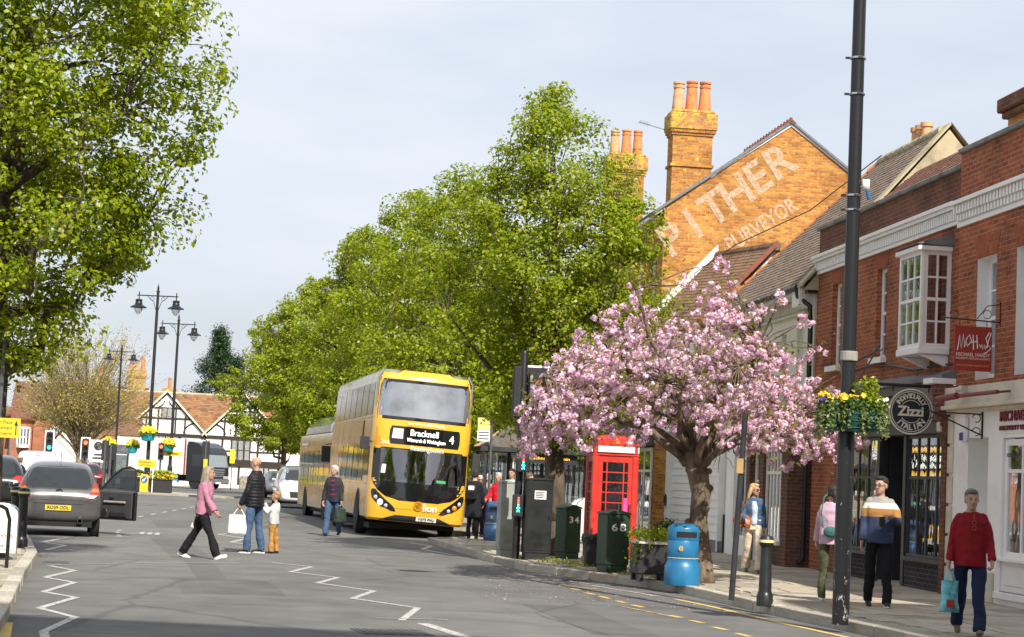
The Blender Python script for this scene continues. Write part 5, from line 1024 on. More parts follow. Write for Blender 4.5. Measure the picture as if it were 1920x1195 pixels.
# --- lamp columns ---
mat('lamp_black', (.018, .019, .02), .38, .2, var=.2); glass('lamp_bowl', (.82, .86, .88), .18)
def lamp_column(label, loc, H=11.6, basket=True):
    P = thing('street_lamp', label, 'street lamp', loc, 0, 'double-armed street lamps'); b = MB()
    b.lathe([(.16, 0), (.16, 1.3), (.13, 1.4), (.105, 1.5), (.075, H-.35), (.1, H-.34), (.1, H-.28), (.05, H-.25), (.065, H-.12), (.02, H+.05), (0, H+.15)], 12); b.build('column', 'lamp_black', P, smooth=True)
    b = MB(); z = H-.55; b.tube([(-1.12, 0, z), (1.12, 0, z)], .035, 6)
    for s in (-1, 1): b.tube([(s*.08, 0, z-.75), (s*.2, 0, z-.35), (s*.55, 0, z-.05)], .018, 5); b.tube([(s*(.3+.1*math.cos(t)), 0, z-.16+.1*math.sin(t)) for t in np.linspace(0, 6, 12)], .012, 4); b.tube([(s*1.02, 0, z-.25), (s*1.02, 0, z+.2)], .03, 6)
    b.build('arm', 'lamp_black', P)
    for s in (-1, 1):
        M = T(s*1.02, 0, z-.2); b = MB(); b.lathe([(.05, 0), (.19, -.03), (.19, -.13), (.16, -.14), (.2, -.2), (.2, -.3), (.28, -.36), (.45, -.45), (.45, -.49), (.26, -.47)], 16, M); ln = b.build('lantern', 'lamp_black', P, smooth=True)
        b = MB(); b.lathe([(.26, -.47), (.25, -.56), (.17, -.72), (.07, -.84), (0, -.87)], 14, M); b.build('bowl', 'lamp_bowl', ln, smooth='all')
    return P
lamp_column('tallest double-armed black street lamp behind the yellow diversion sign', (-19.4, 104.6, .1), 11.2)
lamp_column('double-armed street lamp beside the yellow road sign, middle of three', (-21.2, 122, .1), 11.0)
lamp_column('smallest double-armed street lamp, leftmost of the three', (-23.9, 118, .0)).scale = (.74, .74, .76)
def basket_far(label, loc, r=.42):
    P = thing('hanging_basket', label, 'flower basket', loc, 0, 'flower baskets on the far lamp columns'); rng = np.random.default_rng(int(abs(loc[0])*10)); mat('teal', (.02, .30, .33), .5)
    b = MB(); b.lathe([(.1, -.45), (r*.75, -.4), (r, -.05), (r*.9, -.03)], 14); b.build('bowl', 'teal', P, smooth=True)
    n = 420; a = rng.uniform(0, 6.28, n); rr = r*1.15*np.sqrt(rng.uniform(0, 1, n)); L = np.stack([rr*np.cos(a), rr*np.sin(a), .12+.35*(1-(rr/r/1.15)**2)*rng.uniform(.3, 1, n)-.15*rng.random(n)], 1)
    tag(mkobj('flowers', leaf_mesh('flowers', L[:260], np.tile([0, -1, .6], (260, 1)), .15, .9, rng=rng), 'petal_yellow', P), kind='stuff'); tag(mkobj('foliage', leaf_mesh('foliage', L[260:]-[0, 0, .1], np.tile([0, -1, .6], (160, 1)), .2, rng=rng), 'leaf_box', P), kind='stuff')
basket_far('yellow flower basket on the tallest street lamp', (-19.4, 104.2, 3.25)); basket_far('yellow flower basket on the middle street lamp', (-21.3, 121.5, 2.85), .4); basket_far('small yellow flower basket at the left edge of the lorry', (-21.7, 112, 2.6), .32); basket_far('yellow flower basket left of the lorry, above the brown cottage', (-22.3, 108, 2.6), .38)

# --- traffic signals ---
emit('lit_red', (1, .12, .04), 3.2); emit('lit_green', (.03, 1, .45), 2.6); emit('lit_amber', (1, .3, .1), 3); mat('lens_dark', (.02, .02, .02), .3); mat('signal_black', (.018, .018, .02), .5); mat('grey_pole', (.12, .12, .125), .5, .4)
def signal(label, loc, rz, lit, H=2.6, border=True, s=1.0, pole=True):
    P = thing('traffic_light', label, 'traffic light', loc, rz, 'traffic lights'); b = MB()
    if pole: b.tube([(0, .12, -H), (0, .12, .55*s)], .055, 8); b.build('pole', 'grey_pole', P)
    b = MB(); b.box(-.17*s, .17*s, -.08, .08, -.5*s, .5*s); hd = b.build('head', 'signal_black', P, bevel=.02)
    if border: b = MB(); b.box(-.25*s, .25*s, .081, .1, -.58*s, .58*s); b.build('backing_board', 'sign_white', P, bevel=.01)
    for k, nm in enumerate(('red', 'amber', 'green')):
        z = (.3-.3*k)*s; b = MB(); b.lathe([(0, 0), (.1*s, 0), (.1*s, .02), (0, .03)], 16, T(0, -.08, z) @ RX(math.pi/2)); b.build('lens', {'red': 'lit_red', 'green': 'lit_green'}.get(nm) if nm in lit else 'lens_dark', hd)
        b = MB(); n = 10
        for i in range(n): 
            t0, t1 = R(20+140*i/n), R(20+140*(i+1)/n); P_ = lambda t, y: (.115*s*math.cos(t), y, z+.115*s*math.sin(t)); b.quad(P_(t0, -.08), P_(t1, -.08), P_(t1, -.26), P_(t0, -.24))
        b.build('hood', 'signal_black', hd, solid=.008)
    return P
signal('traffic light showing green beside the white van', (-23.7, 100, 2.5), R(12), ('green',), 2.45); signal('traffic light showing red left of the white street sign', (-21.82, 100, 2.23), R(12), ('red',), 2.2)
signal('traffic light showing red in front of the white lorry', (-20.75, 116, 2.36), R(10), ('red',), 2.3, False)
signal('black traffic light seen from behind, right of the lorry box', (-15.1, 97, 2.3), R(190), (), 2.3, False, 1.1); signal('black traffic light seen from behind, left of the lamps', (-19.75, 95, 2.14), R(190), (), 2.1, False); signal('small black traffic light seen from behind beside the sign', (-21.9, 107, 2.1), R(180), (), 2.1, False, .8)
mat('road_yellow', (.75, .50, .02), .5, var=.06); mat('sign_blue', (.02, .13, .42), .45)
P = thing('street_sign', 'white panel sign with a dark arrow disc between traffic lights', 'sign', (-22.0, 104, 0), R(12)); q = MB(); q.box(-.42, .42, -.02, .02, 1.55, 2.75); q.build('panel', 'sign_white', P); q = MB(); q.lathe([(.16, 0), (.24, 0), (.24, .015), (.16, .015), (.16, 0)], 20, T(0, -.02, 2.42) @ RX(math.pi/2)); q.tube([(-.12, -.03, 2.32), (.12, -.03, 2.52)], .04, 5); q.box(-.28, .28, -.03, -.02, 1.72, 1.82); q.box(-.2, .2, -.03, -.02, 1.9, 2.0); q.build('emblem', 'charcoal', P); q = MB(); q.tube([(0, .03, 0), (0, .03, 2.7)], .04, 8); q.build('post', 'grey_pole', P)
# island with planters, signs and keep-left bollard
q = extrude_poly('traffic_island', [(-22.5, 101), (-14.2, 98.6), (-13.9, 99.6), (-14.5, 100.6), (-22, 112), (-24, 111)], .1, 'kerbstone'); tag(q, 'low kerbed traffic island below the lamps', 'traffic island', kind='structure')
mat('planter_black', (.02, .02, .022), .5)
def planter_far(label, loc, rz):
    P = thing('planter', label, 'planter', loc, rz, 'black planters on the island'); b = MB(); b.box(-.58, .58, -.35, .35, 0, .66); b.box(-.62, .62, -.39, .39, .662, .71); b.build('box', 'planter_black', P, bevel=.02)
    rng = np.random.default_rng(int(loc[1])); n = 420; L = np.stack([rng.uniform(-.58, .58, n), rng.uniform(-.35, .35, n), .74+rng.uniform(0, .22, n)], 1); tag(mkobj('flowers', leaf_mesh('flowers', L, np.tile([0, -.7, 1], (n, 1)), .13, .9, rng=rng), 'petal_yellow', P), kind='stuff')
    L = np.stack([rng.normal(0, .26, n), rng.normal(0, .16, n), .85+rng.uniform(0, .3, n)], 1); tag(mkobj('foliage', leaf_mesh('foliage', L, np.tile([0, -.7, 1], (n, 1)), .17, rng=rng), 'leaf_lime', P), kind='stuff')
planter_far('black planter of yellow flowers left of the yellow bollard', (-19.6, 101.5, .1), R(8)); planter_far('black planter of yellow flowers right of the yellow bollard', (-18.05, 101.5, .1), R(8))
P = thing('keep_left_bollard', 'yellow keep-left bollard with blue arrow disc on the island', 'bollard', (-18.72, 100.3, .1), R(9)); q = MB(); q.box(-.22, .22, -.12, .12, 0, .82); q.prism([(-.22, .82), (.22, .82), (.16, .93), (-.16, .93)], -.12, .12); q.build('body', 'road_yellow', P, bevel=.03); q = MB(); q.lathe([(0, 0), (.17, 0), (.17, .02), (0, .02)], 20, T(0, -.12, .66) @ RX(math.pi/2)); q.build('disc', 'sign_blue', P); q = MB(); q.tube([(.08, -.15, .74), (-.07, -.15, .59)], .03, 5); q.tube([(-.08, -.15, .68), (-.08, -.15, .58), (.02, -.15, .58)], .025, 5); q.build('arrow', 'sign_white', P)
P = thing('diversion_sign', 'yellow diversion sign on a metal frame behind the bollard', 'sign', (-18.85, 101.0, .1), R(9)); q = MB(); q.box(-.46, .46, -.02, .02, 1.3, 1.7); q.build('panel', 'road_yellow', P, M=RY(R(3))); q = MB(); q.tube([(-.42, .03, 0), (-.42, .03, 1.66)], .03, 6); q.tube([(.42, .03, 0), (.42, .03, 1.66)], .03, 6); q.tube([(-.42, .03, .8), (.42, .03, .8)], .025, 6); q.build('frame', 'sign_white', P); text('Diversion', .16, 'charcoal', P, frame((0, -.03, 1.57), (1, 0, 0), (0, 0, 1)), .002, width=.6); text('Town centre', .13, 'charcoal', P, frame((0, -.03, 1.42), (1, 0, 0), (0, 0, 1)), .002, width=.55)
P = thing('arrow_sign', 'small yellow arrow sign on the middle street lamp', 'sign', (-21.05, 121.7, 0), R(9)); q = MB(); q.box(-.6, .6, -.02, .02, 2.15, 2.45); q.build('panel', 'road_yellow', P); q = MB(); q.tube([(-.35, -.03, 2.3), (.35, -.03, 2.3)], .03, 5); q.build('arrow', 'charcoal', P)
P = thing('marker_post', 'yellow reflective marker plate right of the lorry cab', 'sign', (-19.2, 135.5, 0), R(9)); q = MB(); q.box(-.18, .18, -.02, .02, 1.9, 2.9); q.build('plate', 'road_yellow', P); q = MB(); q.tube([(0, .04, 0), (0, .04, 2.9)], .04, 6); q.build('post', 'grey_pole', P)
P = thing('signal_backplate', 'yellow button box on the black signal pole by the lorry', 'button box', (-15.05, 96.8, 0), R(9)); q = MB(); q.box(-.1, .1, -.1, .02, 1.3, 1.95); q.build('box', 'road_yellow', P)
# far bus shelter on the left
P = thing('far_bus_shelter', 'dark far bus shelter left of the red car', 'bus shelter', (-26.5, 128, 0), R(12)); q = MB(); 
q.add([(-1.5, -.9, 2.2), (1.5, -.9, 2.2), (1.3, 0, 2.75), (-1.3, 0, 2.75), (1.5, .9, 2.2), (-1.5, .9, 2.2)], [(0, 1, 2, 3), (3, 2, 4, 5)]); q.build('roof', 'slate', P, solid=.06); q = MB()
for x in (-1.4, 0, 1.4): q.box(x-.05, x+.05, -.8, -.7, 0, 2.2); q.box(x-.05, x+.05, .7, .8, 0, 2.2)
q.build('frame', 'charcoal', P); q = MB(); q.box(1.38, 1.42, -.7, .7, .3, 2.1); q.build('advert_panel', 'sign_blue', P); pane(P, T(0, .75, 1.3), 2.7, 1.6)
# ---------------- vehicles ----------------
def carpaint(name, col, metal=.5, rough=.28):
    m = mat(name, col, rough, metal, var=.06, scale=2, coat=.8); return m
carpaint('paint_grey', (.13, .125, .125)); carpaint('paint_black', (.02, .021, .024)); carpaint('paint_white', (.75, .75, .74), 0, .35); carpaint('paint_red', (.16, .012, .015)); carpaint('paint_silver', (.35, .37, .39))
mat('car_glass', (.018, .022, .024), .05, var=.1, spec=.9); mat('tyre', (.022, .022, .023), .85, var=.2, scale=20, bump=.3); mat('rim', (.30, .30, .31), .35, .8); mat('black_plastic', (.022, .022, .023), .55, var=.15)
mat('tail_red', (.42, .01, .008), .15, var=.15, spec=.8, coat=.6); mat('tail_amber', (.62, .20, .02), .15, spec=.8, coat=.6); mat('tail_clear', (.62, .58, .56), .12, spec=.8, coat=.5); mat('chrome', (.6, .6, .6), .12, 1.); mat('plate_yellow', (.66, .50, .03), .45, var=.05); mat('plate_white', (.78, .77, .72), .45, var=.05); mat('head_glass', (.55, .57, .58), .08, .4, spec=.9); emit('head_lit', (1, .93, .8), 2.5)
mat('exhaust', (.20, .17, .13), .4, .9); mat('underbody', (.012, .012, .012), .9)
def bvh_of(me): return BVHTree.FromPolygons([v.co[:] for v in me.vertices], [tuple(p.vertices) for p in me.polygons])
AXES = {'back': ((0, 1, 0), lambda u, v: (u, -3, v)), 'front': ((0, -1, 0), lambda u, v: (u, 25, v)), 'left': ((1, 0, 0), lambda u, v: (-6, u, v)), 'right': ((-1, 0, 0), lambda u, v: (6, u, v)), 'nose': ((0, 1, 0), lambda u, v: (u, -3, v))}
def panel(parent, name, m, bvh, rows, face, off=.006, nx=8, nz=None, M=None):
    """sheet that follows the body: rows of (height, from, to), cast onto it from one side"""
    d, org = AXES[face]; d = Vector(d); rows = sorted(rows); zs = [r[0] for r in rows]; n = nz or max(len(rows), 6)
    if n > len(rows): zz = np.linspace(zs[0], zs[-1], n)
    else: zz = zs
    V = []; F = []
    for z in zz:
        a = np.interp(z, zs, [r[1] for r in rows]); b = np.interp(z, zs, [r[2] for r in rows])
        for k in range(nx+1):
            u = a+(b-a)*k/nx; h = bvh.ray_cast(Vector(org(u, z)), d)
            p = h[0] if h[0] else Vector(org(u, z))+d*(3 if face in('back', 'nose') else 25 if face == 'front' else 5.2); V.append(tuple(p-d*off))
    for i in range(len(zz)-1):
        for k in range(nx): q = i*(nx+1)+k; F.append((q, q+1, q+nx+2, q+nx+1))
    me = bpy.data.meshes.new(name); me.from_pydata(V, [], F); o = mkobj(name, me, m, parent, smooth='all', M=M)
    return o
def wheel(parent, x, y, r=.31, wd=.2, m='rim', M=None):
    Mx = T(x, y, r) @ RY(math.pi/2); b = MB(); b.lathe([(r*.62, -wd/2), (r*.94, -wd/2), (r, -wd*.35), (r, wd*.35), (r*.94, wd/2), (r*.62, wd/2)], 24, Mx); o = b.build('wheel', 'tyre', parent, smooth=True, M=M)
    b = MB(); b.lathe([(0, -wd*.42), (r*.2, -wd*.42), (r*.6, -wd*.36), (r*.63, -wd*.45), (r*.63, wd*.45), (r*.6, wd*.36), (r*.2, wd*.42), (0, wd*.42)], 16, Mx); b.build('rim', m, o, smooth=True); return o
def car_body(parent, stations, paint, cut=None):
    V = []; F = []
    for (y, zb, zbelt, zt, wl, wb, wt) in stations:
        zt = max(zt, zbelt+.015); wm = max(wl, wb)+.012
        h = [(0, zb), (wl*.8, zb), (wl, zb+.07), (wm, zb+(zbelt-zb)*.55), (wb, zbelt), ((wb*.45+wt*.55), zbelt+(zt-zbelt)*.55), (wt, zt-min(.05, (zt-zbelt)*.3)), (wt*.75, zt), (0, zt+.012)]
        ring = [(x, y, z) for x, z in h]+[(-x, y, z) for x, z in h[-2:0:-1]]; V += ring
    n = 16
    for i in range(len(stations)-1):
        for k in range(n): k2 = (k+1) % n; F.append((i*n+k, i*n+k2, (i+1)*n+k2, (i+1)*n+k))
    F.append(tuple(range(n-1, -1, -1))); F.append(tuple((len(stations)-1)*n+k for k in range(n)))
    me = bpy.data.meshes.new('body'); me.from_pydata(V, [], F); o = mkobj('body', me, paint, parent, smooth='all'); q = o.modifiers.new('s', 'SUBSURF'); q.levels = q.render_levels = 2
    me2 = evaluated(o); o.modifiers.clear(); o.data = me2; me2.shade_smooth(); bpy.data.meshes.remove(me); return o, bvh_of(me2)
HATCH = [(0, .40, .60, .80, .70, .73, .70), (.05, .34, .72, .90, .80, .82, .74), (.12, .30, .84, 1.0, .835, .845, .73), (.22, .28, .93, 1.13, .845, .85, .70), (.36, .28, .95, 1.31, .847, .85, .655), (.50, .28, .95, 1.43, .847, .85, .62), (.8, .25, .95, 1.51, .847, .85, .60), (1.4, .22, .94, 1.535, .847, .85, .60), (2.0, .22, .93, 1.50, .847, .85, .58), (2.45, .22, .93, 1.37, .845, .848, .58), (2.85, .22, .92, 1.10, .84, .84, .62), (3.15, .24, .90, .98, .83, .83, .64), (3.5, .28, .78, .86, .78, .78, .6), (3.7, .32, .62, .74, .7, .7, .5), (3.75, .38, .55, .66, .6, .6, .45)]
def scale_st(s, L, W, H): return [(a[0]*L, a[1], a[2]*H, a[3]*H, a[4]*W, a[5]*W, a[6]*W) for a in s]
def plate(parent, s, bvh, face, z, m, wd=.52, M=None, off=.02, ht=.11):
    o = panel(parent, 'number_plate', m, bvh, [(z-ht/2, -wd/2, wd/2), (z+ht/2, -wd/2, wd/2)], face, off, 4, 2, M)
    c = sum((v.co for v in o.data.vertices), Vector())/len(o.data.vertices); c.y = min(v.co.y for v in o.data.vertices)-.004
    text(s, ht*.82, 'charcoal', o, frame(c, (1, 0, 0), (0, 0, 1)), .001, width=wd*.84, bold=.002); return o
# --- grey hatchback with its driver's door open ---
Y = thing('parked_car', 'grey hatchback parked at the left kerb with its driver door open', 'car', (-9.12, 39.6, 0), R(13.2))
body, bv = car_body(Y, HATCH, 'paint_grey')
panel(Y, 'rear_window', 'car_glass', bv, [(.99, -.56, .56), (1.03, -.63, .63), (1.2, -.62, .62), (1.36, -.55, .55), (1.40, -.48, .48)], 'back', .007, 14, 10)
panel(Y, 'window_surround', 'black_plastic', bv, [(.96, -.6, .6), (1.0, -.67, .67), (1.22, -.66, .66), (1.39, -.58, .58), (1.43, -.5, .5)], 'back', .003, 14, 10)
for s in (-1, 1):
    def rw(L): return [(z, min(a*s, b*s), max(a*s, b*s)) for z, a, b in L]
    tl = panel(Y, 'tail_light', 'tail_red', bv, rw([(.78, .56, .64), (.86, .6, .80), (.98, .66, .815), (1.07, .69, .765), (1.12, .70, .725)]), 'back', .012, 6, 8)
    panel(tl, 'indicator', 'tail_amber', bv, rw([(.93, .64, .8), (1.0, .68, .79)]), 'back', .016, 4, 3); panel(tl, 'reverse_lamp', 'tail_clear', bv, rw([(.80, .60, .7), (.87, .63, .79)]), 'back', .016, 4, 3)
    panel(Y, 'side_window', 'car_glass', bv, [(.99, .62, 2.62), (1.1, .6, 2.5), (1.3, .68, 2.25), (1.40, .82, 2.05)], 'left' if s < 0 else 'right', .006, 14, 6)
    for y in (.62, 3.05):
        b = MB(); b.lathe([(0, 0), (.36, 0), (.36, .02), (0, .02)], 24, T(s*.85-.01, y, .32) @ RY(math.pi/2)); b.build('wheel_arch', 'underbody', Y); wheel(Y, s*.765, y, .3, .19)
panel(Y, 'plate_recess', 'black_plastic', bv, [(.66, -.5, .5), (.675, -.5, .5)], 'back', .004, 6, 2); plate(Y, 'RO59 ODL', bv, 'back', .585, 'plate_yellow')
panel(Y, 'hatch_seam', 'underbody', bv, [(.735, -.62, .62), (.742, -.62, .62)], 'back', .002, 8, 2)
for s in (-1, 1): panel(Y, 'bumper_crease', 'underbody', bv, [(.70, *sorted((s*.5, s*.8))), (.706, *sorted((s*.5, s*.8)))], 'back', .002, 4, 2)
h = bv.ray_cast(Vector((0, -3, .92)), Vector((0, 1, 0)))[0]; b = MB(); b.lathe([(.05, 0), (.07, 0), (.07, .012), (.05, .012), (.05, 0)], 20, T(0, h.y, .92) @ RX(math.pi/2)); b.build('badge', 'chrome', Y); b = MB(); b.box(-.02, .02, h.y-.04, h.y-.0, .78, .84); b.build('hatch_lock', 'black_plastic', Y)
b = MB(); b.tube([(.16, .17, .99), (.1, .155, 1.045), (-.1, .16, 1.07), (-.3, .175, 1.0)], [.018, .014, .011, .008], 6); b.build('rear_wiper', 'black_plastic', Y)
b = MB(); b.tube([(0, .8, 1.52), (0, .72, 1.72)], .008, 6); b.build('aerial', 'black_plastic', Y)
b = MB(); b.lathe([(.05, -.12), (.055, .12), (.045, .12), (.04, -.1)], 14, T(.45, .06, .33) @ RX(math.pi/2)); b.build('exhaust', 'exhaust', Y, smooth=True); b = MB(); b.box(-.7, .7, .1, 3.4, .2, .34); b.build('chassis', 'underbody', Y)
b = MB(); b.ball((-.96, 2.5, .98), .1, .08, .07); b.build('door_mirror', 'paint_black', Y, smooth='all')
mat('door_card', (.045, .045, .05), .7); mat('door_trim', (.32, .3, .27), .6)
D_ = T(.86, 2.42, 0) @ RZ(R(134))
b = MB(); b.prism([(0, .32), (-1.08, .32), (-1.08, .95), (0, .95)], -.07, .0); dr = b.build('driver_door', 'paint_grey', Y, bevel=.015, M=D_)
def dpart(b, nm, m, **k): return b.build(nm, m, dr, **k)
b = MB(); b.box(-1.02, -.04, .001, .03, .36, .92); dpart(b, 'door_card', 'door_card', bevel=.02)
b = MB(); b.tube([(-.02, -.035, .95), (-.36, -.035, 1.27), (-.62, -.035, 1.43), (-.85, -.035, 1.47), (-1.02, -.035, 1.42), (-1.07, -.035, .95)], .028, 8); dpart(b, 'window_frame', 'black_plastic')
b = MB(); b.prism([(-.06, .95), (-.38, 1.26), (-.62, 1.41), (-.85, 1.44), (-1.0, 1.4), (-1.05, .95)], -.036, -.03); glass('car_clear', (.7, .75, .75), .1); dpart(b, 'door_glass', 'car_clear')
b = MB(); b.lathe([(0, 0), (.09, 0), (.08, .012), (0, .012)], 16, T(-.22, .03, .48) @ RX(-math.pi/2)); dpart(b, 'speaker', 'black_plastic'); b = MB(); b.box(-.9, -.4, .03, .08, .38, .5); dpart(b, 'door_pocket', 'underbody', bevel=.02); b = MB(); b.box(-1.085, -1.0, -.075, .004, .33, .94); dpart(b, 'door_edge', 'paint_black', bevel=.01)
b = MB(); b.box(-.85, -.2, .03, .07, .68, .73); dpart(b, 'arm_rest', 'door_trim', bevel=.015); b = MB(); b.tube([(-.5, .06, .82), (-.38, .06, .82)], .014, 6); dpart(b, 'inner_handle', 'chrome'); b = MB(); b.ball((-.1, -.14, 1.0), .08, .1, .06); dpart(b, 'door_mirror', 'paint_grey', smooth='all')
b = MB(); b.box(-.3, .3, .42, .46, .98, 1.1); b.ball((.1, .44, 1.12), .07); b.ball((-.15, .46, 1.1), .05); b.build('parcel_clutter', 'sign_white', Y)

def simple_car(label, loc, rz, paint, L=1., W=1.05, H=1.0, plate_s=None, front=False, group='cars along the street', st_=HATCH, name='parked_car'):
    P = thing(name, label, 'car', loc, rz, group); S_ = scale_st(st_, L, W, H); body, bv = car_body(P, S_, paint); f = H
    panel(P, 'rear_window', 'car_glass', bv, [(1.0*f, -.58, .58), (1.04*f, -.64, .64), (1.36*f, -.55, .55), (1.4*f, -.48, .48)], 'back', .007, 10, 8)
    panel(P, 'windscreen', 'car_glass', bv, [(1.0*f, -.62, .62), (1.05*f, -.66, .66), (1.36*f, -.55, .55), (1.42*f, -.48, .48)], 'front', .007, 10, 8)
    for s in (-1, 1):
        fc = 'left' if s < 0 else 'right'; panel(P, 'side_window', 'car_glass', bv, [(.99*f, .62*L, 2.62*L), (1.1*f, .6*L, 2.5*L), (1.3*f, .68*L, 2.25*L), (1.40*f, .82*L, 2.05*L)], fc, .006, 12, 6)
        rw = lambda Q: [(z, min(a*s, b*s), max(a*s, b*s)) for z, a, b in Q]
        panel(P, 'tail_light', 'tail_red', bv, rw([(.80*f, .58*W, .7*W), (.88*f, .5*W, .81*W), (.98*f, .62*W, .77*W)]), 'back', .012, 6, 5); panel(P, 'head_light', 'head_glass', bv, rw([(.66*f, .45*W, .6*W), (.72*f, .4*W, .66*W), (.8*f, .5*W, .68*W)]), 'front', .012, 6, 5)
        for y in (.62, 3.05): b = MB(); b.lathe([(0, 0), (.37, 0), (.37, .02), (0, .02)], 24, T(s*.86*W-.01, y*L, .33) @ RY(math.pi/2)); b.build('wheel_arch', 'underbody', P); wheel(P, s*.78*W, y*L, .32, .2)
        b = MB(); b.ball((s*(.86*W+.1), 2.5*L, 1.0*f), .1, .07, .07); b.build('door_mirror', paint, P, smooth='all')
    panel(P, 'grille', 'black_plastic', bv, [(.45, -.45, .45), (.6*f, -.5, .5)], 'front', .006, 6, 4); b = MB(); b.box(-.7*W, .7*W, .1, 3.4*L, .2, .34); b.build('chassis', 'underbody', P)
    if plate_s: plate(P, plate_s, bv, 'back', .62, 'plate_yellow')
    return P, bv
simple_car('black car parked beside the left tree trunk with its door open', (-14.75, 55.6, 0), R(14), 'paint_black', 1.15, 1.07, 1.07, 'KV15 OLR')
bk = [o for o in bpy.data.objects if o.name.startswith('parked_car') and o.get('label', '').startswith('black car')][0]
b = MB(); b.prism([(0, .32), (-1.0, .32), (-1.0, .98), (0, .98)], 0, .07); dr2 = b.build('driver_door', 'paint_black', bk, M=T(.9, 2.75, 0) @ RZ(R(55))); b = MB(); b.tube([(0, .03, .98), (-.5, .03, 1.48), (-.95, .03, 1.45), (-1.0, .03, .98)], .028, 8); b.build('window_frame', 'black_plastic', dr2)
simple_car('dark red car seen through the open car door', (-21.0, 97, 0), R(16), 'paint_red', 1.1, 1.05, .98)
wc, wbv = simple_car('white SUV parked behind the rear bus', (-9.2, 84.6, 0), R(190), 'paint_white', 1.25, 1.13, 1.17)
simple_car('silver car parked beyond the white SUV', (-13.2, 111, 0), R(192), 'paint_silver', 1.15, 1.05, 1.0)
# --- white van ---
VAN = [(0, .45, 1.0, 1.70, .78, .80, .74), (.03, .38, 1.0, 1.84, .86, .87, .78), (.2, .34, 1.0, 1.9, .88, .89, .79), (1.5, .3, 1.0, 1.93, .89, .9, .8), (2.8, .3, 1.0, 1.92, .89, .9, .79), (3.3, .3, 1.0, 1.8, .89, .9, .76), (3.8, .3, 1.0, 1.3, .88, .88, .72), (4.2, .32, .95, 1.06, .84, .84, .66), (4.45, .38, .75, .85, .72, .72, .5)]
V_ = thing('white_van', 'white panel van parked behind the traffic light on the left', 'van', (-20.4, 84, 0), R(13)); body, bv = car_body(V_, VAN, 'paint_white')
for s in (-1, 1):
    panel(V_, 'rear_door_seam', 'underbody', bv, [(.5, s*.006-.004, s*.006+.004), (1.75, s*.006-.004, s*.006+.004)], 'back', .004, 1, 8)
    rw = lambda Q: [(z, min(a*s, b*s), max(a*s, b*s)) for z, a, b in Q]; panel(V_, 'tail_light', 'tail_red', bv, rw([(.8, .72, .8), (1.25, .72, .8)]), 'back', .012, 3, 5); panel(V_, 'cab_window', 'car_glass', bv, [(1.05, 2.9, 3.9), (1.5, 2.95, 3.5), (1.62, 3.0, 3.3)], 'left' if s < 0 else 'right', .006, 8, 5)
    for y in (.8, 3.5): wheel(V_, s*.8, y, .33, .22)
    b = MB(); b.box(s*.98-.1, s*.98+.1, 3.4, 3.5, 1.05, 1.4); b.build('door_mirror', 'black_plastic', V_, bevel=.03)
panel(V_, 'high_brake_light', 'tail_red', bv, [(1.72, -.12, .12), (1.76, -.12, .12)], 'back', .006, 3, 2); plate(V_, 'LF68 XNB', bv, 'back', .6, 'plate_yellow')

# --- lorry ---
Lr = thing('lorry', 'black-cabbed lorry with plain white box body in front of the timbered house', 'lorry', (-20.0, 134.6, 0), R(59))
# local: front faces -y
mat('lorry_white', (.86, .86, .85), .5, var=.04, scale=1); mat('lorry_grey', (.18, .185, .19), .45, .3); mat('lorry_blue', (.05, .35, .6), .5)
b = MB(); b.box(-1.25, 1.25, 2.05, 8.6, .98, 3.45); b.build('box_body', 'lorry_white', Lr, bevel=.03); b = MB(); b.box(-1.27, -1.2, 2.0, 2.08, .96, 3.47); b.build('box_edge', 'sign_red', Lr); b = MB(); b.box(1.2, 1.27, 2.0, 2.08, .96, 3.47); b.build('box_edge', 'sign_red', Lr)
V = []; lv = [(.5, .04), (1.1, 0), (1.55, .02), (2.5, .2), (2.62, .28), (2.9, .5), (3.2, 1.0), (3.3, 1.5)]
b = MB(); b.prism([(y, z) for z, y in lv]+[(1.9, 3.3), (1.9, .5)], -1.2, 1.2, 'x'); cab = b.build('cab', 'paint_black', Lr, bevel=.06, seg=2)
b = MB(); b.add([(-1.02, .0, 1.58), (1.02, .0, 1.58), (.98, .165, 2.42), (-.98, .165, 2.42)], [(0, 1, 2, 3)]); b.build('windscreen', 'lorry_glass' if 'lorry_glass' in MATS else mat('lorry_glass', (.22, .25, .26), .06, spec=.9), cab)
for s in (-1, 1):
    b = MB(); b.add([(s*1.206, .45, 1.6), (s*1.206, 1.4, 1.6), (s*1.206, 1.4, 2.4), (s*1.206, .6, 2.4)], [(0, 1, 2, 3)]); b.build('side_window', 'car_glass', cab)
    b = MB(); b.box(s*1.38-.12, s*1.38+.12, .12, .25, 1.7, 2.45); b.tube([(s*1.2, .25, 2.4), (s*1.38, .18, 2.4)], .02, 6); b.build('mirror', 'black_plastic', cab, bevel=.04)
    b = MB(); b.box(s*.78-.26, s*.78+.26, -.06, -.03, .78, .98); b.build('head_light', 'head_glass', cab, bevel=.01)
b = MB(); b.box(-1.22, 1.22, -.05, .2, .4, .78); b.build('bumper', 'lorry_grey', Lr, bevel=.05); b = MB(); b.box(-.6, .6, -.04, .0, .8, 1.32); b.build('grille', 'black_plastic', Lr)
for k in range(3): b = MB(); b.box(-.58+.03*k, .58-.03*k, -.075, -.04, 1.2-.14*k, 1.28-.14*k); b.build('grille_bar', 'chrome', Lr, bevel=.01)
b = MB(); b.box(-.28, .28, -.07, -.05, .42, .54); b.build('number_plate', 'plate_white', Lr); b = MB(); b.box(-.62, .62, -.05, -.01, 1.36, 1.44); b.build('name_bar', 'chrome', Lr)
for y, x in ((1.2, 1.0), (1.2, -1.0), (6.8, 1.0), (6.8, -1.0)): wheel(Lr, x, y, .48, .3)
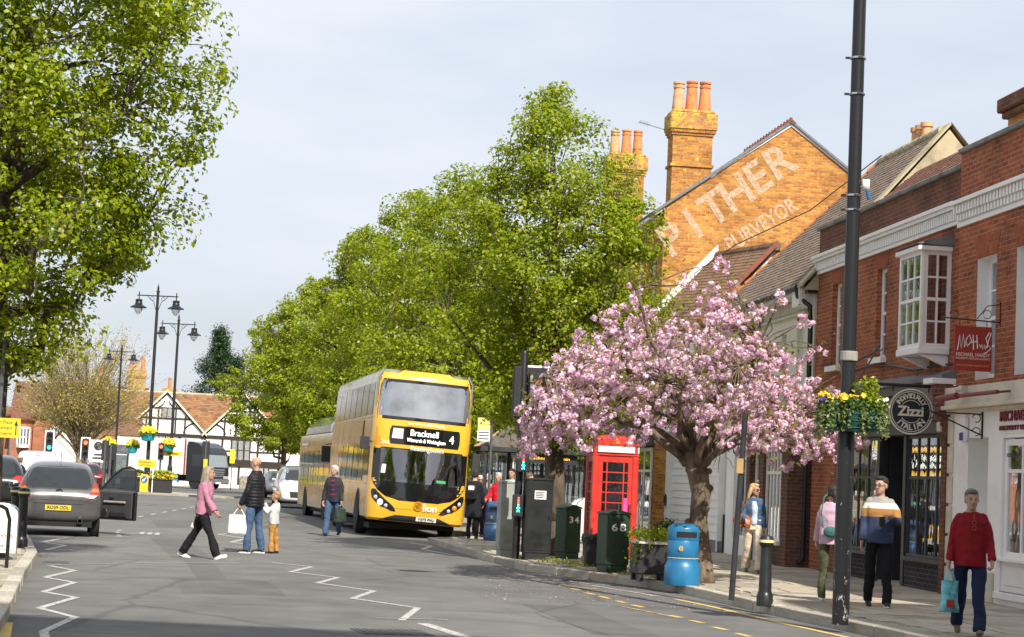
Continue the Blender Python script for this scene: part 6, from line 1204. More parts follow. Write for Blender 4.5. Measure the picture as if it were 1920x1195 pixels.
for s in (-1, 1): b = MB(); b.box(s*1.22-.02, s*1.22+.02, 2.6, 6.0, .72, .9); b.build('side_rail', 'road_yellow', Lr); b = MB(); b.box(s*1.22-.02, s*1.22+.02, 2.6, 6.0, .5, .66); b.build('side_guard', 'lorry_blue', Lr)
b = MB(); b.box(-.5, .5, 1.5, 8.4, .6, .95); b.build('chassis', 'underbody', Lr)

# --- buses ---
mat('bus_yellow', (.70, .385, .024), .3, var=.04, scale=1.5, coat=.6); mat('bus_amber', (.55, .26, .012), .3, coat=.6)
def goldfilm():
    m, n, b, o = _new('bus_gold'); z = _noise(n, 3, 6, stretch=(1, 3, .35)); r = _ramp(n, z.outputs['Fac'], [(.3, (.30, .23, .09)), (.5, (.56, .45, .20)), (.7, (.74, .66, .42))]); n.links.new(r.outputs[0], b.inputs['Base Color']); b.inputs['Metallic'].default_value = .9; b.inputs['Roughness'].default_value = .17
    z2 = _noise(n, 1.2, 2, stretch=(1, 2.2, .5)); _bump(n, b, z2.outputs['Fac'], .25, .05)
goldfilm()
def busglass():
    m, n, b, o = _new('bus_mirror_glass'); b.inputs['Base Color'].default_value = (.34, .33, .27, 1); b.inputs['Metallic'].default_value = .9; b.inputs['Roughness'].default_value = .06; z2 = _noise(n, .9, 2, stretch=(1, 2, .6)); _bump(n, b, z2.outputs['Fac'], .18, .04)
busglass(); glass('windscreen_glass', (.55, .6, .58), .16); mat('frit', (.008, .008, .009), .08, spec=.8); mat('led_white', (.9, .95, .85), .5); emit('led', (.95, 1, .85), 1.3); mat('seat_dark', (.03, .03, .035), .8)
def bus_shell(parent, levels, Lg, hole=None, M=None, ny=14):
    """outline at each height: half width, front setback, bulge, corner radius"""
    V = []; F = []; n = None
    for (z, w, f, bu, rc) in levels:
        ring = []
        for k in range(ny+1): ring.append((-w, Lg-(Lg-f-rc)*k/ny, z))
        for k in range(1, 6): t = math.pi/2*k/6; ring.append((-w+rc*(1-math.cos(t)), f+rc*(1-math.sin(t)), z))
        for k in range(13): x = (-w+rc)+(2*w-2*rc)*k/12; ring.append((x, f-bu*(1-(x/(w-rc))**2), z))
        for k in range(1, 6): t = math.pi/2*(1-k/6); ring.append((w-rc*(1-math.cos(t)), f+rc*(1-math.sin(t)), z))
        for k in range(ny+1): ring.append((w, f+rc+(Lg-f-rc)*k/ny, z))
        n = len(ring); V += ring
    for i in range(len(levels)-1):
        for k in range(n): k2 = (k+1) % n; F.append((i*n+k, i*n+k2, (i+1)*n+k2, (i+1)*n+k))
    F.append(tuple((len(levels)-1)*n+k for k in range(n))); F.append(tuple(range(n-1, -1, -1)))
    bvh = BVHTree.FromPolygons([Vector(v) for v in V], F); fr = []; sd = []
    for f in F:
        c = sum((Vector(V[i]) for i in f), Vector())/len(f); e = V[f[0]]
        if hole and len(f) == 4 and hole(c): continue
        (fr if (c.y < .62 and len(f) == 4) else sd).append(f)
    return V, fr, sd, bvh
def sub(name, V, F, m, parent, M):
    me = bpy.data.meshes.new(name); me.from_pydata(V, [], F); bm = bmesh.new(); bm.from_mesh(me); bmesh.ops.delete(bm, geom=[v for v in bm.verts if not v.link_faces], context='VERTS'); bm.to_mesh(me); bm.free(); return mkobj(name, me, m, parent, smooth=True, M=M)
BUS = thing('double_decker_bus', 'yellow and gold double-decker bus bound for Bracknell, standing at the stop', 'bus', (-2.22, 48.9, 0), R(10.66))
TL = T(1.1, 0, 0) @ RY(R(2.9)) @ T(-1.1, 0, .02)
lv = [(.30, 1.2, .14, .10, .30), (.36, 1.26, .03, .13, .32), (.6, 1.275, .0, .15, .36), (.95, 1.275, .01, .16, .36), (1.12, 1.275, .03, .16, .36), (1.35, 1.275, .07, .16, .35), (2.12, 1.275, .22, .14, .32), (2.2, 1.275, .22, .13, .3), (2.9, 1.275, .25, .12, .3), (2.98, 1.27, .27, .12, .3), (3.55, 1.26, .43, .12, .3), (3.86, 1.25, .52, .12, .3), (3.92, 1.245, .52, .12, .3), (4.08, 1.21, .58, .12, .34), (4.17, 1.12, .70, .12, .4), (4.2, .95, .95, .1, .4)]
V, fr, sd, bv = bus_shell(BUS, lv, 10.9, lambda c: 1.36 < c.z < 2.1 and c.y < .35 and abs(c.x) < 1.02)
sub('front_end', V, fr, 'bus_yellow', BUS, TL); sub('body_side', V, sd, 'bus_gold', BUS, TL)
def bp(name, m, rows, face='nose', off=.008, nx=12, nz=None, par=None): return panel(par or BUS, name, m, bv, rows, face, off, nx, nz, TL)
bp('windscreen_surround', 'frit', [(.84, -.5, .5), (.92, -.85, .85), (1.06, -1.05, 1.05), (1.24, -1.18, 1.18), (1.36, -1.215, 1.215)], nz=8, nx=20)
for s in (-1, 1): rw = lambda Q: [(z, min(a*s, b*s), max(a*s, b*s)) for z, a, b in Q]; bp('windscreen_pillar', 'frit', rw([(1.36, 1.0, 1.215), (2.12, 1.0, 1.215)]), nx=5, nz=6)
bp('windscreen', 'windscreen_glass', [(1.30, -1.04, 1.04), (2.13, -1.04, 1.04)], nx=16, nz=8, off=.012)
bp('windscreen_head', 'frit', [(2.10, -1.215, 1.215), (2.16, -1.2, 1.2)], nx=14, nz=2)
bp('upper_windscreen', 'bus_mirror_glass' if False else mat('upper_glass', (.34, .36, .38), .05, .75, spec=1.0, var=.25, scale=1.2), [(2.96, -1.17, 1.17), (3.0, -1.19, 1.19), (3.7, -1.15, 1.15), (3.88, -1.11, 1.11)], nx=18, nz=8, off=.012)
bp('upper_windscreen_surround', 'frit', [(2.88, -1.2, 1.2), (2.93, -1.22, 1.22), (3.05, -1.215, 1.215), (3.88, -1.15, 1.15), (3.92, -1.1, 1.1)], nx=18, nz=8)
dd = bp('destination_display', 'frit', [(2.26, -.82, .93), (2.3, -.86, .96), (2.68, -.86, .96), (2.72, -.82, .93)], nx=12, nz=5, off=.01)
def btext(s, x, z, size, m, wd=None, bold=.0, shear=0., al='CENTER', off=.02, curve=True, par=None):
    y = bv.ray_cast(Vector((x, -3, z)), Vector((0, 1, 0)))[0].y; y2 = bv.ray_cast(Vector((x+.2, -3, z)), Vector((0, 1, 0)))[0].y; y3 = bv.ray_cast(Vector((x, -3, z+.1)), Vector((0, 1, 0)))[0].y
    o = text(s, size, m, BUS, TL @ frame((x, y-off, z), (.2, (y2-y), 0), (0, (y3-y), .1)), .002, 'lettering', al, shear, 1, wd, bold); return o
btext('Bracknell', .02, 2.57, .23, 'led', .72); btext('Winnersh & Wokingham', .08, 2.385, .14, 'led', 1.0); btext('4', .74, 2.48, .3, 'led', .13); btext('Readingbuses', .12, 2.18, .17, 'sign_white', .86, off=.024); btext('246', -.96, 2.28, .15, 'sign_white', .2, off=.03); btext('free WiFi & USB charging', .05, 2.80, .11, 'sign_white', .95, off=.024)
bp('display_blind', 'tail_clear', [(2.4, -.8, -.52), (2.66, -.78, -.52)], nx=3, nz=3, off=.014)
btext('lion', .3, .70, .26, 'sign_white', .36, .004, off=.03)
y = bv.ray_cast(Vector((0, -3, .74)), Vector((0, 1, 0)))[0].y; b = MB()
b.lathe([(.09, 0), (.12, 0), (.12, .01), (.09, .01), (.09, 0)], 16, T(.0, y-.02, .74) @ RX(math.pi/2)); b.tube([(-.06, y-.025, .74), (0, y-.025, .8), (.06, y-.025, .74), (.0, y-.025, .68)], .012, 5); b.build('lion_emblem', 'bus_amber', BUS, M=TL)
for s in (-1, 1):
    rw = lambda Q: [(z, min(a*s, b*s), max(a*s, b*s)) for z, a, b in Q]
    hl = bp('head_lamp_panel', 'frit', rw([(.56, .55, .66), (.68, .62, .98), (.84, .84, 1.16), (1.0, 1.02, 1.2), (1.08, 1.1, 1.18)]), nx=8, nz=8, off=.012)
    for k, (x, z, r, m) in enumerate(((.8, .68, .055, 'head_glass'), (.95, .76, .075, 'head_lit' if s < 0 else 'tail_amber'), (1.07, .87, .06, 'head_glass'))):
        q = bv.ray_cast(Vector((s*x, -3, z)), Vector((0, 1, 0)))[0]; b = MB(); b.ball((q.x, q.y-.0, q.z), r, r*.6, r, 14, 8); b.build('lamp', m, hl, smooth='all', M=Matrix.Identity(4))
bp('lower_grille', 'black_plastic', [(.31, -.95, .95), (.38, -.8, .8), (.47, -.55, .55)], nx=12, nz=4, off=.01)
pl_ = bp('number_plate', 'plate_white', [(.36, -.02, .5), (.47, -.02, .5)], nx=4, nz=2, off=.03); btext('YX73 PHU', .24, .415, .1, 'charcoal', .43, .002, off=.045)
bp('front_seam', 'frit', [(.63, -1.2, 1.2), (.637, -1.2, 1.2)], nx=16, nz=2, off=.003)
bp('amber_flash', 'bus_amber', [(2.2, -1.2, -1.0), (2.5, -1.2, -1.14), (2.7, -1.2, -1.19)], nx=4, nz=5, off=.006)
bp('window_sticker', 'sign_white', [(1.5, -1.0, -.9), (1.72, -.98, -.88)], nx=2, nz=2, off=.02); bp('green_sticker', mat('green_label', (.03, .3, .1), .5), [(1.36, .42, .66), (1.43, .42, .66)], nx=2, nz=2, off=.02)
for s in (-1, 1):
    b = MB(); b.tube([(s*1.22, .55, 2.9), (s*1.23, .5, 3.3), (s*1.22, .62, 3.95), (s*1.12, .75, 4.18)], .022, 6); b.build('branch_guard', 'chrome', BUS, M=TL)
b = MB(); b.tube([(-1.25, .5, 2.25), (-1.45, .28, 2.32)], .02, 6); b.box(-1.58, -1.36, .2, .32, 2.05, 2.38); b.build('mirror', 'black_plastic', BUS, bevel=.03, M=TL); b = MB(); b.tube([(1.25, .4, 2.2), (1.4, .1, 2.2)], .02, 6); b.box(1.3, 1.5, .02, .12, 1.7, 2.2); b.build('mirror', 'black_plastic', BUS, bevel=.03, M=TL)
def bus_side(P, bvv, M, zl, zu, Lg, win_l, win_u=None):
    for fc in ('left', 'right'):
        for (a, c) in win_l: w_ = panel(P, 'side_window', 'bus_mirror_glass', bvv, [(zl[0], a, c), (zl[1], a, c)], fc, .008, 3, 3, M); panel(w_, 'vent', 'frit', bvv, [(zl[1]-.3, a+.15, c-.15), (zl[1]-.28, a+.15, c-.15)], fc, .012, 2, 2, Matrix.Identity(4))
        for (a, c) in (win_u or []): panel(P, 'upper_window', 'upper_side_glass', bvv, [(zu[0], a, c), (zu[1], a, c)], fc, .008, 3, 3, M)
mat('upper_side_glass', (.45, .48, .52), .08, .7, spec=1)
bus_side(BUS, bv, TL, (1.25, 2.2), (2.98, 3.82), 10.9, [(1.75, 2.85), (2.95, 4.3), (4.4, 5.75), (5.85, 7.2), (7.3, 8.6)], [(.95, 2.1), (2.2, 3.5), (3.6, 4.95), (5.05, 6.4), (6.5, 7.85), (7.95, 9.3), (9.4, 10.5)])
panel(BUS, 'cab_window', 'frit', bv, [(1.4, .62, 1.6), (2.15, .75, 1.6)], 'left', .008, 4, 3, TL)
q = panel(BUS, 'advert_frame', 'bus_amber', bv, [(2.22, 2.5, 5.2), (2.86, 2.5, 5.2)], 'left', .012, 4, 3, TL); panel(q, 'advert', 'bus_gold', bv, [(2.27, 2.58, 5.12), (2.81, 2.58, 5.12)], 'left', .018, 4, 3, Matrix.Identity(4))
for z in (1.18, 2.9): panel(BUS, 'trim_line', 'bus_amber', bv, [(z, .7, 10.8), (z+.025, .7, 10.8)], 'left', .01, 20, 2, TL)
for y in (2.35, 8.2):
    for s in (-1, 1):
        b = MB(); b.lathe([(0, 0), (.56, 0), (.56, .02), (0, .02)], 28, T(s*1.272-.008, y, .5) @ RY(math.pi/2)); b.build('wheel_arch', 'underbody', BUS, M=TL); wheel(BUS, s*1.12, y, .47, .28)
b = MB(); b.box(-1.1, 1.1, .6, 10.5, .2, .34); b.build('chassis', 'underbody', BUS)
# cab interior behind the glass
b = MB(); b.box(-1.2, 1.2, 2.6, 2.65, .5, 2.2); b.box(-1.2, 1.2, .45, 2.6, .85, .9); b.build('cab_interior', 'interior', BUS, M=TL); b = MB(); b.box(-1.1, 1.1, .32, .75, .9, 1.32); b.build('dashboard', 'black_plastic', BUS, bevel=.05, M=TL); b = MB(); b.tube([(.2, .6, 1.3), (.2, 1.2, 2.0)], .03, 6); b.box(.15, .2, .9, 2.3, .9, 1.9); b.build('assault_screen', 'frit', BUS, M=TL)
b = MB(); b.tube([(.18, .35, 1.33), (.18, .42, 2.1)], .02, 6); b.build('windscreen_bar', 'frit', BUS, M=TL)
# rear bus, a single decker with roof tanks
B2 = thing('single_decker_bus', 'gold single-decker bus with raised roof pod behind the double-decker', 'bus', (-4.22, 61.7, 0), R(12.2))
lv2 = [(.30, 1.2, .14, .10, .30), (.36, 1.25, .03, .13, .32), (1.0, 1.265, .01, .16, .36), (1.2, 1.265, .03, .16, .36), (2.3, 1.265, .2, .14, .32), (2.75, 1.25, .28, .1, .32), (2.86, 1.2, .36, .1, .34), (2.92, 1.05, .5, .1, .36)]
V, fr, sd, bv2 = bus_shell(B2, lv2, 10.4); sub('front_end', V, fr, 'bus_yellow', B2, None); sub('body_side', V, sd, 'bus_gold', B2, None)
b = MB(); b.add([(-1.15, 2.2, 2.9), (1.15, 2.2, 2.9), (1.15, 9.8, 2.9), (-1.15, 9.8, 2.9), (-1.1, 2.6, 3.15), (1.1, 2.6, 3.15), (1.1, 9.6, 3.15), (-1.1, 9.6, 3.15), (-.72, 3.1, 3.52), (.72, 3.1, 3.52), (.72, 9.2, 3.52), (-.72, 9.2, 3.52)], [(0, 1, 5, 4), (1, 2, 6, 5), (2, 3, 7, 6), (3, 0, 4, 7), (4, 5, 9, 8), (5, 6, 10, 9), (6, 7, 11, 10), (7, 4, 8, 11), (8, 9, 10, 11)]); b.build('roof_pod', 'upper_side_glass', B2, bevel=.05, seg=2)
bus_side(B2, bv2, None, (1.15, 2.3), None, 10.4, [(1.2, 2.6), (2.7, 4.1), (4.2, 5.6), (5.7, 7.1), (7.2, 8.6), (8.7, 9.9)])
panel(B2, 'trim_line', 'bus_amber', bv2, [(1.05, .6, 10.3), (1.075, .6, 10.3)], 'left', .01, 20, 2); panel(B2, 'side_lettering', 'sign_white', bv2, [(2.5, 7.6, 9.6), (2.58, 7.6, 9.6)], 'left', .01, 2, 2); panel(B2, 'windscreen', 'frit', bv2, [(1.1, -1.1, 1.1), (2.3, -1.15, 1.15)], 'nose', .01, 10, 6)
for y in (2.3, 7.9):
    for s in (-1, 1): b = MB(); b.lathe([(0, 0), (.55, 0), (.55, .02), (0, .02)], 28, T(s*1.262-.008, y, .48) @ RY(math.pi/2)); b.build('wheel_arch', 'underbody', B2); wheel(B2, s*1.1, y, .46, .28)
b = MB(); b.tube([(-1.22, .3, 2.5), (-1.55, -.1, 2.45)], .02, 6); b.box(-1.7, -1.42, -.2, -.06, 1.9, 2.4); b.build('mirror', 'black_plastic', B2, bevel=.04); b = MB(); b.box(-1.1, 1.1, .6, 10, .2, .32); b.build('chassis', 'underbody', B2)
# ---------------- street furniture ----------------
mat('box_red', (.55, .035, .022), .4, var=.16, scale=4, coat=.2); mat('box_red_shaded', (.34, .035, .025), .5, var=.3, scale=4)
mat('opal', (.78, .76, .7), .4); mat('cab_green', (.02, .055, .024), .4, var=.25, scale=3, coat=.15); mat('cab_black', (.018, .02, .02), .38, var=.3, scale=3); mat('cab_grey', (.30, .31, .27), .55, var=.2, scale=3); mat('bin_blue', (.014, .16, .33), .42, var=.25, scale=3, coat=.2); mat('bin_navy', (.03, .09, .2), .5, var=.2); mat('bag_black', (.012, .012, .013), .25, var=.3, bump=.8, bscale=30); mat('concrete', (.3, .28, .25), .9, var=.3, bump=.5); mat('gold', (.65, .45, .12), .4, .3)
# --- telephone box ---
P = thing('telephone_box', 'red telephone box with white sign panel beside the cherry tree', 'telephone box', (1.97, 35.5, PAV), R(6)); P.scale = (.94, .94, .94)
b = MB(); b.box(-.48, .48, -.48, .48, -.02, .12); b.build('plinth', 'concrete', P, bevel=.02)
for sx in (-1, 1):
    for sy in (-1, 1):
        b = MB(); x, y = sx*.39, sy*.39; b.box(x-.06, x+.06, y-.06, y+.06, .12, 2.1); b.box(x-.045, x+.045, y+sy*.02-.045, y+sy*.02+.045, .13, 2.09); b.build('corner_post', 'box_red', P, bevel=.012)
b = MB(); b.box(-.455, .455, -.455, .455, 2.1, 2.14); b.box(-.43, .43, -.43, .43, 2.14, 2.33); b.build('entablature', 'box_red', P, bevel=.012)
for k, (ang) in enumerate((0, 90, 180, 270)):
    M = RZ(R(ang)); n = 14; seg = [(.43*math.cos(t), .12*math.sin(t)) for t in np.linspace(0, math.pi, n)]
    b = MB(); b.prism([(-.44, 2.3)]+[(.44, 2.3)]+[(x*1.02, 2.33+z) for x, z in seg[1:-1]], -.452, -.40, 'y', M); b.build('pediment', 'box_red', P, bevel=.008)
    b = MB(); b.box(-.36, .36, -.465, -.44, 2.17, 2.29, M); b.build('sign_panel', 'opal', P)
    # crown
    b = MB(); b.box(-.06, .06, -.462, -.45, 2.345, 2.36, M)
    for x in (-.045, 0, .045): b.tube([M @ Vector((x, -.458, 2.36)), M @ Vector((x*.6, -.458, 2.41))], .01, 5)
    b.ball(M @ Vector((0, -.458, 2.42)), .014, n=6, m=4); b.build('crown_emblem', 'gold', P)
    # door or glazed side: stiles, rails and panes
    d = 'door' if ang == 0 else 'glazed_side'; b = MB(); y0, y1 = -.43, -.39
    b.box(-.33, -.25, y0, y1, .12, 2.1, M); b.box(.25, .33, y0, y1, .12, 2.1, M); b.box(-.25, .25, y0, y1, .12, .42, M); b.box(-.25, .25, y0, y1, 1.98, 2.1, M)
    for x in (-.165, .165): b.box(x-.012, x+.012, y0+.004, y1-.004, .42, 1.98, M)
    for i in range(1, 8): z = .42+1.56*i/8; [b.box(xa, xb, y0+.005, y1-.005, z-.011, z+.011, M) for xa, xb in ((-.25, -.177), (-.153, .153), (.177, .25))]
    o = b.build(d, 'box_red' if ang in (0, 180) else 'box_red_shaded', P)  # left and right sides carry their shade in a darker red
    for xa, xb in ((-.25, -.165), (-.165, .165), (.165, .25)):
        for i in range(8): pane(o, M @ T((xa+xb)/2, -.41, .42+1.56*(i+.5)/8), xb-xa, 1.56/8)
    if ang == 0: b = MB(); b.tube([(.3, -.45, 1.05), (.3, -.47, 1.08), (.3, -.47, 1.18), (.3, -.45, 1.2)], .012, 6); b.build('handle', 'chrome', o); mat('pink', (.75, .08, .35), .5); b = MB(); b.box(.18, .25, -.437, -.433, 1.0, 1.3); b.build('notice', 'pink', o)
b = MB(); n = 12; rings = []
for i in range(6):
    t = math.pi/2*i/5; r = .43*math.cos(t)**.6 if i < 5 else .02; z = 2.32+.2*math.sin(t); rings.append((max(r, .02), z))
V = []; F = []
for r, z in rings: V += [(sx*r, sy*r, z) for sx, sy in ((-1, -1), (1, -1), (1, 1), (-1, 1))]
for i in range(5): F += [(i*4+k, i*4+(k+1) % 4, i*4+4+(k+1) % 4, i*4+4+k) for k in range(4)]
F.append((20, 21, 22, 23)); b.add(V, F); b.build('domed_roof', 'box_red', P, bevel=.03, seg=2)
b = MB(); b.box(-.2, .2, .25, .37, 1.0, 1.9); b.build('payphone', 'cab_black', P, bevel=.02)
# --- cabinets ---
def cabinet(label, loc, rz, w, d, h, m, top=.06, num=None, foot=True, name='utility_cabinet', skew=None):
    P = thing(name, label, 'cabinet', loc, rz, 'roadside utility cabinets'); b = MB(); b.box(-w/2, w/2, -d/2, d/2, .12, h-top); b.build('case', m, P, bevel=.012)
    b = MB(); b.box(-w/2+.02, w/2-.02, -d/2+.015, d/2-.015, -.02, .12); b.build('foot', m, P, bevel=.006)
    b = MB(); b.prism([(-w/2-.015, h-top+.002), (w/2+.015, h-top+.002), (w/2+.01, h-top+.03), (0, h+.02), (-w/2-.01, h-top+.03)], -d/2-.015, d/2+.015); b.build('lid', m, P, bevel=.008)
    b = MB(); b.box(-w/2+.03, w/2-.03, -d/2-.008, -d/2+.001, .17, h-top-.04); dr = b.build('door', m, P, bevel=.004)
    b = MB(); b.box(w/2-.07, w/2-.05, -d/2-.02, -d/2-.007, h*.5, h*.5+.07); b.build('lock', 'chrome', dr)
    for k in range(4): b = MB(); b.box(-w*.18, w*.18, -d/2-.014, -d/2-.007, .24+.025*k, .252+.025*k); b.build('louvre', m, dr)
    if num: text(num, .17, 'sign_white', dr, frame((0, -d/2-.0095, h-top-.22), (1, 0, 0), (0, 0, 1)), .001, spacing=1.25, width=w*.62, bold=.004)
    return P
cabinet('dark green cabinet numbered 68 in front of the telephone box', (1.86, 32.3, PAV), R(26), .44, .34, 1.02, 'cab_green', num='68')
cabinet('green cabinet numbered 34 beside the tree trunk', (1.27, 37.3, PAV), R(34), .36, .36, 1.02, 'cab_green', num='34')
bc = cabinet('tall black signal cabinet with a white notice behind the crossing pole', (.64, 36.1, PAV), R(10), .5, .36, 1.5, 'cab_black', .03)
b = MB(); b.box(-.1, .12, -.197, -.19, 1.12, 1.28); nb = b.build('notice', 'sign_white', bc)
for k in range(4): b = MB(); b.box(-.08, .06+.03*(k % 2), -.2, -.197, 1.15+.03*k, 1.165+.03*k); b.build('notice_line', 'charcoal', nb)
cabinet('narrow grey-green cabinet left of the crossing pole', (.06, 37.2, PAV), R(14), .3, .3, 1.42, 'cab_grey', .03)
# --- bins ---
def litter_bin(label, loc, rz, m):
    P = thing('litter_bin', label, 'litter bin', loc, rz, 'round blue litter bins'); b = MB(); b.lathe([(.262, 0), (.272, .03), (.272, .28), (.255, .31), (.235, .36), (.235, .40)], 32); b.build('base', m, P, smooth=True)
    b = MB(); b.lathe([(.232, .405), (.236, .415), (.236, .66), (.232, .668)], 32); bd = b.build('body', m, P, smooth=True); b = MB(); b.lathe([(.238, .402), (.24, .404), (.24, .41), (.238, .412)], 32); b.build('band', 'cream_trim', bd)
    b = MB(); b.lathe([(.234, .672), (.238, .68), (.238, .84), (.225, .87), (.17, .905), (.09, .925), (0, .93)], 32); hd = b.build('hood', m, P, smooth=True)
    b = MB(); n = 12
    for k in range(n):
        t0, t1 = R(-130+80*k/n), R(-130+80*(k+1)/n); b.quad((.2405*math.cos(t0), .2405*math.sin(t0), .715), (.2405*math.cos(t1), .2405*math.sin(t1), .715), (.2405*math.cos(t1), .2405*math.sin(t1), .80), (.2405*math.cos(t0), .2405*math.sin(t0), .80))
    b.build('slot', 'underbody', hd); b = MB(); b.lathe([(.02, 0), (.04, 0), (.04, .004), (.02, .004), (.02, 0)], 16, T(-.09, -.222, .55) @ RX(math.pi/2)); b.tube([(-.09, -.226, .58), (-.085, -.226, .52)], .012, 5); b.build('emblem', 'gold', bd); return P
litter_bin('bright blue round litter bin in front of the cherry trunk', (2.72, 28.95, PAV), R(10), 'bin_blue'); litter_bin('darker blue litter bin by the bus queue', (-.18, 46.6, PAV), 0, 'bin_navy')
P = thing('rubbish_bin', 'small black bin with a bin liner in front of the telephone box', 'bin', (1.62, 34.15, PAV), R(8)); b = MB(); b.add([(-.13, -.13, 0), (.13, -.13, 0), (.13, .13, 0), (-.13, .13, 0), (-.18, -.18, .52), (.18, -.18, .52), (.18, .18, .52), (-.18, .18, .52)], [(0, 3, 2, 1), (0, 1, 5, 4), (1, 2, 6, 5), (2, 3, 7, 6), (3, 0, 4, 7)]); b.build('tub', 'black_plastic', P, bevel=.02)
b = MB(); n = 28; rg = random.Random(2); ring = lambda r, z, j: [((r+rg.uniform(-j, j))*math.cos(2*math.pi*k/n)*1.15, (r+rg.uniform(-j, j))*math.sin(2*math.pi*k/n)*1.15, z+rg.uniform(-j, j)) for k in range(n)]
V = ring(.175, .42, .008)+ring(.19, .5, .01)+ring(.185, .57, .015)+ring(.14, .56, .015)+ring(.1, .45, .01); F = [(i*n+k, i*n+(k+1) % n, (i+1)*n+(k+1) % n, (i+1)*n+k) for i in range(4) for k in range(n)]; b.add(V, F); b.build('liner', 'bag_black', P, smooth='all')
# --- planters by the cherry ---
def shrub_leaves(parent, name, C, size, m, n, sp, rng):
    idx = np.repeat(np.arange(len(C)), n); L = np.array(C)[idx]+rng.normal(0, 1, (len(idx), 3))*sp; tag(mkobj(name, leaf_mesh(name, L, rng.normal(0, .6, L.shape)+np.array([0, -.5, .7]), size, .6, rng=rng), m, parent), kind='stuff')
rng = np.random.default_rng(77)
P = thing('planter', 'square black planter with trailing green plant left of the blue bin', 'planter', (2.32, 30.05, PAV), R(8)); b = MB(); b.box(-.27, .27, -.27, .27, .1, .56); b.build('tub', 'planter_black', P, bevel=.015); b = MB(); b.box(-.29, .29, -.29, .29, .562, .6); b.build('rim', 'cream_trim', P, bevel=.006)
for sx in (-1, 1): 
    for sy in (-1, 1): b = MB(); b.box(sx*.2-.05, sx*.2+.05, sy*.2-.05, sy*.2+.05, -.01, .098); b.build('foot', 'planter_black', P)
shrub_leaves(P, 'foliage', [(x, y, .68+.06*rng.random()) for x in np.linspace(-.25, .25, 6) for y in np.linspace(-.25, .25, 5)]+[(-.3, -.29, .5), (-.28, -.3, .4), (-.1, -.31, .55), (-.31, -.2, .3)], .05, 'leaf_lime', 22, .05, rng)
P = thing('planter', 'round clipped shrub in a black pot behind the blue bin', 'planter', (2.72, 31.9, PAV), 0); b = MB(); b.lathe([(.16, 0), (.2, .4), (.22, .42), (.18, .42)], 20); b.build('pot', 'planter_black', P, smooth=True); shrub_leaves(P, 'foliage', [tuple(np.array([0, 0, .66])+.2*v/np.linalg.norm(v)) for v in rng.normal(0, 1, (90, 3))], .05, 'leaf_box', 16, .045, rng)
# --- bollards and posts ---
def bollard(label, loc, h=.9, r=.085):
    P = thing('bollard', label, 'bollard', loc, 0, 'black bollards'); b = MB(); b.lathe([(r*1.25, -.02), (r*1.25, .12), (r*1.12, .14), (r, .17), (r*.82, h-.16), (r*.8, h-.15), (r*1.0, h-.12), (r*1.12, h-.10), (r*1.12, h-.04), (r*.8, h), (0, h+.015)], 20); b.build('post', 'lamp_black', P, smooth=True); b = MB(); b.lathe([(r*1.13, h-.085), (r*1.135, h-.08), (r*1.135, h-.055), (r*1.13, h-.05)], 20); b.build('reflective_band', 'band_pale' if 'band_pale' in MATS else mat('band_pale', (.72, .68, .30), .4), P); return P
bollard('black bollard with a pale yellow band beside the leaning post', (3.42, 24.95, PAV), .88)
bollard('black banded bollard by the left kerb, nearer of two', (-7.82, 31.5, PAV), .95); bollard('black banded bollard by the left kerb, farther of two', (-8.18, 32.4, PAV), .95)
P = thing('leaning_post', 'plain dark grey leaning sign post beside the bollard', 'post', (3.13, 26.1, PAV), 0); mat('post_grey', (.04, .042, .045), .45, .3, var=.2); b = MB(); b.tube([(0, 0, -.03), (.1, 0, 2.5)], .04, 14); b.build('pole', 'post_grey', P, smooth=True); mat('tag_brown', (.42, .26, .10), .7); b = MB(); b.box(.0, .09, -.06, -.044, 1.68, 1.88); b.build('tag', 'tag_brown', P); b = MB(); b.lathe([(.043, 1.7), (.046, 1.705), (.046, 1.72), (.043, 1.725)], 14, T(.07, 0, 0)); b.build('strap', 'chrome', P)
def scuffed():
    m, n, b, o = _new('scuffed_black'); z = _noise(n, 14, 8, rough=.75, stretch=(1, 1, .5)); t = n.nodes.new('ShaderNodeTexCoord'); s = n.nodes.new('ShaderNodeSeparateXYZ'); n.links.new(t.outputs['Object'], s.inputs[0])
    mr = n.nodes.new('ShaderNodeMapRange'); mr.inputs['From Min'].default_value = 0; mr.inputs['From Max'].default_value = 4; mr.inputs['To Min'].default_value = .09; mr.inputs['To Max'].default_value = -.12; n.links.new(s.outputs[2], mr.inputs[0])
    a = n.nodes.new('ShaderNodeMath'); n.links.new(z.outputs['Fac'], a.inputs[0]); n.links.new(mr.outputs[0], a.inputs[1]); r = _ramp(n, a.outputs[0], [(.66, (.010, .010, .011)), (.69, (.38, .37, .35))]); n.links.new(r.outputs[0], b.inputs['Base Color']); b.inputs['Roughness'].default_value = .35; _bump(n, b, a.outputs[0], .2, .01)
scuffed()
P = thing('street_lamp', 'tall scuffed black lamp column on the right pavement carrying flower baskets', 'street lamp', (3.92, 22.2, PAV), 0, None)
b = MB(); b.lathe([(.098, -.03), (.098, 2.2), (.095, 2.22), (.084, 2.3), (.07, 9.4), (.0, 9.42)], 24); b.build('column', 'scuffed_black', P, smooth=True); b = MB(); b.tube([(.0, 0, 9.3), (-.5, 0, 9.75), (-1.4, 0, 9.9)], .035, 8); b.build('arm', 'lamp_black', P); b = MB(); b.lathe([(.05, 0), (.3, -.15), (.3, -.2), (.1, -.35), (0, -.37)], 14, T(-1.4, 0, 9.9)); b.build('lantern', 'lamp_black', P, smooth=True)
for z in (6.55, 6.12, 4.92, 4.75): b = MB(); b.lathe([(.09, z), (.094, z+.005), (.094, z+.02), (.09, z+.025)], 18); b.box(-.15, -.08, -.01, .01, z, z+.025); b.build('band', 'chrome', P)
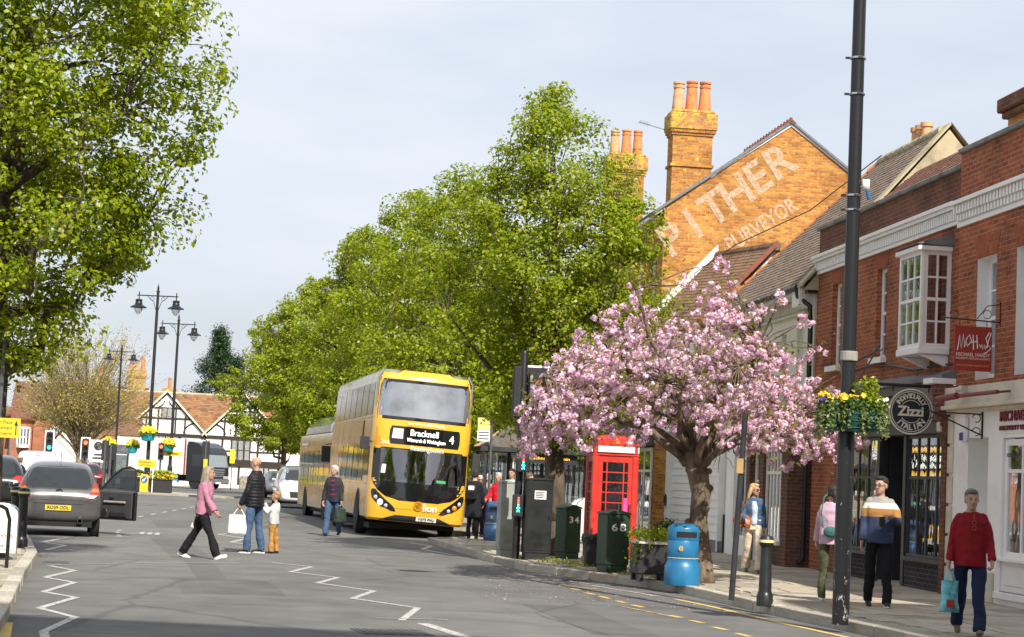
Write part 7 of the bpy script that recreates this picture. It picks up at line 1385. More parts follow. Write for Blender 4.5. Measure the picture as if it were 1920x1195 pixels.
b = MB(); b.lathe([(.1, 3.0), (.103, 3.01), (.103, 3.1), (.1, 3.11)], 18); b.build('label_band', 'concrete', P); b = MB(); b.box(.09, .17, -.07, -.01, 5.0, 5.12); b.tube([(.07, -.02, 5.03), (.12, -.04, 5.05)], .015, 5); b.build('sensor', 'sign_white', P, smooth='all'); b = MB(); b.tube([(.15, -.05, 4.99), (.17, -.06, 4.89)], .024, 8); b.build('sensor_sleeve', 'bin_blue', P)
b = MB(); b.tube([(.09, 0, 3.0), (.3, 0, 3.12), (.36, 0, 3.2)], .012, 5); b.tube([(.36+.035*math.cos(t), 0, 3.17+.035*math.sin(t)) for t in np.linspace(1.5, 6, 10)], .008, 5); b.tube([(.09, 0, 2.72), (.3, 0, 3.1)], .01, 5); b.build('scroll_bracket', 'lamp_black', P)
mat('basket_green', (.01, .075, .06), .5, var=.2)
def basket(label, loc, r, flowers, ivy, bush, seed):
    rng = np.random.default_rng(seed); P = thing('hanging_basket', label, 'flower basket', loc, 0, 'flower baskets on the near lamp column'); b = MB(); b.lathe([(.0, -.25), (r*.6, -.24), (r*.8, -.18), (r, 0), (r*.94, .0), (r*.75, -.16)], 20); b.build('bowl', 'basket_green', P, smooth=True)
    for z in (-.2, -.12, -.04): rr = np.interp(z, [-.24, -.18, 0], [r*.6, r*.8, r])+.004; b = MB(); b.tube([(rr*math.cos(t), rr*math.sin(t), z) for t in np.linspace(0, 6.283, 24)], .006, 5, cap=False); b.build('hoop', 'basket_green', P)
    n = 60; a = rng.uniform(0, 6.28, n); rr = r*np.sqrt(rng.uniform(0, 1, n)); C = np.stack([rr*np.cos(a), rr*np.sin(a), .03+.05*rng.random(n)], 1); shrub_leaves(P, 'foliage', C, .045, 'leaf_box', 14, .035, rng)
    if ivy:
        C = []
        for k in range(ivy): 
            t = rng.uniform(0, 6.28); L = rng.uniform(.1, .38); C += [(r*(1.02+.15*s)*math.cos(t), r*(1.02+.15*s)*math.sin(t), .05-L*s) for s in np.linspace(0, 1, 9)]
        shrub_leaves(P, 'ivy', C, .042, 'ivy', 5, .022, rng)
    if bush: C = [(rng.normal(-.03, .06), rng.normal(0, .06), .06+.3*rng.random()**1.4) for k in range(60)]; shrub_leaves(P, 'bush', C, .05, 'leaf_lime', 10, .035, rng)
    for nm, m, k in flowers:
        C = [(r*1.0*rng.uniform(-1, 1), r*rng.uniform(-1, .3), .1+.09*rng.random()) for q in range(k)]; C = np.array(C); fl = np.repeat(C, 6, 0)+rng.normal(0, .014, (len(C)*6, 3)); tag(mkobj(nm, leaf_mesh(nm, fl, np.tile([0, -1., .5], (len(fl), 1)), .05, .95, rng=rng), m, P), kind='stuff')
basket('green basket of yellow and purple pansies left of the near lamp column', (3.72, 22.05, PAV+2.42), .14, [('yellow_pansies', 'petal_yellow', 20), ('purple_pansies', 'petal_purple', 9)], 22, False, 1); basket('middle green basket with yellow flowers against the near lamp column', (3.95, 22.0, PAV+2.42), .14, [('yellow_pansies', 'petal_yellow', 9)], 16, False, 2); basket('green basket with tall bush and trailing ivy right of the lamp column', (4.17, 22.08, PAV+2.42), .15, [], 34, True, 3)
# --- crossing signal pole ---
P = thing('crossing_signal', 'black pedestrian crossing signal pole with green man showing', 'traffic light', (.27, 36.3, PAV), R(2)); emit('man_red', (1, .1, .05), 2.2); emit('man_green', (.05, 1, .6), 2.4); mat('lens_orange', (.75, .12, .02), .3)
b = MB(); b.lathe([(.075, -.02), (.075, 3.85), (.06, 3.9), (0, 3.92)], 18); b.build('pole', 'lamp_black', P, smooth=True)
def man(par, m, x, y, z, s, walk):
    b = MB(); b.ball((x, y, z+.055*s), .014*s, .006, .014*s, 8, 6); b.tube([(x, y, z+.035*s), (x, y, z-.01*s)], .014*s, 6)
    for q in (-1, 1): b.tube([(x, y, z-.005*s), (x+q*(.022 if walk else .008)*s, y, z-.06*s)], .008*s, 5); b.tube([(x, y, z+.03*s), (x+q*(.03 if walk else .018)*s, y, z-.0*s)], .006*s, 5)
    b.build('walking_man' if walk else 'standing_man', m, par)
for (x, z, h) in ((.06, 1.78, .34), (.0, .98, .42)):
    b = MB(); b.box(x-.11, x+.11, -.26, -.08, z-h/2, z+h/2); hd = b.build('pedestrian_head', 'signal_black', P, bevel=.015); man(hd, 'man_red', x, -.265, z+.09, 1.1, False); man(hd, 'man_green', x, -.265, z-.05, 1.1, True)
b = MB(); b.box(-.03, .03, -.275, -.26, .8, .85); b.build('push_button', 'chrome', P)
b = MB(); b.box(-.2, -.02, -.16, .12, 2.62, 3.6); b.build('signal_head_side', 'signal_black', P, bevel=.03); hd = MB().box(.09, .4, -.1, .1, 2.55, 3.5).build('signal_head', 'signal_black', P, bevel=.03); b = MB(); b.ball((.28, -.12, 3.25), .07, .05, .1); b.build('lens', 'lens_orange', hd, smooth='all')
b = MB(); b.box(.04, .5, .1, .115, 2.42, 2.46); b.box(.04, .08, .1, .115, 2.46, 3.6); b.box(.46, .5, .1, .115, 2.46, 3.6); b.box(.04, .5, .1, .115, 3.6, 3.64); b.build('backing_border', 'sign_white', P); b = MB(); b.box(.08, .46, .1, .112, 2.46, 3.6); b.build('backing_board', 'signal_black', P)
# --- bus stop ---
mat('stop_cream', (.72, .60, .20), .5); P = thing('bus_stop_flag', 'yellow and white bus stop flag beside the yellow bus', 'sign', (-.55, 49.3, PAV), R(4)); b = MB(); b.box(-.2, .12, -.015, .015, 2.72, 3.02); b.build('flag', 'stop_cream', P); b = MB(); b.box(-.2, .12, -.015, .015, 2.42, 2.71); pn = b.build('route_panel', 'sign_white', P)
for k in range(3): b = MB(); b.box(-.17, .09, -.02, -.016, 2.47+.08*k, 2.5+.08*k); b.build('route_line', 'grey_pole', pn)
text('bus stop', .07, 'gold', P, frame((-.02, -.018, 2.86), (1, 0, 0), (0, 0, 1)), .001, width=.2); b = MB(); b.tube([(.16, 0, 0), (.16, 0, 3.05)], .035, 8); b.build('pole', 'grey_pole', P)
P = thing('bus_shelter', 'dark bus shelter with sloping ribbed roof behind the bus queue', 'bus shelter', (1.0, 50.6, PAV), R(8)); mat('shelter_roof', (.10, .085, .07), .6, var=.3); mat('rib', (.35, .27, .16), .6)
x0, x1, y0, y1 = -1.75, 1.85, -.95, .95; b = MB(); b.add([(x0, y0, 2.3), (x1, y0, 2.3), (x1, y1, 2.3), (x0, y1, 2.3), (x0+.9, 0, 2.98), (x1-.9, 0, 2.98)], [(0, 1, 5, 4), (1, 2, 5), (2, 3, 4, 5), (3, 0, 4)]); rf = b.build('roof', 'shelter_roof', P); 
for k in range(9): t = (k+.5)/9; b = MB(); b.tube([(x0, y0+(y1-y0)*t, 2.31), (x0+.9-.9*abs(2*t-1)*1.0, (y0+(y1-y0)*t)*1.0, 2.31+.68*(1-abs(2*t-1)))], .018, 4); b.build('roof_rib', 'rib', rf)
b = MB(); b.box(x0-.05, x1+.05, y0-.05, y0+.05, 2.18, 2.3); b.box(x0-.05, x0+.05, y0+.05, y1, 2.18, 2.3); b.box(x0+.05, x1, y1-.1, y1, 2.18, 2.3); b.build('fascia_beam', 'charcoal', P)
for x in (x0+.1, x0+.95, .1, x1-.1):
    for y in (y0+.05, y1-.1): b = MB(); b.box(x-.045, x+.045, y-.045, y+.045, 0, 2.18); b.build('post', 'charcoal', P)
for k in range(3): pane(P, T(x0+.55+1.15*k, y1-.1, 1.25), .95, 1.7)
b = MB(); b.box(-.75, .75, y0+.1, y0+.2, 1.92, 2.17); lb = b.build('departure_board', 'signal_black', P); emit('led_amber', (1, .5, .05), 2.0); text('4 Bracknell      3 min', .1, 'led_amber', lb, frame((-.05, y0+.095, 2.06), (1, 0, 0), (0, 0, 1)), .001, width=1.2); b = MB(); b.box(-.4, .5, .4, .7, .45, .5); b.build('bench', 'charcoal', P); b = MB(); b.box(.35, .75, y1-.2, y1-.16, .9, 1.7); b.build('timetable', 'sign_blue', P)
def a_board(label, loc, rz, w, h, name='pavement_sign'):
    P = thing(name, label, 'sign board', loc, rz, 'pavement sign boards')
    for s in (-1, 1):
        M = RX(R(-9*s)); n = 10; top = [(w/2*math.cos(t), h-w*.28+w*.28*math.sin(t)) for t in np.linspace(0, math.pi, n)]; b = MB(); b.prism([(-w/2, .12), (w/2, .12)]+top, s*.17-.012, s*.17+.012, 'y', M); b.build('board', 'sign_white', P)
        b = MB(); b.tube([M @ Vector((x, s*.17, z)) for x, z in [(-w/2-.01, .0), (-w/2-.01, h-w*.28)]+[(-x*1.04, z+.02) for x, z in top[1:-1]]+[(w/2+.01, h-w*.28), (w/2+.01, 0)]], .014, 6); b.build('frame', 'chrome', P)
    return P
a_board('white round-topped pavement board left of the telephone box', (2.05, 47.5, PAV), R(10), .62, 1.12); a_board('white round-topped pavement board right of the telephone box', (3.05, 47.8, PAV), R(-8), .62, 1.12)
P = a_board('white estate pavement board with green print at the left edge', (-7.16, 27.6, PAV), R(14), .46, .8); mat('print_green', (.04, .32, .06), .5)
for s, z, m, w_ in (('AUCTIONS', .36, 'charcoal', .36), ('Ring today on', .22, 'charcoal', .3), ('01189 777770', .15, 'print_green', .36)): text(s, .07, m, P, RX(R(-9)) @ T(0, 0, 0) @ frame((.0, -.186, z), (1, 0, 0), (0, 0, 1)), .001, width=w_) if False else text(s, .07, m, P, RX(R(9)) @ frame((.0, -.184, z), (1, 0, 0), (0, 0, 1)), .001, width=w_)
P = thing('cycle_hoop', 'black tubular hoop rail at the left edge of the pavement', 'railing', (-6.62, 25.2, PAV), R(76)); b = MB(); b.tube([(-.4, 0, -.02), (-.4, 0, .62), (-.3, 0, .76), (-.15, 0, .8), (.15, 0, .8), (.3, 0, .76), (.4, 0, .62), (.4, 0, -.02)], .025, 10); b.build('hoop', 'lamp_black', P, smooth=True)
P = thing('direction_sign', 'yellow direction sign with black arrow beside the left tree trunk', 'sign', (-7.18, 27.6, PAV), R(13)); b = MB(); b.box(-.42, .2, -.012, .012, 1.72, 2.0); b.build('panel', 'road_yellow', P); b = MB(); b.tube([(-.1, .03, -.02), (-.1, .03, 3.2)], .03, 8); b.build('pole', 'grey_pole', P)
for s, z in (('Denham Place', 1.94), ('Retirement', 1.86), ('Apartments', 1.78)): text(s, .065, 'charcoal', P, frame((.09, -.0135, z), (1, 0, 0), (0, 0, 1)), .001, 'lettering', 'RIGHT') 
b = MB(); b.box(.135, .15, -.016, -.012, 1.76, 1.9); b.add([(.115, -.016, 1.9), (.17, -.016, 1.9), (.1425, -.016, 1.97)], [(0, 1, 2)]); b.build('arrow', 'charcoal', P)
# weeds along the foot of the cabinets
C = [(rng.uniform(.2, 2.6), 0, 0) for k in range(70)]; C = [(x, 36.9-(x-.2)*2.5+rng.uniform(-.7, 1.2), PAV+.02) for x, _, _ in C]; idx = np.repeat(np.arange(len(C)), 14); L = np.array(C)[idx]+rng.normal(0, .07, (len(idx), 3))*np.array([1, 1, .3]); L[:, 2] = np.maximum(L[:, 2], PAV+.005)
tag(mkobj('weeds', leaf_mesh('weeds', L, np.tile([0, -.4, 1.], (len(L), 1)), .05, .4, rng=rng), 'leaf_lime'), 'low weeds and moss around the cabinets', 'weeds', kind='stuff')
# fallen petals under the cherry and along the gutter
n = 700; x = rng.uniform(-.2, 4.2, n); y = rng.uniform(25, 36, n); L = np.stack([x, y, np.where([inside((a, c), poly) for a, c in zip(x, y)], PAV+.006, .008)], 1); tag(mkobj('fallen_petals', leaf_mesh('fallen_petals', L, np.tile([0, 0, 4.], (n, 1)), .028, .8, .1, rng=rng), 'petal_pink'), 'fallen pink petals scattered below the cherry tree', 'petals', kind='stuff')
# ---------------- people ----------------
def cloth(name, col, rough=.85, var=.2, bs=14, bump=.6): return mat(name, col, rough, 0, var, 7, bump, bs, spec=.2, bdist=.02)
def skinmat():
    m, n, b, o = _new('skin'); z = _noise(n, 14, 4); r = _ramp(n, z.outputs['Fac'], [(.3, (.38, .205, .145)), (.6, (.49, .285, .205)), (.8, (.55, .335, .25))]); n.links.new(r.outputs[0], b.inputs['Base Color']); b.inputs['Roughness'].default_value = .5; b.inputs['Subsurface Weight'].default_value = .12; b.inputs['Subsurface Radius'].default_value = (.012, .005, .003)
skinmat(); mat('lip', (.36, .13, .11), .5); mat('eye_white', (.7, .66, .62), .3); mat('eye_dark', (.03, .02, .015), .2)
def hairmat(name, c): return mat(name, c, .55, 0, .35, 26, .9, 60, stretch=(1.6, 1.6, .25), bdist=.012)
for nm, c in (('hair_grey_blonde', (.30, .24, .17)), ('hair_white', (.66, .63, .58)), ('hair_dark', (.02, .015, .012)), ('hair_blonde', (.55, .38, .17)), ('hair_brown', (.12, .07, .035)), ('hair_greybrown', (.13, .11, .09)), ('hair_child', (.36, .21, .09)), ('hair_stubble', (.34, .23, .18))): hairmat(nm, c)
for nm, c in (('fleece_pink', (.42, .185, .26)), ('black_cloth', (.012, .012, .014)), ('denim', (.06, .105, .19)), ('denim_dark', (.014, .024, .055)), ('mustard', (.42, .22, .06)), ('grey_jersey', (.55, .55, .55)), ('jacket_dark', (.035, .033, .04)), ('red_wool', (.22, .010, .016)), ('denim_jacket', (.06, .115, .20)), ('pale_blue', (.50, .56, .66)), ('cream_cloth', (.66, .57, .44)), ('lilac', (.50, .34, .42)), ('olive', (.10, .10, .055)), ('coat_black', (.014, .014, .018)), ('red_jacket', (.55, .015, .025)), ('green_stripe', (.25, .5, .33)), ('navy', (.02, .03, .07)), ('shirt_white', (.75, .75, .74)), ('beige', (.4, .33, .25)), ('teal_cloth', (.05, .14, .13))): cloth(nm, c)
cloth('puffer', (.016, .016, .019), .5); mat('shoe_white', (.74, .73, .70), .6, var=.06); mat('shoe_black', (.014, .014, .015), .45); mat('shoe_brown', (.16, .11, .07), .7); mat('shoe_navy', (.02, .028, .05), .7); mat('sole_white', (.7, .69, .65), .6)
def banded(name, stops):
    m, n, b, o = _new(name); t = n.nodes.new('ShaderNodeTexCoord'); s = n.nodes.new('ShaderNodeSeparateXYZ'); n.links.new(t.outputs['Object'], s.inputs[0]); z = _noise(n, 5, 3); mr = n.nodes.new('ShaderNodeMapRange'); mr.inputs['From Max'].default_value = 2; n.links.new(s.outputs[2], mr.inputs[0])
    r = _ramp(n, mr.outputs[0], stops, 'CONSTANT'); n.links.new(r.outputs[0], b.inputs['Base Color']); b.inputs['Roughness'].default_value = .9; b.inputs['Specular IOR Level'].default_value = .2; z2 = _noise(n, 16, 3); _bump(n, b, z2.outputs['Fac'], .35, .012)
banded('hoodie_bands', [(0, (.045, .06, .11)), (.590, (.36, .18, .055)), (.648, (.68, .66, .62)), (.682, (.31, .29, .265))])
_st = [(0, (.02, .025, .05))]; 
for k in range(4): _st += [(.505+.055*k, (.26, .015, .03)), (.52+.055*k, (.02, .025, .05))]
banded('striped_jumper', _st); banded('green_shirt', [(0, (.2, .45, .3))]+[q for k in range(10) for q in ((.5+.03*k, (.6, .68, .62)), (.515+.03*k, (.12, .4, .27)))])
def wrinkle(me, amp, seed=0):
    n = len(me.vertices); V = np.empty(n*3, np.float32); me.vertices.foreach_get('co', V); V = V.reshape(-1, 3); N = np.empty(n*3, np.float32); me.vertices.foreach_get('normal', N); N = N.reshape(-1, 3); rg = np.random.default_rng(seed); d = np.zeros(n)
    for f in (7, 13, 22, 36): 
        k = rg.normal(0, 1, 3); k /= np.linalg.norm(k); k *= np.array([1, 1, 1.2]); d += np.sin(V@k*f*2+rg.uniform(0, 6)+1.5*np.sin(V@rg.normal(0, 1, 3)*7))*(9/f)
    V = V+N*(d*amp)[:, None]; me.vertices.foreach_set('co', V.astype(np.float32).ravel()); me.update()
def remesh(b, name, m, parent, voxel=.011, it=4, wr=0., seed=0, extra=None):
    me = bpy.data.meshes.new(name); me.from_pydata(b.v, [], b.f); o = bpy.data.objects.new(name, me); q = o.modifiers.new('r', 'REMESH'); q.mode = 'VOXEL'; q.voxel_size = voxel; q.use_smooth_shade = True; s = o.modifiers.new('s', 'SMOOTH'); s.factor = .5; s.iterations = it
    me2 = evaluated(o); bpy.data.objects.remove(o); bpy.data.meshes.remove(me); me2.name = name
    if wr: wrinkle(me2, wr, seed)
    if extra and extra.v:
        bm = bmesh.new(); bm.from_mesh(me2); e = bpy.data.meshes.new('e'); e.from_pydata(extra.v, [], extra.f); bm.from_mesh(e); bm.to_mesh(me2); bm.free(); bpy.data.meshes.remove(e)
    me2.materials.clear(); return mkobj(name, me2, m, parent, smooth='all')
def rings(b, R_, axis_o, up, fwd, side, n=20):
    """stack of ellipses (h, wx, wy, shift) along up"""
    V = []; F = []
    for h, wx, wy, sh in R_:
        c = axis_o+up*h+fwd*sh
        for k in range(n): a = 2*math.pi*k/n; V.append(c+side*(wx*math.cos(a))+fwd*(wy*math.sin(a)))
    for i in range(len(R_)-1):
        for k in range(n): k2 = (k+1) % n; F.append((i*n+k, i*n+k2, (i+1)*n+k2, (i+1)*n+k))
    F.append(tuple(range(n-1, -1, -1))); F.append(tuple((len(R_)-1)*n+k for k in range(n))); b.add(V, F)
def limb(b, pts, rs):
    b.tube(pts, rs, 14)
    for p, r in zip(pts, rs): b.ball(p, r, n=14, m=8)
def hand(b, ex, wrist, d, palm, k, curl=.5, thumb_side=None):
    """palm goes to the remeshed body, fingers are tubes rooted inside it"""
    d = d.normalized(); palm = (palm-d*palm.dot(d)).normalized(); s = d.cross(palm).normalized()
    if thumb_side is not None and s.dot(thumb_side) < 0: s = -s
    c = wrist+d*.05*k; Mx = Matrix(((s.x, palm.x, d.x, c.x), (s.y, palm.y, d.y, c.y), (s.z, palm.z, d.z, c.z), (0, 0, 0, 1)))
    b.ball((0, 0, 0), .041*k, .016*k, .055*k, 12, 8, Mx); b.tube([wrist-d*.02*k, wrist+d*.03*k], [.026*k, .026*k], 10)
    for i, (off, L) in enumerate(((.030, .075), (.010, .085), (-.010, .08), (-.029, .062))):
        p = wrist+d*.09*k+s*off*k; pts = [p-d*.02*k]; a = 0
        for seg in (.42, .33, .27): a += curl*.95; v = (d*math.cos(a)+palm*math.sin(a)); p = p+v*L*seg*k; pts.append(p.copy())
        ex.tube(pts, [.0098*k, .0095*k, .0085*k, .0065*k], 7); ex.ball(pts[-1], .0066*k, n=6, m=4)
    p = wrist+d*.03*k+s*.032*k; v = (d*.72+s*.6+palm*.25).normalized(); pts = [p, p+v*.035*k, p+v*.03*k+(d+palm*.3).normalized()*.035*k]; ex.tube(pts, [.0125*k, .011*k, .008*k], 7); ex.ball(pts[-1], .0082*k, n=6, m=4)
    return wrist+d*.1*k+palm*.02*k
def person(label, loc, rz, H=1.75, legs=((0, 0, 2), (0, 0, 2)), arms=((0, 8, 12, 0), (0, 8, 12, 0)), lean=0., yaw=0., nod=0., top='black_cloth', topt=.022, hem=-.06, sleeve=1., bottom='denim', flare=.0, ptight=.012, shoe='shoe_black', sole=None, hair='short', hairm='hair_dark', fat=1., vox=.011, curl=(.5, .5), puff=False, under=None, glasses=None, collar=None, hood=False, group=None, coat=None, beltw=1., foot=(0, 0), female=False, cap=None, hairlen=.3, sides=(1, 1), look=None):
    k = H/1.75; P = thing('person', label, 'person', loc, rz, group); up = Vector((0, -math.sin(R(lean)), math.cos(R(lean)))); fwd = Vector((0, -math.cos(R(lean)), -math.sin(R(lean)))); side = Vector((1, 0, 0)); Z = Vector((0, 0, 0))
    sw = (.146 if female else .164)*k; J = {}
    for i, sx in enumerate((1, -1)):
        a, bnd, o = legs[i]; a, bnd, o = R(a), R(bnd), R(o); h = Vector((sx*.088*k, 0, 0)); kn = h+Vector((sx*math.sin(o), -math.sin(a)*math.cos(o), -math.cos(a)*math.cos(o)))*.43*k; an = kn+Vector((sx*math.sin(o)*.3, -math.sin(a-bnd), -math.cos(a-bnd)))*.43*k; J['leg%d' % i] = (h, kn, an)
    low = min(J['leg0'][2].z, J['leg1'][2].z); dz = -low+.075*k
    pel = Vector((0, 0, dz))
    for i in (0, 1): J['leg%d' % i] = tuple(p+pel for p in J['leg%d' % i])
    o_ = pel+Vector((0, 0, .02*k)); sho = o_+up*.447*k
    for i, sx in enumerate((1, -1)):
        a, o, bnd, inw = arms[i]; a, o, b2, w2 = R(a), R(o), R(bnd), R(inw); s = sho+side*(sx*sw); d1 = (side*(sx*math.sin(o))+fwd*(math.sin(a)*math.cos(o))-Vector((0, 0, 1))*(math.cos(a)*math.cos(o))).normalized(); e = s+d1*.285*k
        d2 = (side*(sx*math.sin(o)*.6-sx*math.sin(w2))+fwd*math.sin(a+b2)-Vector((0, 0, 1))*math.cos(a+b2)).normalized(); w = e+d2*.25*k; J['arm%d' % i] = (s, e, w, d2)
    tors = [(-.07, .158, .108, 0), (.05, .162*beltw, .115*fat, .004), (.17, .142*fat*(.94 if female else 1), .102*fat, .01), (.30, .160*(.96 if female else 1), .115, .008), (.40, .166*(.93 if female else 1), .112, 0), (.452, .142*(.93 if female else 1), .09, -.006), (.492, .10, .068, -.006), (.525, .062, .056, -.002), (.57, .052, .054, .006), (.62, .051, .055, .016)]
    sc = lambda Q, t=0: [(h*k, wx*k+t, wy*k+t, sh*k) for h, wx, wy, sh in Q]
    body = MB(); ex = MB(); rings(body, sc(tors[:6], -.014)+sc(tors[6:]), o_, up, fwd, side)
    for i in (0, 1):
        h, kn, an = J['leg%d' % i]; limb(body, [h, kn, an], [.066*k, .045*k, .032*k]); s, e, w, d2 = J['arm%d' % i]; limb(body, [s-side*(.02*k*(1 if i == 0 else -1)), e, w], [.037*k, .031*k, .025*k])
        sx = 1 if i == 0 else -1; J['grip%d' % i] = hand(body, ex, w, d2, Vector((-sx, 0, 0))*.8+fwd*.3 if arms[i][2] < 60 else Vector((0, 0, -1))+fwd*-.2, k, curl[i], fwd if arms[i][2] < 60 else Vector((0, 0, 1)))
    # head
    hc = o_+up*.618*k+fwd*.022*k+Vector((0, 0, .045*k)); HM = T(*hc) @ RZ(R(yaw)) @ RX(R(nod)); hk = k*1.07 if H > 1.4 else k*1.3
    if H <= 1.4: HM = T(0, 0, .03) @ HM
    def hb(x, y, z, rx, ry, rz_, n=16, m=10): body.ball((x*hk, y*hk, z*hk), rx*hk, ry*hk, rz_*hk, n, m, HM)
    hb(0, .012, .03, .074, .092, .085); hb(0, -.018, -.025, .062, .072, .088); hb(0, -.048, -.078, .038, .036, .03); hb(0, -.093, -.012, .011, .016, .026, 10, 6); hb(0, -.1, -.024, .014, .012, .010, 10, 6); hb(0, -.078, .022, .05, .014, .012)
    for sx in (1, -1): hb(sx*.074, .008, -.005, .012, .022, .032, 10, 6)
    remesh(body, 'body', 'skin', P, vox*.9, 3, extra=ex)
    f = MB()
    for sx in (1, -1): f.ball((sx*.031*hk, -.083*hk, .004*hk), .0095*hk, .005*hk, .0055*hk, 8, 6, HM)
    f.build('eye', 'eye_dark', P, smooth='all'); f = MB(); f.ball((0, -.089*hk, -.058*hk), .022*hk, .007*hk, .006*hk, 10, 6, HM); f.build('mouth', 'lip', P, smooth='all')
    if hair != 'bald':
        for sx in (1, -1): f = MB(); f.tube([HM @ Vector((sx*.048*hk, -.08*hk, .026*hk)), HM @ Vector((sx*.03*hk, -.09*hk, .031*hk)), HM @ Vector((sx*.014*hk, -.091*hk, .026*hk))], .003*hk, 5); f.build('eyebrow', hairm, P)
    # hair
    hr = MB(); hh = lambda x, y, z, rx, ry, rz_: hr.ball((x*hk, y*hk, z*hk), rx*hk, ry*hk, rz_*hk, 16, 10, HM)
    if hair in ('short', 'long', 'bob', 'tail'):
        hh(0, .026, .052, .083, .094, .079); hh(0, -.04, .092, .06, .045, .032)
        for sx in (1, -1): hh(sx*.06, .03, .0, .022, .05, .05)
        hh(0, .075, .0, .062, .035, .06)
    if hair in ('long', 'bob'):
        rg = random.Random(3)
        for q in range(22 if hair == 'long' else 16):
            a = R(rg.uniform(-20, 200)); L = hairlen*rg.uniform(.75, 1.05); r0 = .075; x0, y0 = r0*math.cos(a), .02+r0*.9*math.sin(a); pts = [HM @ Vector((x0*.7*hk, y0*hk, .07*hk)), HM @ Vector((x0*1.1*hk, (y0*1.08)*hk, 0)), HM @ Vector((x0*1.25*hk, (y0*1.2+.01)*hk, -L*.5*hk)), HM @ Vector((x0*1.3*hk+rg.uniform(-.02, .02), (y0*1.25+.03)*hk, -L*hk))]; hr.tube(pts, [.022*hk, .03*hk, .028*hk, .012*hk], 8)
    if hair == 'tail': hh(0, .115, -.02, .03, .03, .06); hh(0, .12, -.09, .022, .022, .05)
    if hair == 'fringe':
        for sx in (1, -1): hh(sx*.068, .03, .0, .014, .05, .03)
        hh(0, .085, -.005, .058, .02, .035)
    if hr.v: remesh(hr, 'hair', hairm, P, vox*.85, 2, .0016 if hair != 'fringe' else 0, 5)
    if cap: f = MB(); f.ball((0, .012*hk, .085*hk), .09*hk, .11*hk, .045*hk, 16, 8, HM); f.ball((0, -.08*hk, .062*hk), .06*hk, .05*hk, .012*hk, 14, 6, HM); f.build('flat_cap', cap, P, smooth='all')
    if glasses:
        f = MB()
        for sx in (1, -1):
            if glasses == 'dark': f.ball((sx*.033*hk, -.094*hk, .004*hk), .027*hk, .006*hk, .019*hk, 12, 6, HM)
            else: f.tube([HM @ Vector(((sx*.032+.024*math.cos(t))*hk, -.098*hk, (.003+.016*math.sin(t))*hk)) for t in np.linspace(0, 6.283, 14)], .0028*hk, 5, cap=False)
            f.tube([HM @ Vector((sx*.056*hk, -.09*hk, .006*hk)), HM @ Vector((sx*.078*hk, .0, .008*hk))], .003*hk, 5)
        f.tube([HM @ Vector((-.01*hk, -.1*hk, .006*hk)), HM @ Vector((.01*hk, -.1*hk, .006*hk))], .003*hk, 5); f.build('glasses', 'eye_dark', P)
    # trousers
    b = MB(); rings(b, sc([(-.10, .15, .112, 0), (-.02, .165, .118, 0), (.06, .16*beltw, .112*fat, .002), (.10, .152*beltw, .108*fat, .005)], ptight), o_, up, fwd, side)
    for i in (0, 1): h, kn, an = J['leg%d' % i]; an2 = an+(an-kn).normalized()*.02*k; limb(b, [h, (h+kn)/2, kn, (kn+an)/2], [.082*k+ptight, .073*k+ptight, .058*k+ptight, .055*k+ptight+flare*.3]); b.tube([(kn+an)/2, an2], [.055*k+ptight+flare*.3, .047*k+ptight+flare], 14)
    remesh(b, 'trousers', bottom, P, vox, 2, .0055, 2)
    # shoes
    for i in (0, 1):
        h, kn, an = J['leg%d' % i]; fp = R(foot[i]); M = T(*an) @ RX(-fp); b = MB(); q = lambda x, y, z, rx, ry, rz_: b.ball((x*k, y*k, z*k), rx*k, ry*k, rz_*k, 14, 8, M)
        q(0, .0, -.02, .04, .05, .05); q(0, -.06, -.04, .042, .075, .036); q(0, -.135, -.046, .043, .06, .028); q(0, .03, -.045, .036, .04, .032); s_ = remesh(b, 'shoe', shoe, P, .009*k, 2)
        if sole: b = MB(); n = 18; oc = [(.045*k*math.cos(t)*(1.0 if math.sin(t) < 0 else .88), (-.055+.132*math.sin(t))*k) for t in np.linspace(0, 2*math.pi, n, endpoint=False)]; b.prism(oc, -.078*k, -.05*k, 'z', M); b.build('sole', sole, s_)
    # top
    tt = topt; lo = [(hem, .165*beltw, .118*fat, 0)] if hem < .05 else []
    Q = lo+[(.05, .165*beltw, .118*fat, .004), (.17, .15*fat, .106*fat, .01), (.30, .163*(.97 if female else 1), .118, .008), (.40, .164*(.94 if female else 1), .113, 0), (.448, .138*(.93 if female else 1), .09, -.006), (.488, .095, .066, -.006), (.512, .062, .056, -.002)]
    if coat: Q = [(coat, .20, .15, 0)]+[(hem, .18, .13, 0)]+Q[1:]
    b = MB()
    if puff:
        Q2 = []; zz = np.arange(hem, .50, .058)
        for z in zz:
            wx = np.interp(z, [r[0] for r in Q], [r[1] for r in Q]); wy = np.interp(z, [r[0] for r in Q], [r[2] for r in Q]); Q2 += [(z, wx-.012, wy-.012, 0), (z+.012, wx+.008, wy+.008, 0), (z+.046, wx+.008, wy+.008, 0), (z+.056, wx-.010, wy-.010, 0)]
        rings(b, sc([r for r in Q2 if r[0] < .43]+[(.47, .12, .08, 0), (.51, .068, .064, 0), (.545, .064, .062, 0)], tt), o_, up, fwd, side, 24)
    else: rings(b, sc(Q, tt), o_, up, fwd, side)
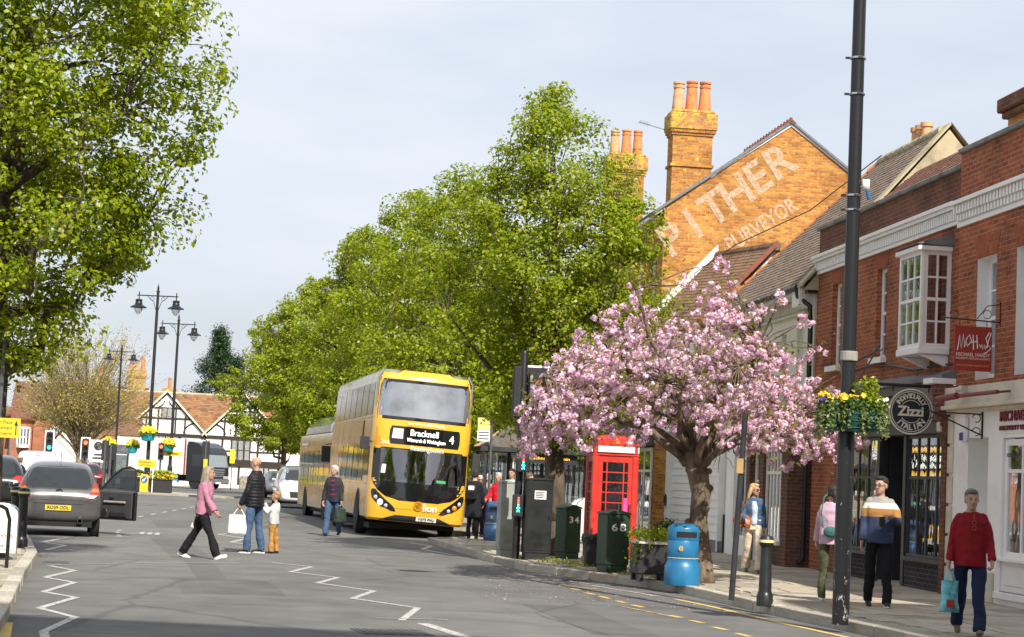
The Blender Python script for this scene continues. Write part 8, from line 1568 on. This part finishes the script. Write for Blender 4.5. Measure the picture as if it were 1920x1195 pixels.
    for i in (0, 1):
        s, e, w, d2 = J['arm%d' % i]; sx = 1 if i == 0 else -1; we = e+(w-e)*sleeve*.97; pts = [s-side*(.03*k*sx), s+(e-s)*.5, e, we]; rs = [.044*k+tt*.6, .044*k+tt*.62, .040*k+tt*.62, .034*k+tt*.6]
        if puff:
            for a0, a1, r0, r1 in ((pts[0], e, rs[0], rs[2]), (e, we, rs[2], rs[3])):
                for t in np.arange(0, 1, .17): c = a0.lerp(a1, t+.08); b.ball(c, (r0+(r1-r0)*t)*1.08, n=14, m=8)
                b.tube([a0, a1], [r0*.94, r1*.94], 14)
        else: limb(b, pts[:3], rs[:3]); b.tube([e, we], [rs[2], rs[3]], 14)
    if hood:
        for a in np.linspace(-2.4, 2.4, 13): c = o_+up*.5*k+fwd*(-.02*k-.058*k*math.cos(a))+side*(.085*k*math.sin(a))+up*(-.025*k if abs(a) > 1.6 else 0); b.ball(c, .033*k, n=10, m=6)
        b.ball(o_+up*.465*k-fwd*.085*k, .085*k, .045*k, .06*k, 12, 8)
    remesh(b, 'jacket' if under else 'top', top, P, vox if not puff else .0105, 2 if puff else 3, .0062 if not puff else .0008, 1)
    if under:      # front opening that shows the layer below
        b = MB(); rings(b, [(h, wx*.50, wy, sh) for h, wx, wy, sh in sc([(r[0], r[1], r[2], r[3]+.016) for r in Q if r[0] < .47], tt*1.0)], o_, up, fwd, side); remesh(b, 'shirt', under, P, vox, 3, .002, 3)
    if collar:
        b = MB(); n = 16; V = []
        for h, r in ((.49, .076), (.53, .064), (.494, .092)):
            for j in range(n): a = 2*math.pi*j/n; V.append(o_+up*(h-.02*max(0, math.sin(a)))*k+side*(r*k*math.cos(a))+fwd*(r*.85*k*math.sin(a)))
        F = [(i*n+j, i*n+(j+1) % n, (i+1)*n+(j+1) % n, (i+1)*n+j) for i in (0, 1) for j in range(n)]; b.add(V, F); b.build('collar', collar, P, smooth='all', solid=.004)
    W = T(*loc) @ RZ(rz); J = {n: [W @ v for v in q] if isinstance(q, tuple) else W @ q for n, q in J.items()}; J['chest'] = W @ (o_+up*.33*k); J['hip'] = W @ o_; J['W'] = W; return P, J
def tote(label, top, w, h, d, m, rz, name='shopping_bag', cat='bag', hl=.12, sag=.0, mh=None, label_m=None):
    """carrier bag hanging from the hand"""
    P = thing(name, label, cat, top, rz); b = MB(); n = 12; V = []; F = []; rg = random.Random(4)
    for i, z in enumerate(np.linspace(0, 1, 7)):
        ww = w*(1-.10*z+sag*math.sin(math.pi*z)*-.5); dd = d*(1-.55*z*z) if z > .2 else d
        for j in range(n): a = 2*math.pi*j/n; c, s = math.cos(a), math.sin(a); V.append((ww/2*math.copysign(abs(c)**.45, c)+rg.uniform(-.006, .006), dd/2*math.copysign(abs(s)**.6, s)+rg.uniform(-.006, .006), -hl-h+h*z))
    for i in range(6): F += [(i*n+j, i*n+(j+1) % n, (i+1)*n+(j+1) % n, (i+1)*n+j) for j in range(n)]
    F.append(tuple(range(n-1, -1, -1))); b.add(V, F); b.build('bag_body', m, P, smooth='all')
    for s in (-1, 1): b = MB(); b.tube([(-w*.25, s*d*.15, -hl), (-w*.12, s*.01, -hl*.3), (0, s*.006, .012), (w*.12, s*.01, -hl*.3), (w*.25, s*d*.15, -hl)], .008, 6); b.build('handle', mh or m, P)
    if label_m: b = MB(); b.box(-w*.3, w*.1, -d/2-.012, -d/2-.006, -hl-h*.85, -hl-h*.6); b.build('print', label_m, P)
    return P
cloth('paper_white', (.78, .77, .75), .7, .05); cloth('bag_green', (.03, .045, .03), .6); mat('bag_teal', (.16, .50, .56), .3, var=.45, scale=9, bump=.8, bscale=14, bdist=.03); cloth('leather_tan', (.28, .09, .035), .45)
# crossing the road
P, J = person('woman in pink fleece and black flared trousers walking across the road', (-5.1, 32.9, 0), R(78), 1.64, ((-23, 9, 2), (25, 3, 2)), ((-24, 8, 8, 0), (24, 7, 14, 0)), 4, 12, 0, 'fleece_pink', .03, -.09, 1, 'black_cloth', .022, .010, 'shoe_white', 'sole_white', 'long', 'hair_grey_blonde', female=True, foot=(-22, 18), hairlen=.34, vox=.0105)
g = J['grip0']; Q = thing('paper_booklet', 'white folded booklet held behind the woman in pink', 'booklet', tuple(g), R(70)); b = MB(); b.box(-.10, .10, -.012, .012, -.24, .03); b.build('cover', 'paper_white', Q, M=RY(R(28))); b = MB(); b.box(-.07, .06, -.016, -.0125, -.16, -.02); b.build('picture', 'olive', Q, M=RY(R(28)))
P, J = person('bald man in black puffer jacket and jeans standing in the road', (-4.62, 35.9, 0), R(-112), 1.79, ((4, 3, 5), (-6, 3, 4)), ((10, 7, 14, 0), (16, 8, 30, 0)), 0, 10, 14, 'puffer', .034, -.12, 1, 'denim', .004, .012, 'shoe_black', 'sole_white', 'none', 'hair_stubble', puff=True, curl=(.8, .5), vox=.0105)
g = J['grip0']; tote('white paper shopping bag held by the bald man', tuple(g), .40, .36, .15, 'paper_white', R(8))
person('small child in grey hooded top and mustard trousers beside the bald man', (-4.28, 36.2, 0), R(-95), 1.12, ((4, 6, 3), (-5, 4, 3)), ((45, 10, 85, 10), (55, 6, 95, 10)), -3, 8, -8, 'grey_jersey', .022, -.1, 1, 'mustard', .006, .014, 'shoe_navy', None, 'short', 'hair_child', hood=True, vox=.010)
P, J = person('white-haired man in dark jacket and striped jumper walking beside the bus', (-4.2, 47.6, 0), R(-8), 1.76, ((-14, 18, 3), (14, 6, 2)), ((4, 9, 14, 0), (-4, 9, 12, 0)), 2, -16, 0, 'jacket_dark', .03, -.1, 1, 'denim', .01, .02, 'shoe_black', None, 'short', 'hair_white', under='striped_jumper', collar='shirt_white', foot=(-16, 8), vox=.012)
tote('dark green holdall carried by the white-haired man', tuple(J['grip0']), .36, .34, .2, 'bag_green', R(50), 'holdall', 'bag', .1)
# right-hand pavement
P, J = person('blonde woman in denim jacket and cream trousers with brown handbag', (4.5, 34.6, PAV), R(-4), 1.62, ((16, 4, 3), (-12, 16, 2)), ((3, 8, 12, 0), (8, 16, 62, 24)), 1, 50, 0, 'denim_jacket', .022, .0, .92, 'cream_cloth', .03, .016, 'shoe_brown', None, 'bob', 'hair_blonde', under='pale_blue', female=True, glasses='dark', foot=(6, -14), hairlen=.2, vox=.010)
W = J['W']; c = W @ Vector((-.21, -.1, .92)); Q = thing('handbag', 'tan brown shoulder handbag at the side of the blonde woman', 'handbag', tuple(c), R(-8)); b = MB(); b.ball((0, 0, 0), .17, .07, .12, 16, 10); b.box(-.15, .15, -.06, .06, -.12, .02); remesh(b, 'bag_body', 'leather_tan', Q, .012, 4); b = MB(); b.tube([(-.12, .02, .08), (.06, .02, .3), (.08, .05, .46), (.09, .13, .47), (.1, .12, .1)], .012, 6); b.build('strap', 'leather_tan', Q)
P, J = person('woman in lilac hooded top and olive trousers walking away behind the lamp column', (4.47, 26.2, PAV), R(172), 1.6, ((13, 6, 3), (-13, 14, 3)), ((12, 9, 20, 0), (-10, 12, 18, 0)), 3, 12, 0, 'lilac', .028, -.1, 1, 'olive', .0, .006, 'shoe_white', None, 'tail', 'hair_dark', hood=True, female=True, foot=(5, -20), vox=.010)
W = J['W']; c = W @ Vector((.02, .19, .95)); Q = thing('shoulder_bag', 'dark teal shoulder bag on the back of the lilac hooded woman', 'bag', tuple(c), R(172)); b = MB(); b.ball((0, 0, 0), .10, .045, .075, 14, 8); b.build('bag_body', 'teal_cloth', Q, smooth='all'); b = MB(); b.tube([(.1, -.02, .05), (.13, -.06, .25), (.1, -.09, .46), (.06, -.16, .5)], .01, 5); b.build('strap', 'teal_cloth', Q)
P, J = person('man in grey, white, mustard and navy hooded top by the restaurant door', (5.0, 25.6, PAV), R(-6), 1.74, ((12, 4, 2), (-8, 10, 2)), ((24, 14, 82, 48), (0, 9, 12, 0)), 0, -34, 0, 'hoodie_bands', .03, -.1, 1, 'black_cloth', .0, .012, 'shoe_navy', 'sole_white', 'short', 'hair_dark', hood=True, glasses='clear', foot=(4, -10), vox=.0095)
g = J['grip0']; Q = thing('mobile_phone', 'dark phone in the hand of the hooded man', 'phone', tuple(g+Vector((-.06, -.04, -.05))), R(15)); b = MB(); b.box(-.045, .045, -.008, .008, -.08, .05); b.build('case', 'shoe_black', Q, bevel=.008)
P, J = person('grey-haired man in red jumper carrying a teal carrier bag', (5.12, 21.1, PAV), R(-8), 1.6, ((14, 3, 2), (-13, 16, 2)), ((10, 12, 18, 4), (2, 11, 10, 0)), 1, 6, 4, 'red_wool', .022, -.12, 1, 'denim_dark', .008, .016, 'shoe_brown', None, 'short', 'hair_greybrown', fat=1.2, beltw=1.08, collar='shirt_white', curl=(.8, .9), foot=(6, -18), vox=.009)
tote('teal plastic carrier bag held by the man in red', tuple(J['grip1']), .22, .34, .12, 'bag_teal', R(15), 'carrier_bag', 'bag', .12, .3, label_m='sign_red')
c = J['chest']; Q = thing('spectacles', 'pair of spectacles hanging on the chest of the red jumper', 'spectacles', (c.x-.015, c.y-.205, c.z+.06), R(-8)); b = MB()
for z in (0, -.06): b.tube([(.022*math.cos(t), 0, z+.022*math.sin(t)) for t in np.linspace(0, 6.28, 12)], .004, 5)
b.tube([(0, 0, .02), (0, .01, .09)], .003, 5); b.build('frame', 'leather_tan', Q)
# bus queue
q = dict(vox=.017, group='people waiting at the bus stop')
P, J = person('person in long black coat with backpack seen from behind at the bus stop', (-.72, 46.75, PAV), R(172), 1.66, ((3, 2, 2), (-4, 3, 2)), ((10, 6, 30, 0), (8, 6, 20, 0)), 5, 0, 10, 'coat_black', .03, -.1, 1, 'black_cloth', 0, .008, 'shoe_black', None, 'short', 'hair_dark', coat=-.42, **q)
c = J['chest']; W = J['W'] @ Vector((.03, .2, 1.12)); Q = thing('backpack', 'black backpack worn over the long black coat', 'backpack', tuple(W), R(172)); b = MB(); b.ball((0, 0, 0), .15, .09, .2, 14, 10); b.box(-.12, .12, -.06, .07, -.16, .12); remesh(b, 'pack', 'bag_black', Q, .016, 4); b = MB(); b.box(-.07, .07, .08, .1, .06, .16); b.build('label', 'sign_white', Q)
person('white-haired person in bright red jacket behind the blue bin', (-.12, 48.3, PAV), R(-30), 1.64, arms=((14, 8, 40, 10), (18, 8, 50, 10)), lean=6, top='red_jacket', topt=.035, bottom='black_cloth', hair='short', hairm='hair_white', yaw=10, fat=1.15, **q)
person('dark-haired man in green striped shirt in the bus queue', (.18, 49.5, PAV), R(-20), 1.76, top='green_shirt', bottom='denim', hair='short', hairm='hair_dark', **q)
person('white-haired person farthest left in the bus queue', (-.62, 49.0, PAV), R(10), 1.55, top='jacket_dark', bottom='black_cloth', hair='short', hairm='hair_white', glasses='dark', **q)
person('white-haired person between the red jacket and the shelter post', (-.42, 50.0, PAV), R(160), 1.6, top='beige', bottom='black_cloth', hair='short', hairm='hair_white', **q)
person('brown-haired person half hidden behind the crossing pole', (.62, 48.6, PAV), R(90), 1.66, top='red_jacket', bottom='denim', hair='short', hairm='hair_brown', **q)
# others
person('man in flat cap and navy coat beside the black car', (-15.35, 61.0, 0), R(150), 1.62, arms=((20, 8, 40, 0), (25, 8, 45, 0)), top='navy', bottom='black_cloth', hair='short', hairm='hair_greybrown', cap='beige', vox=.018)
BW = T(-2.22, 48.9, 0) @ RZ(R(10.66))
person('bus driver in a dark coat behind the windscreen of the yellow bus', tuple(BW @ Vector((.28, 1.25, .34))), R(-20), 1.62, arms=((30, 8, 50, 0), (30, 8, 50, 0)), top='jacket_dark', bottom='black_cloth', hair='short', hairm='hair_dark', vox=.018)
person('passenger in a beige coat boarding at the front of the yellow bus', tuple(BW @ Vector((.82, 1.1, .36))), R(70), 1.55, arms=((20, 8, 50, 0), (25, 8, 45, 0)), top='beige', topt=.04, bottom='black_cloth', hair='short', hairm='hair_brown', vox=.018)
bpy.data.scenes.remove(TMP)
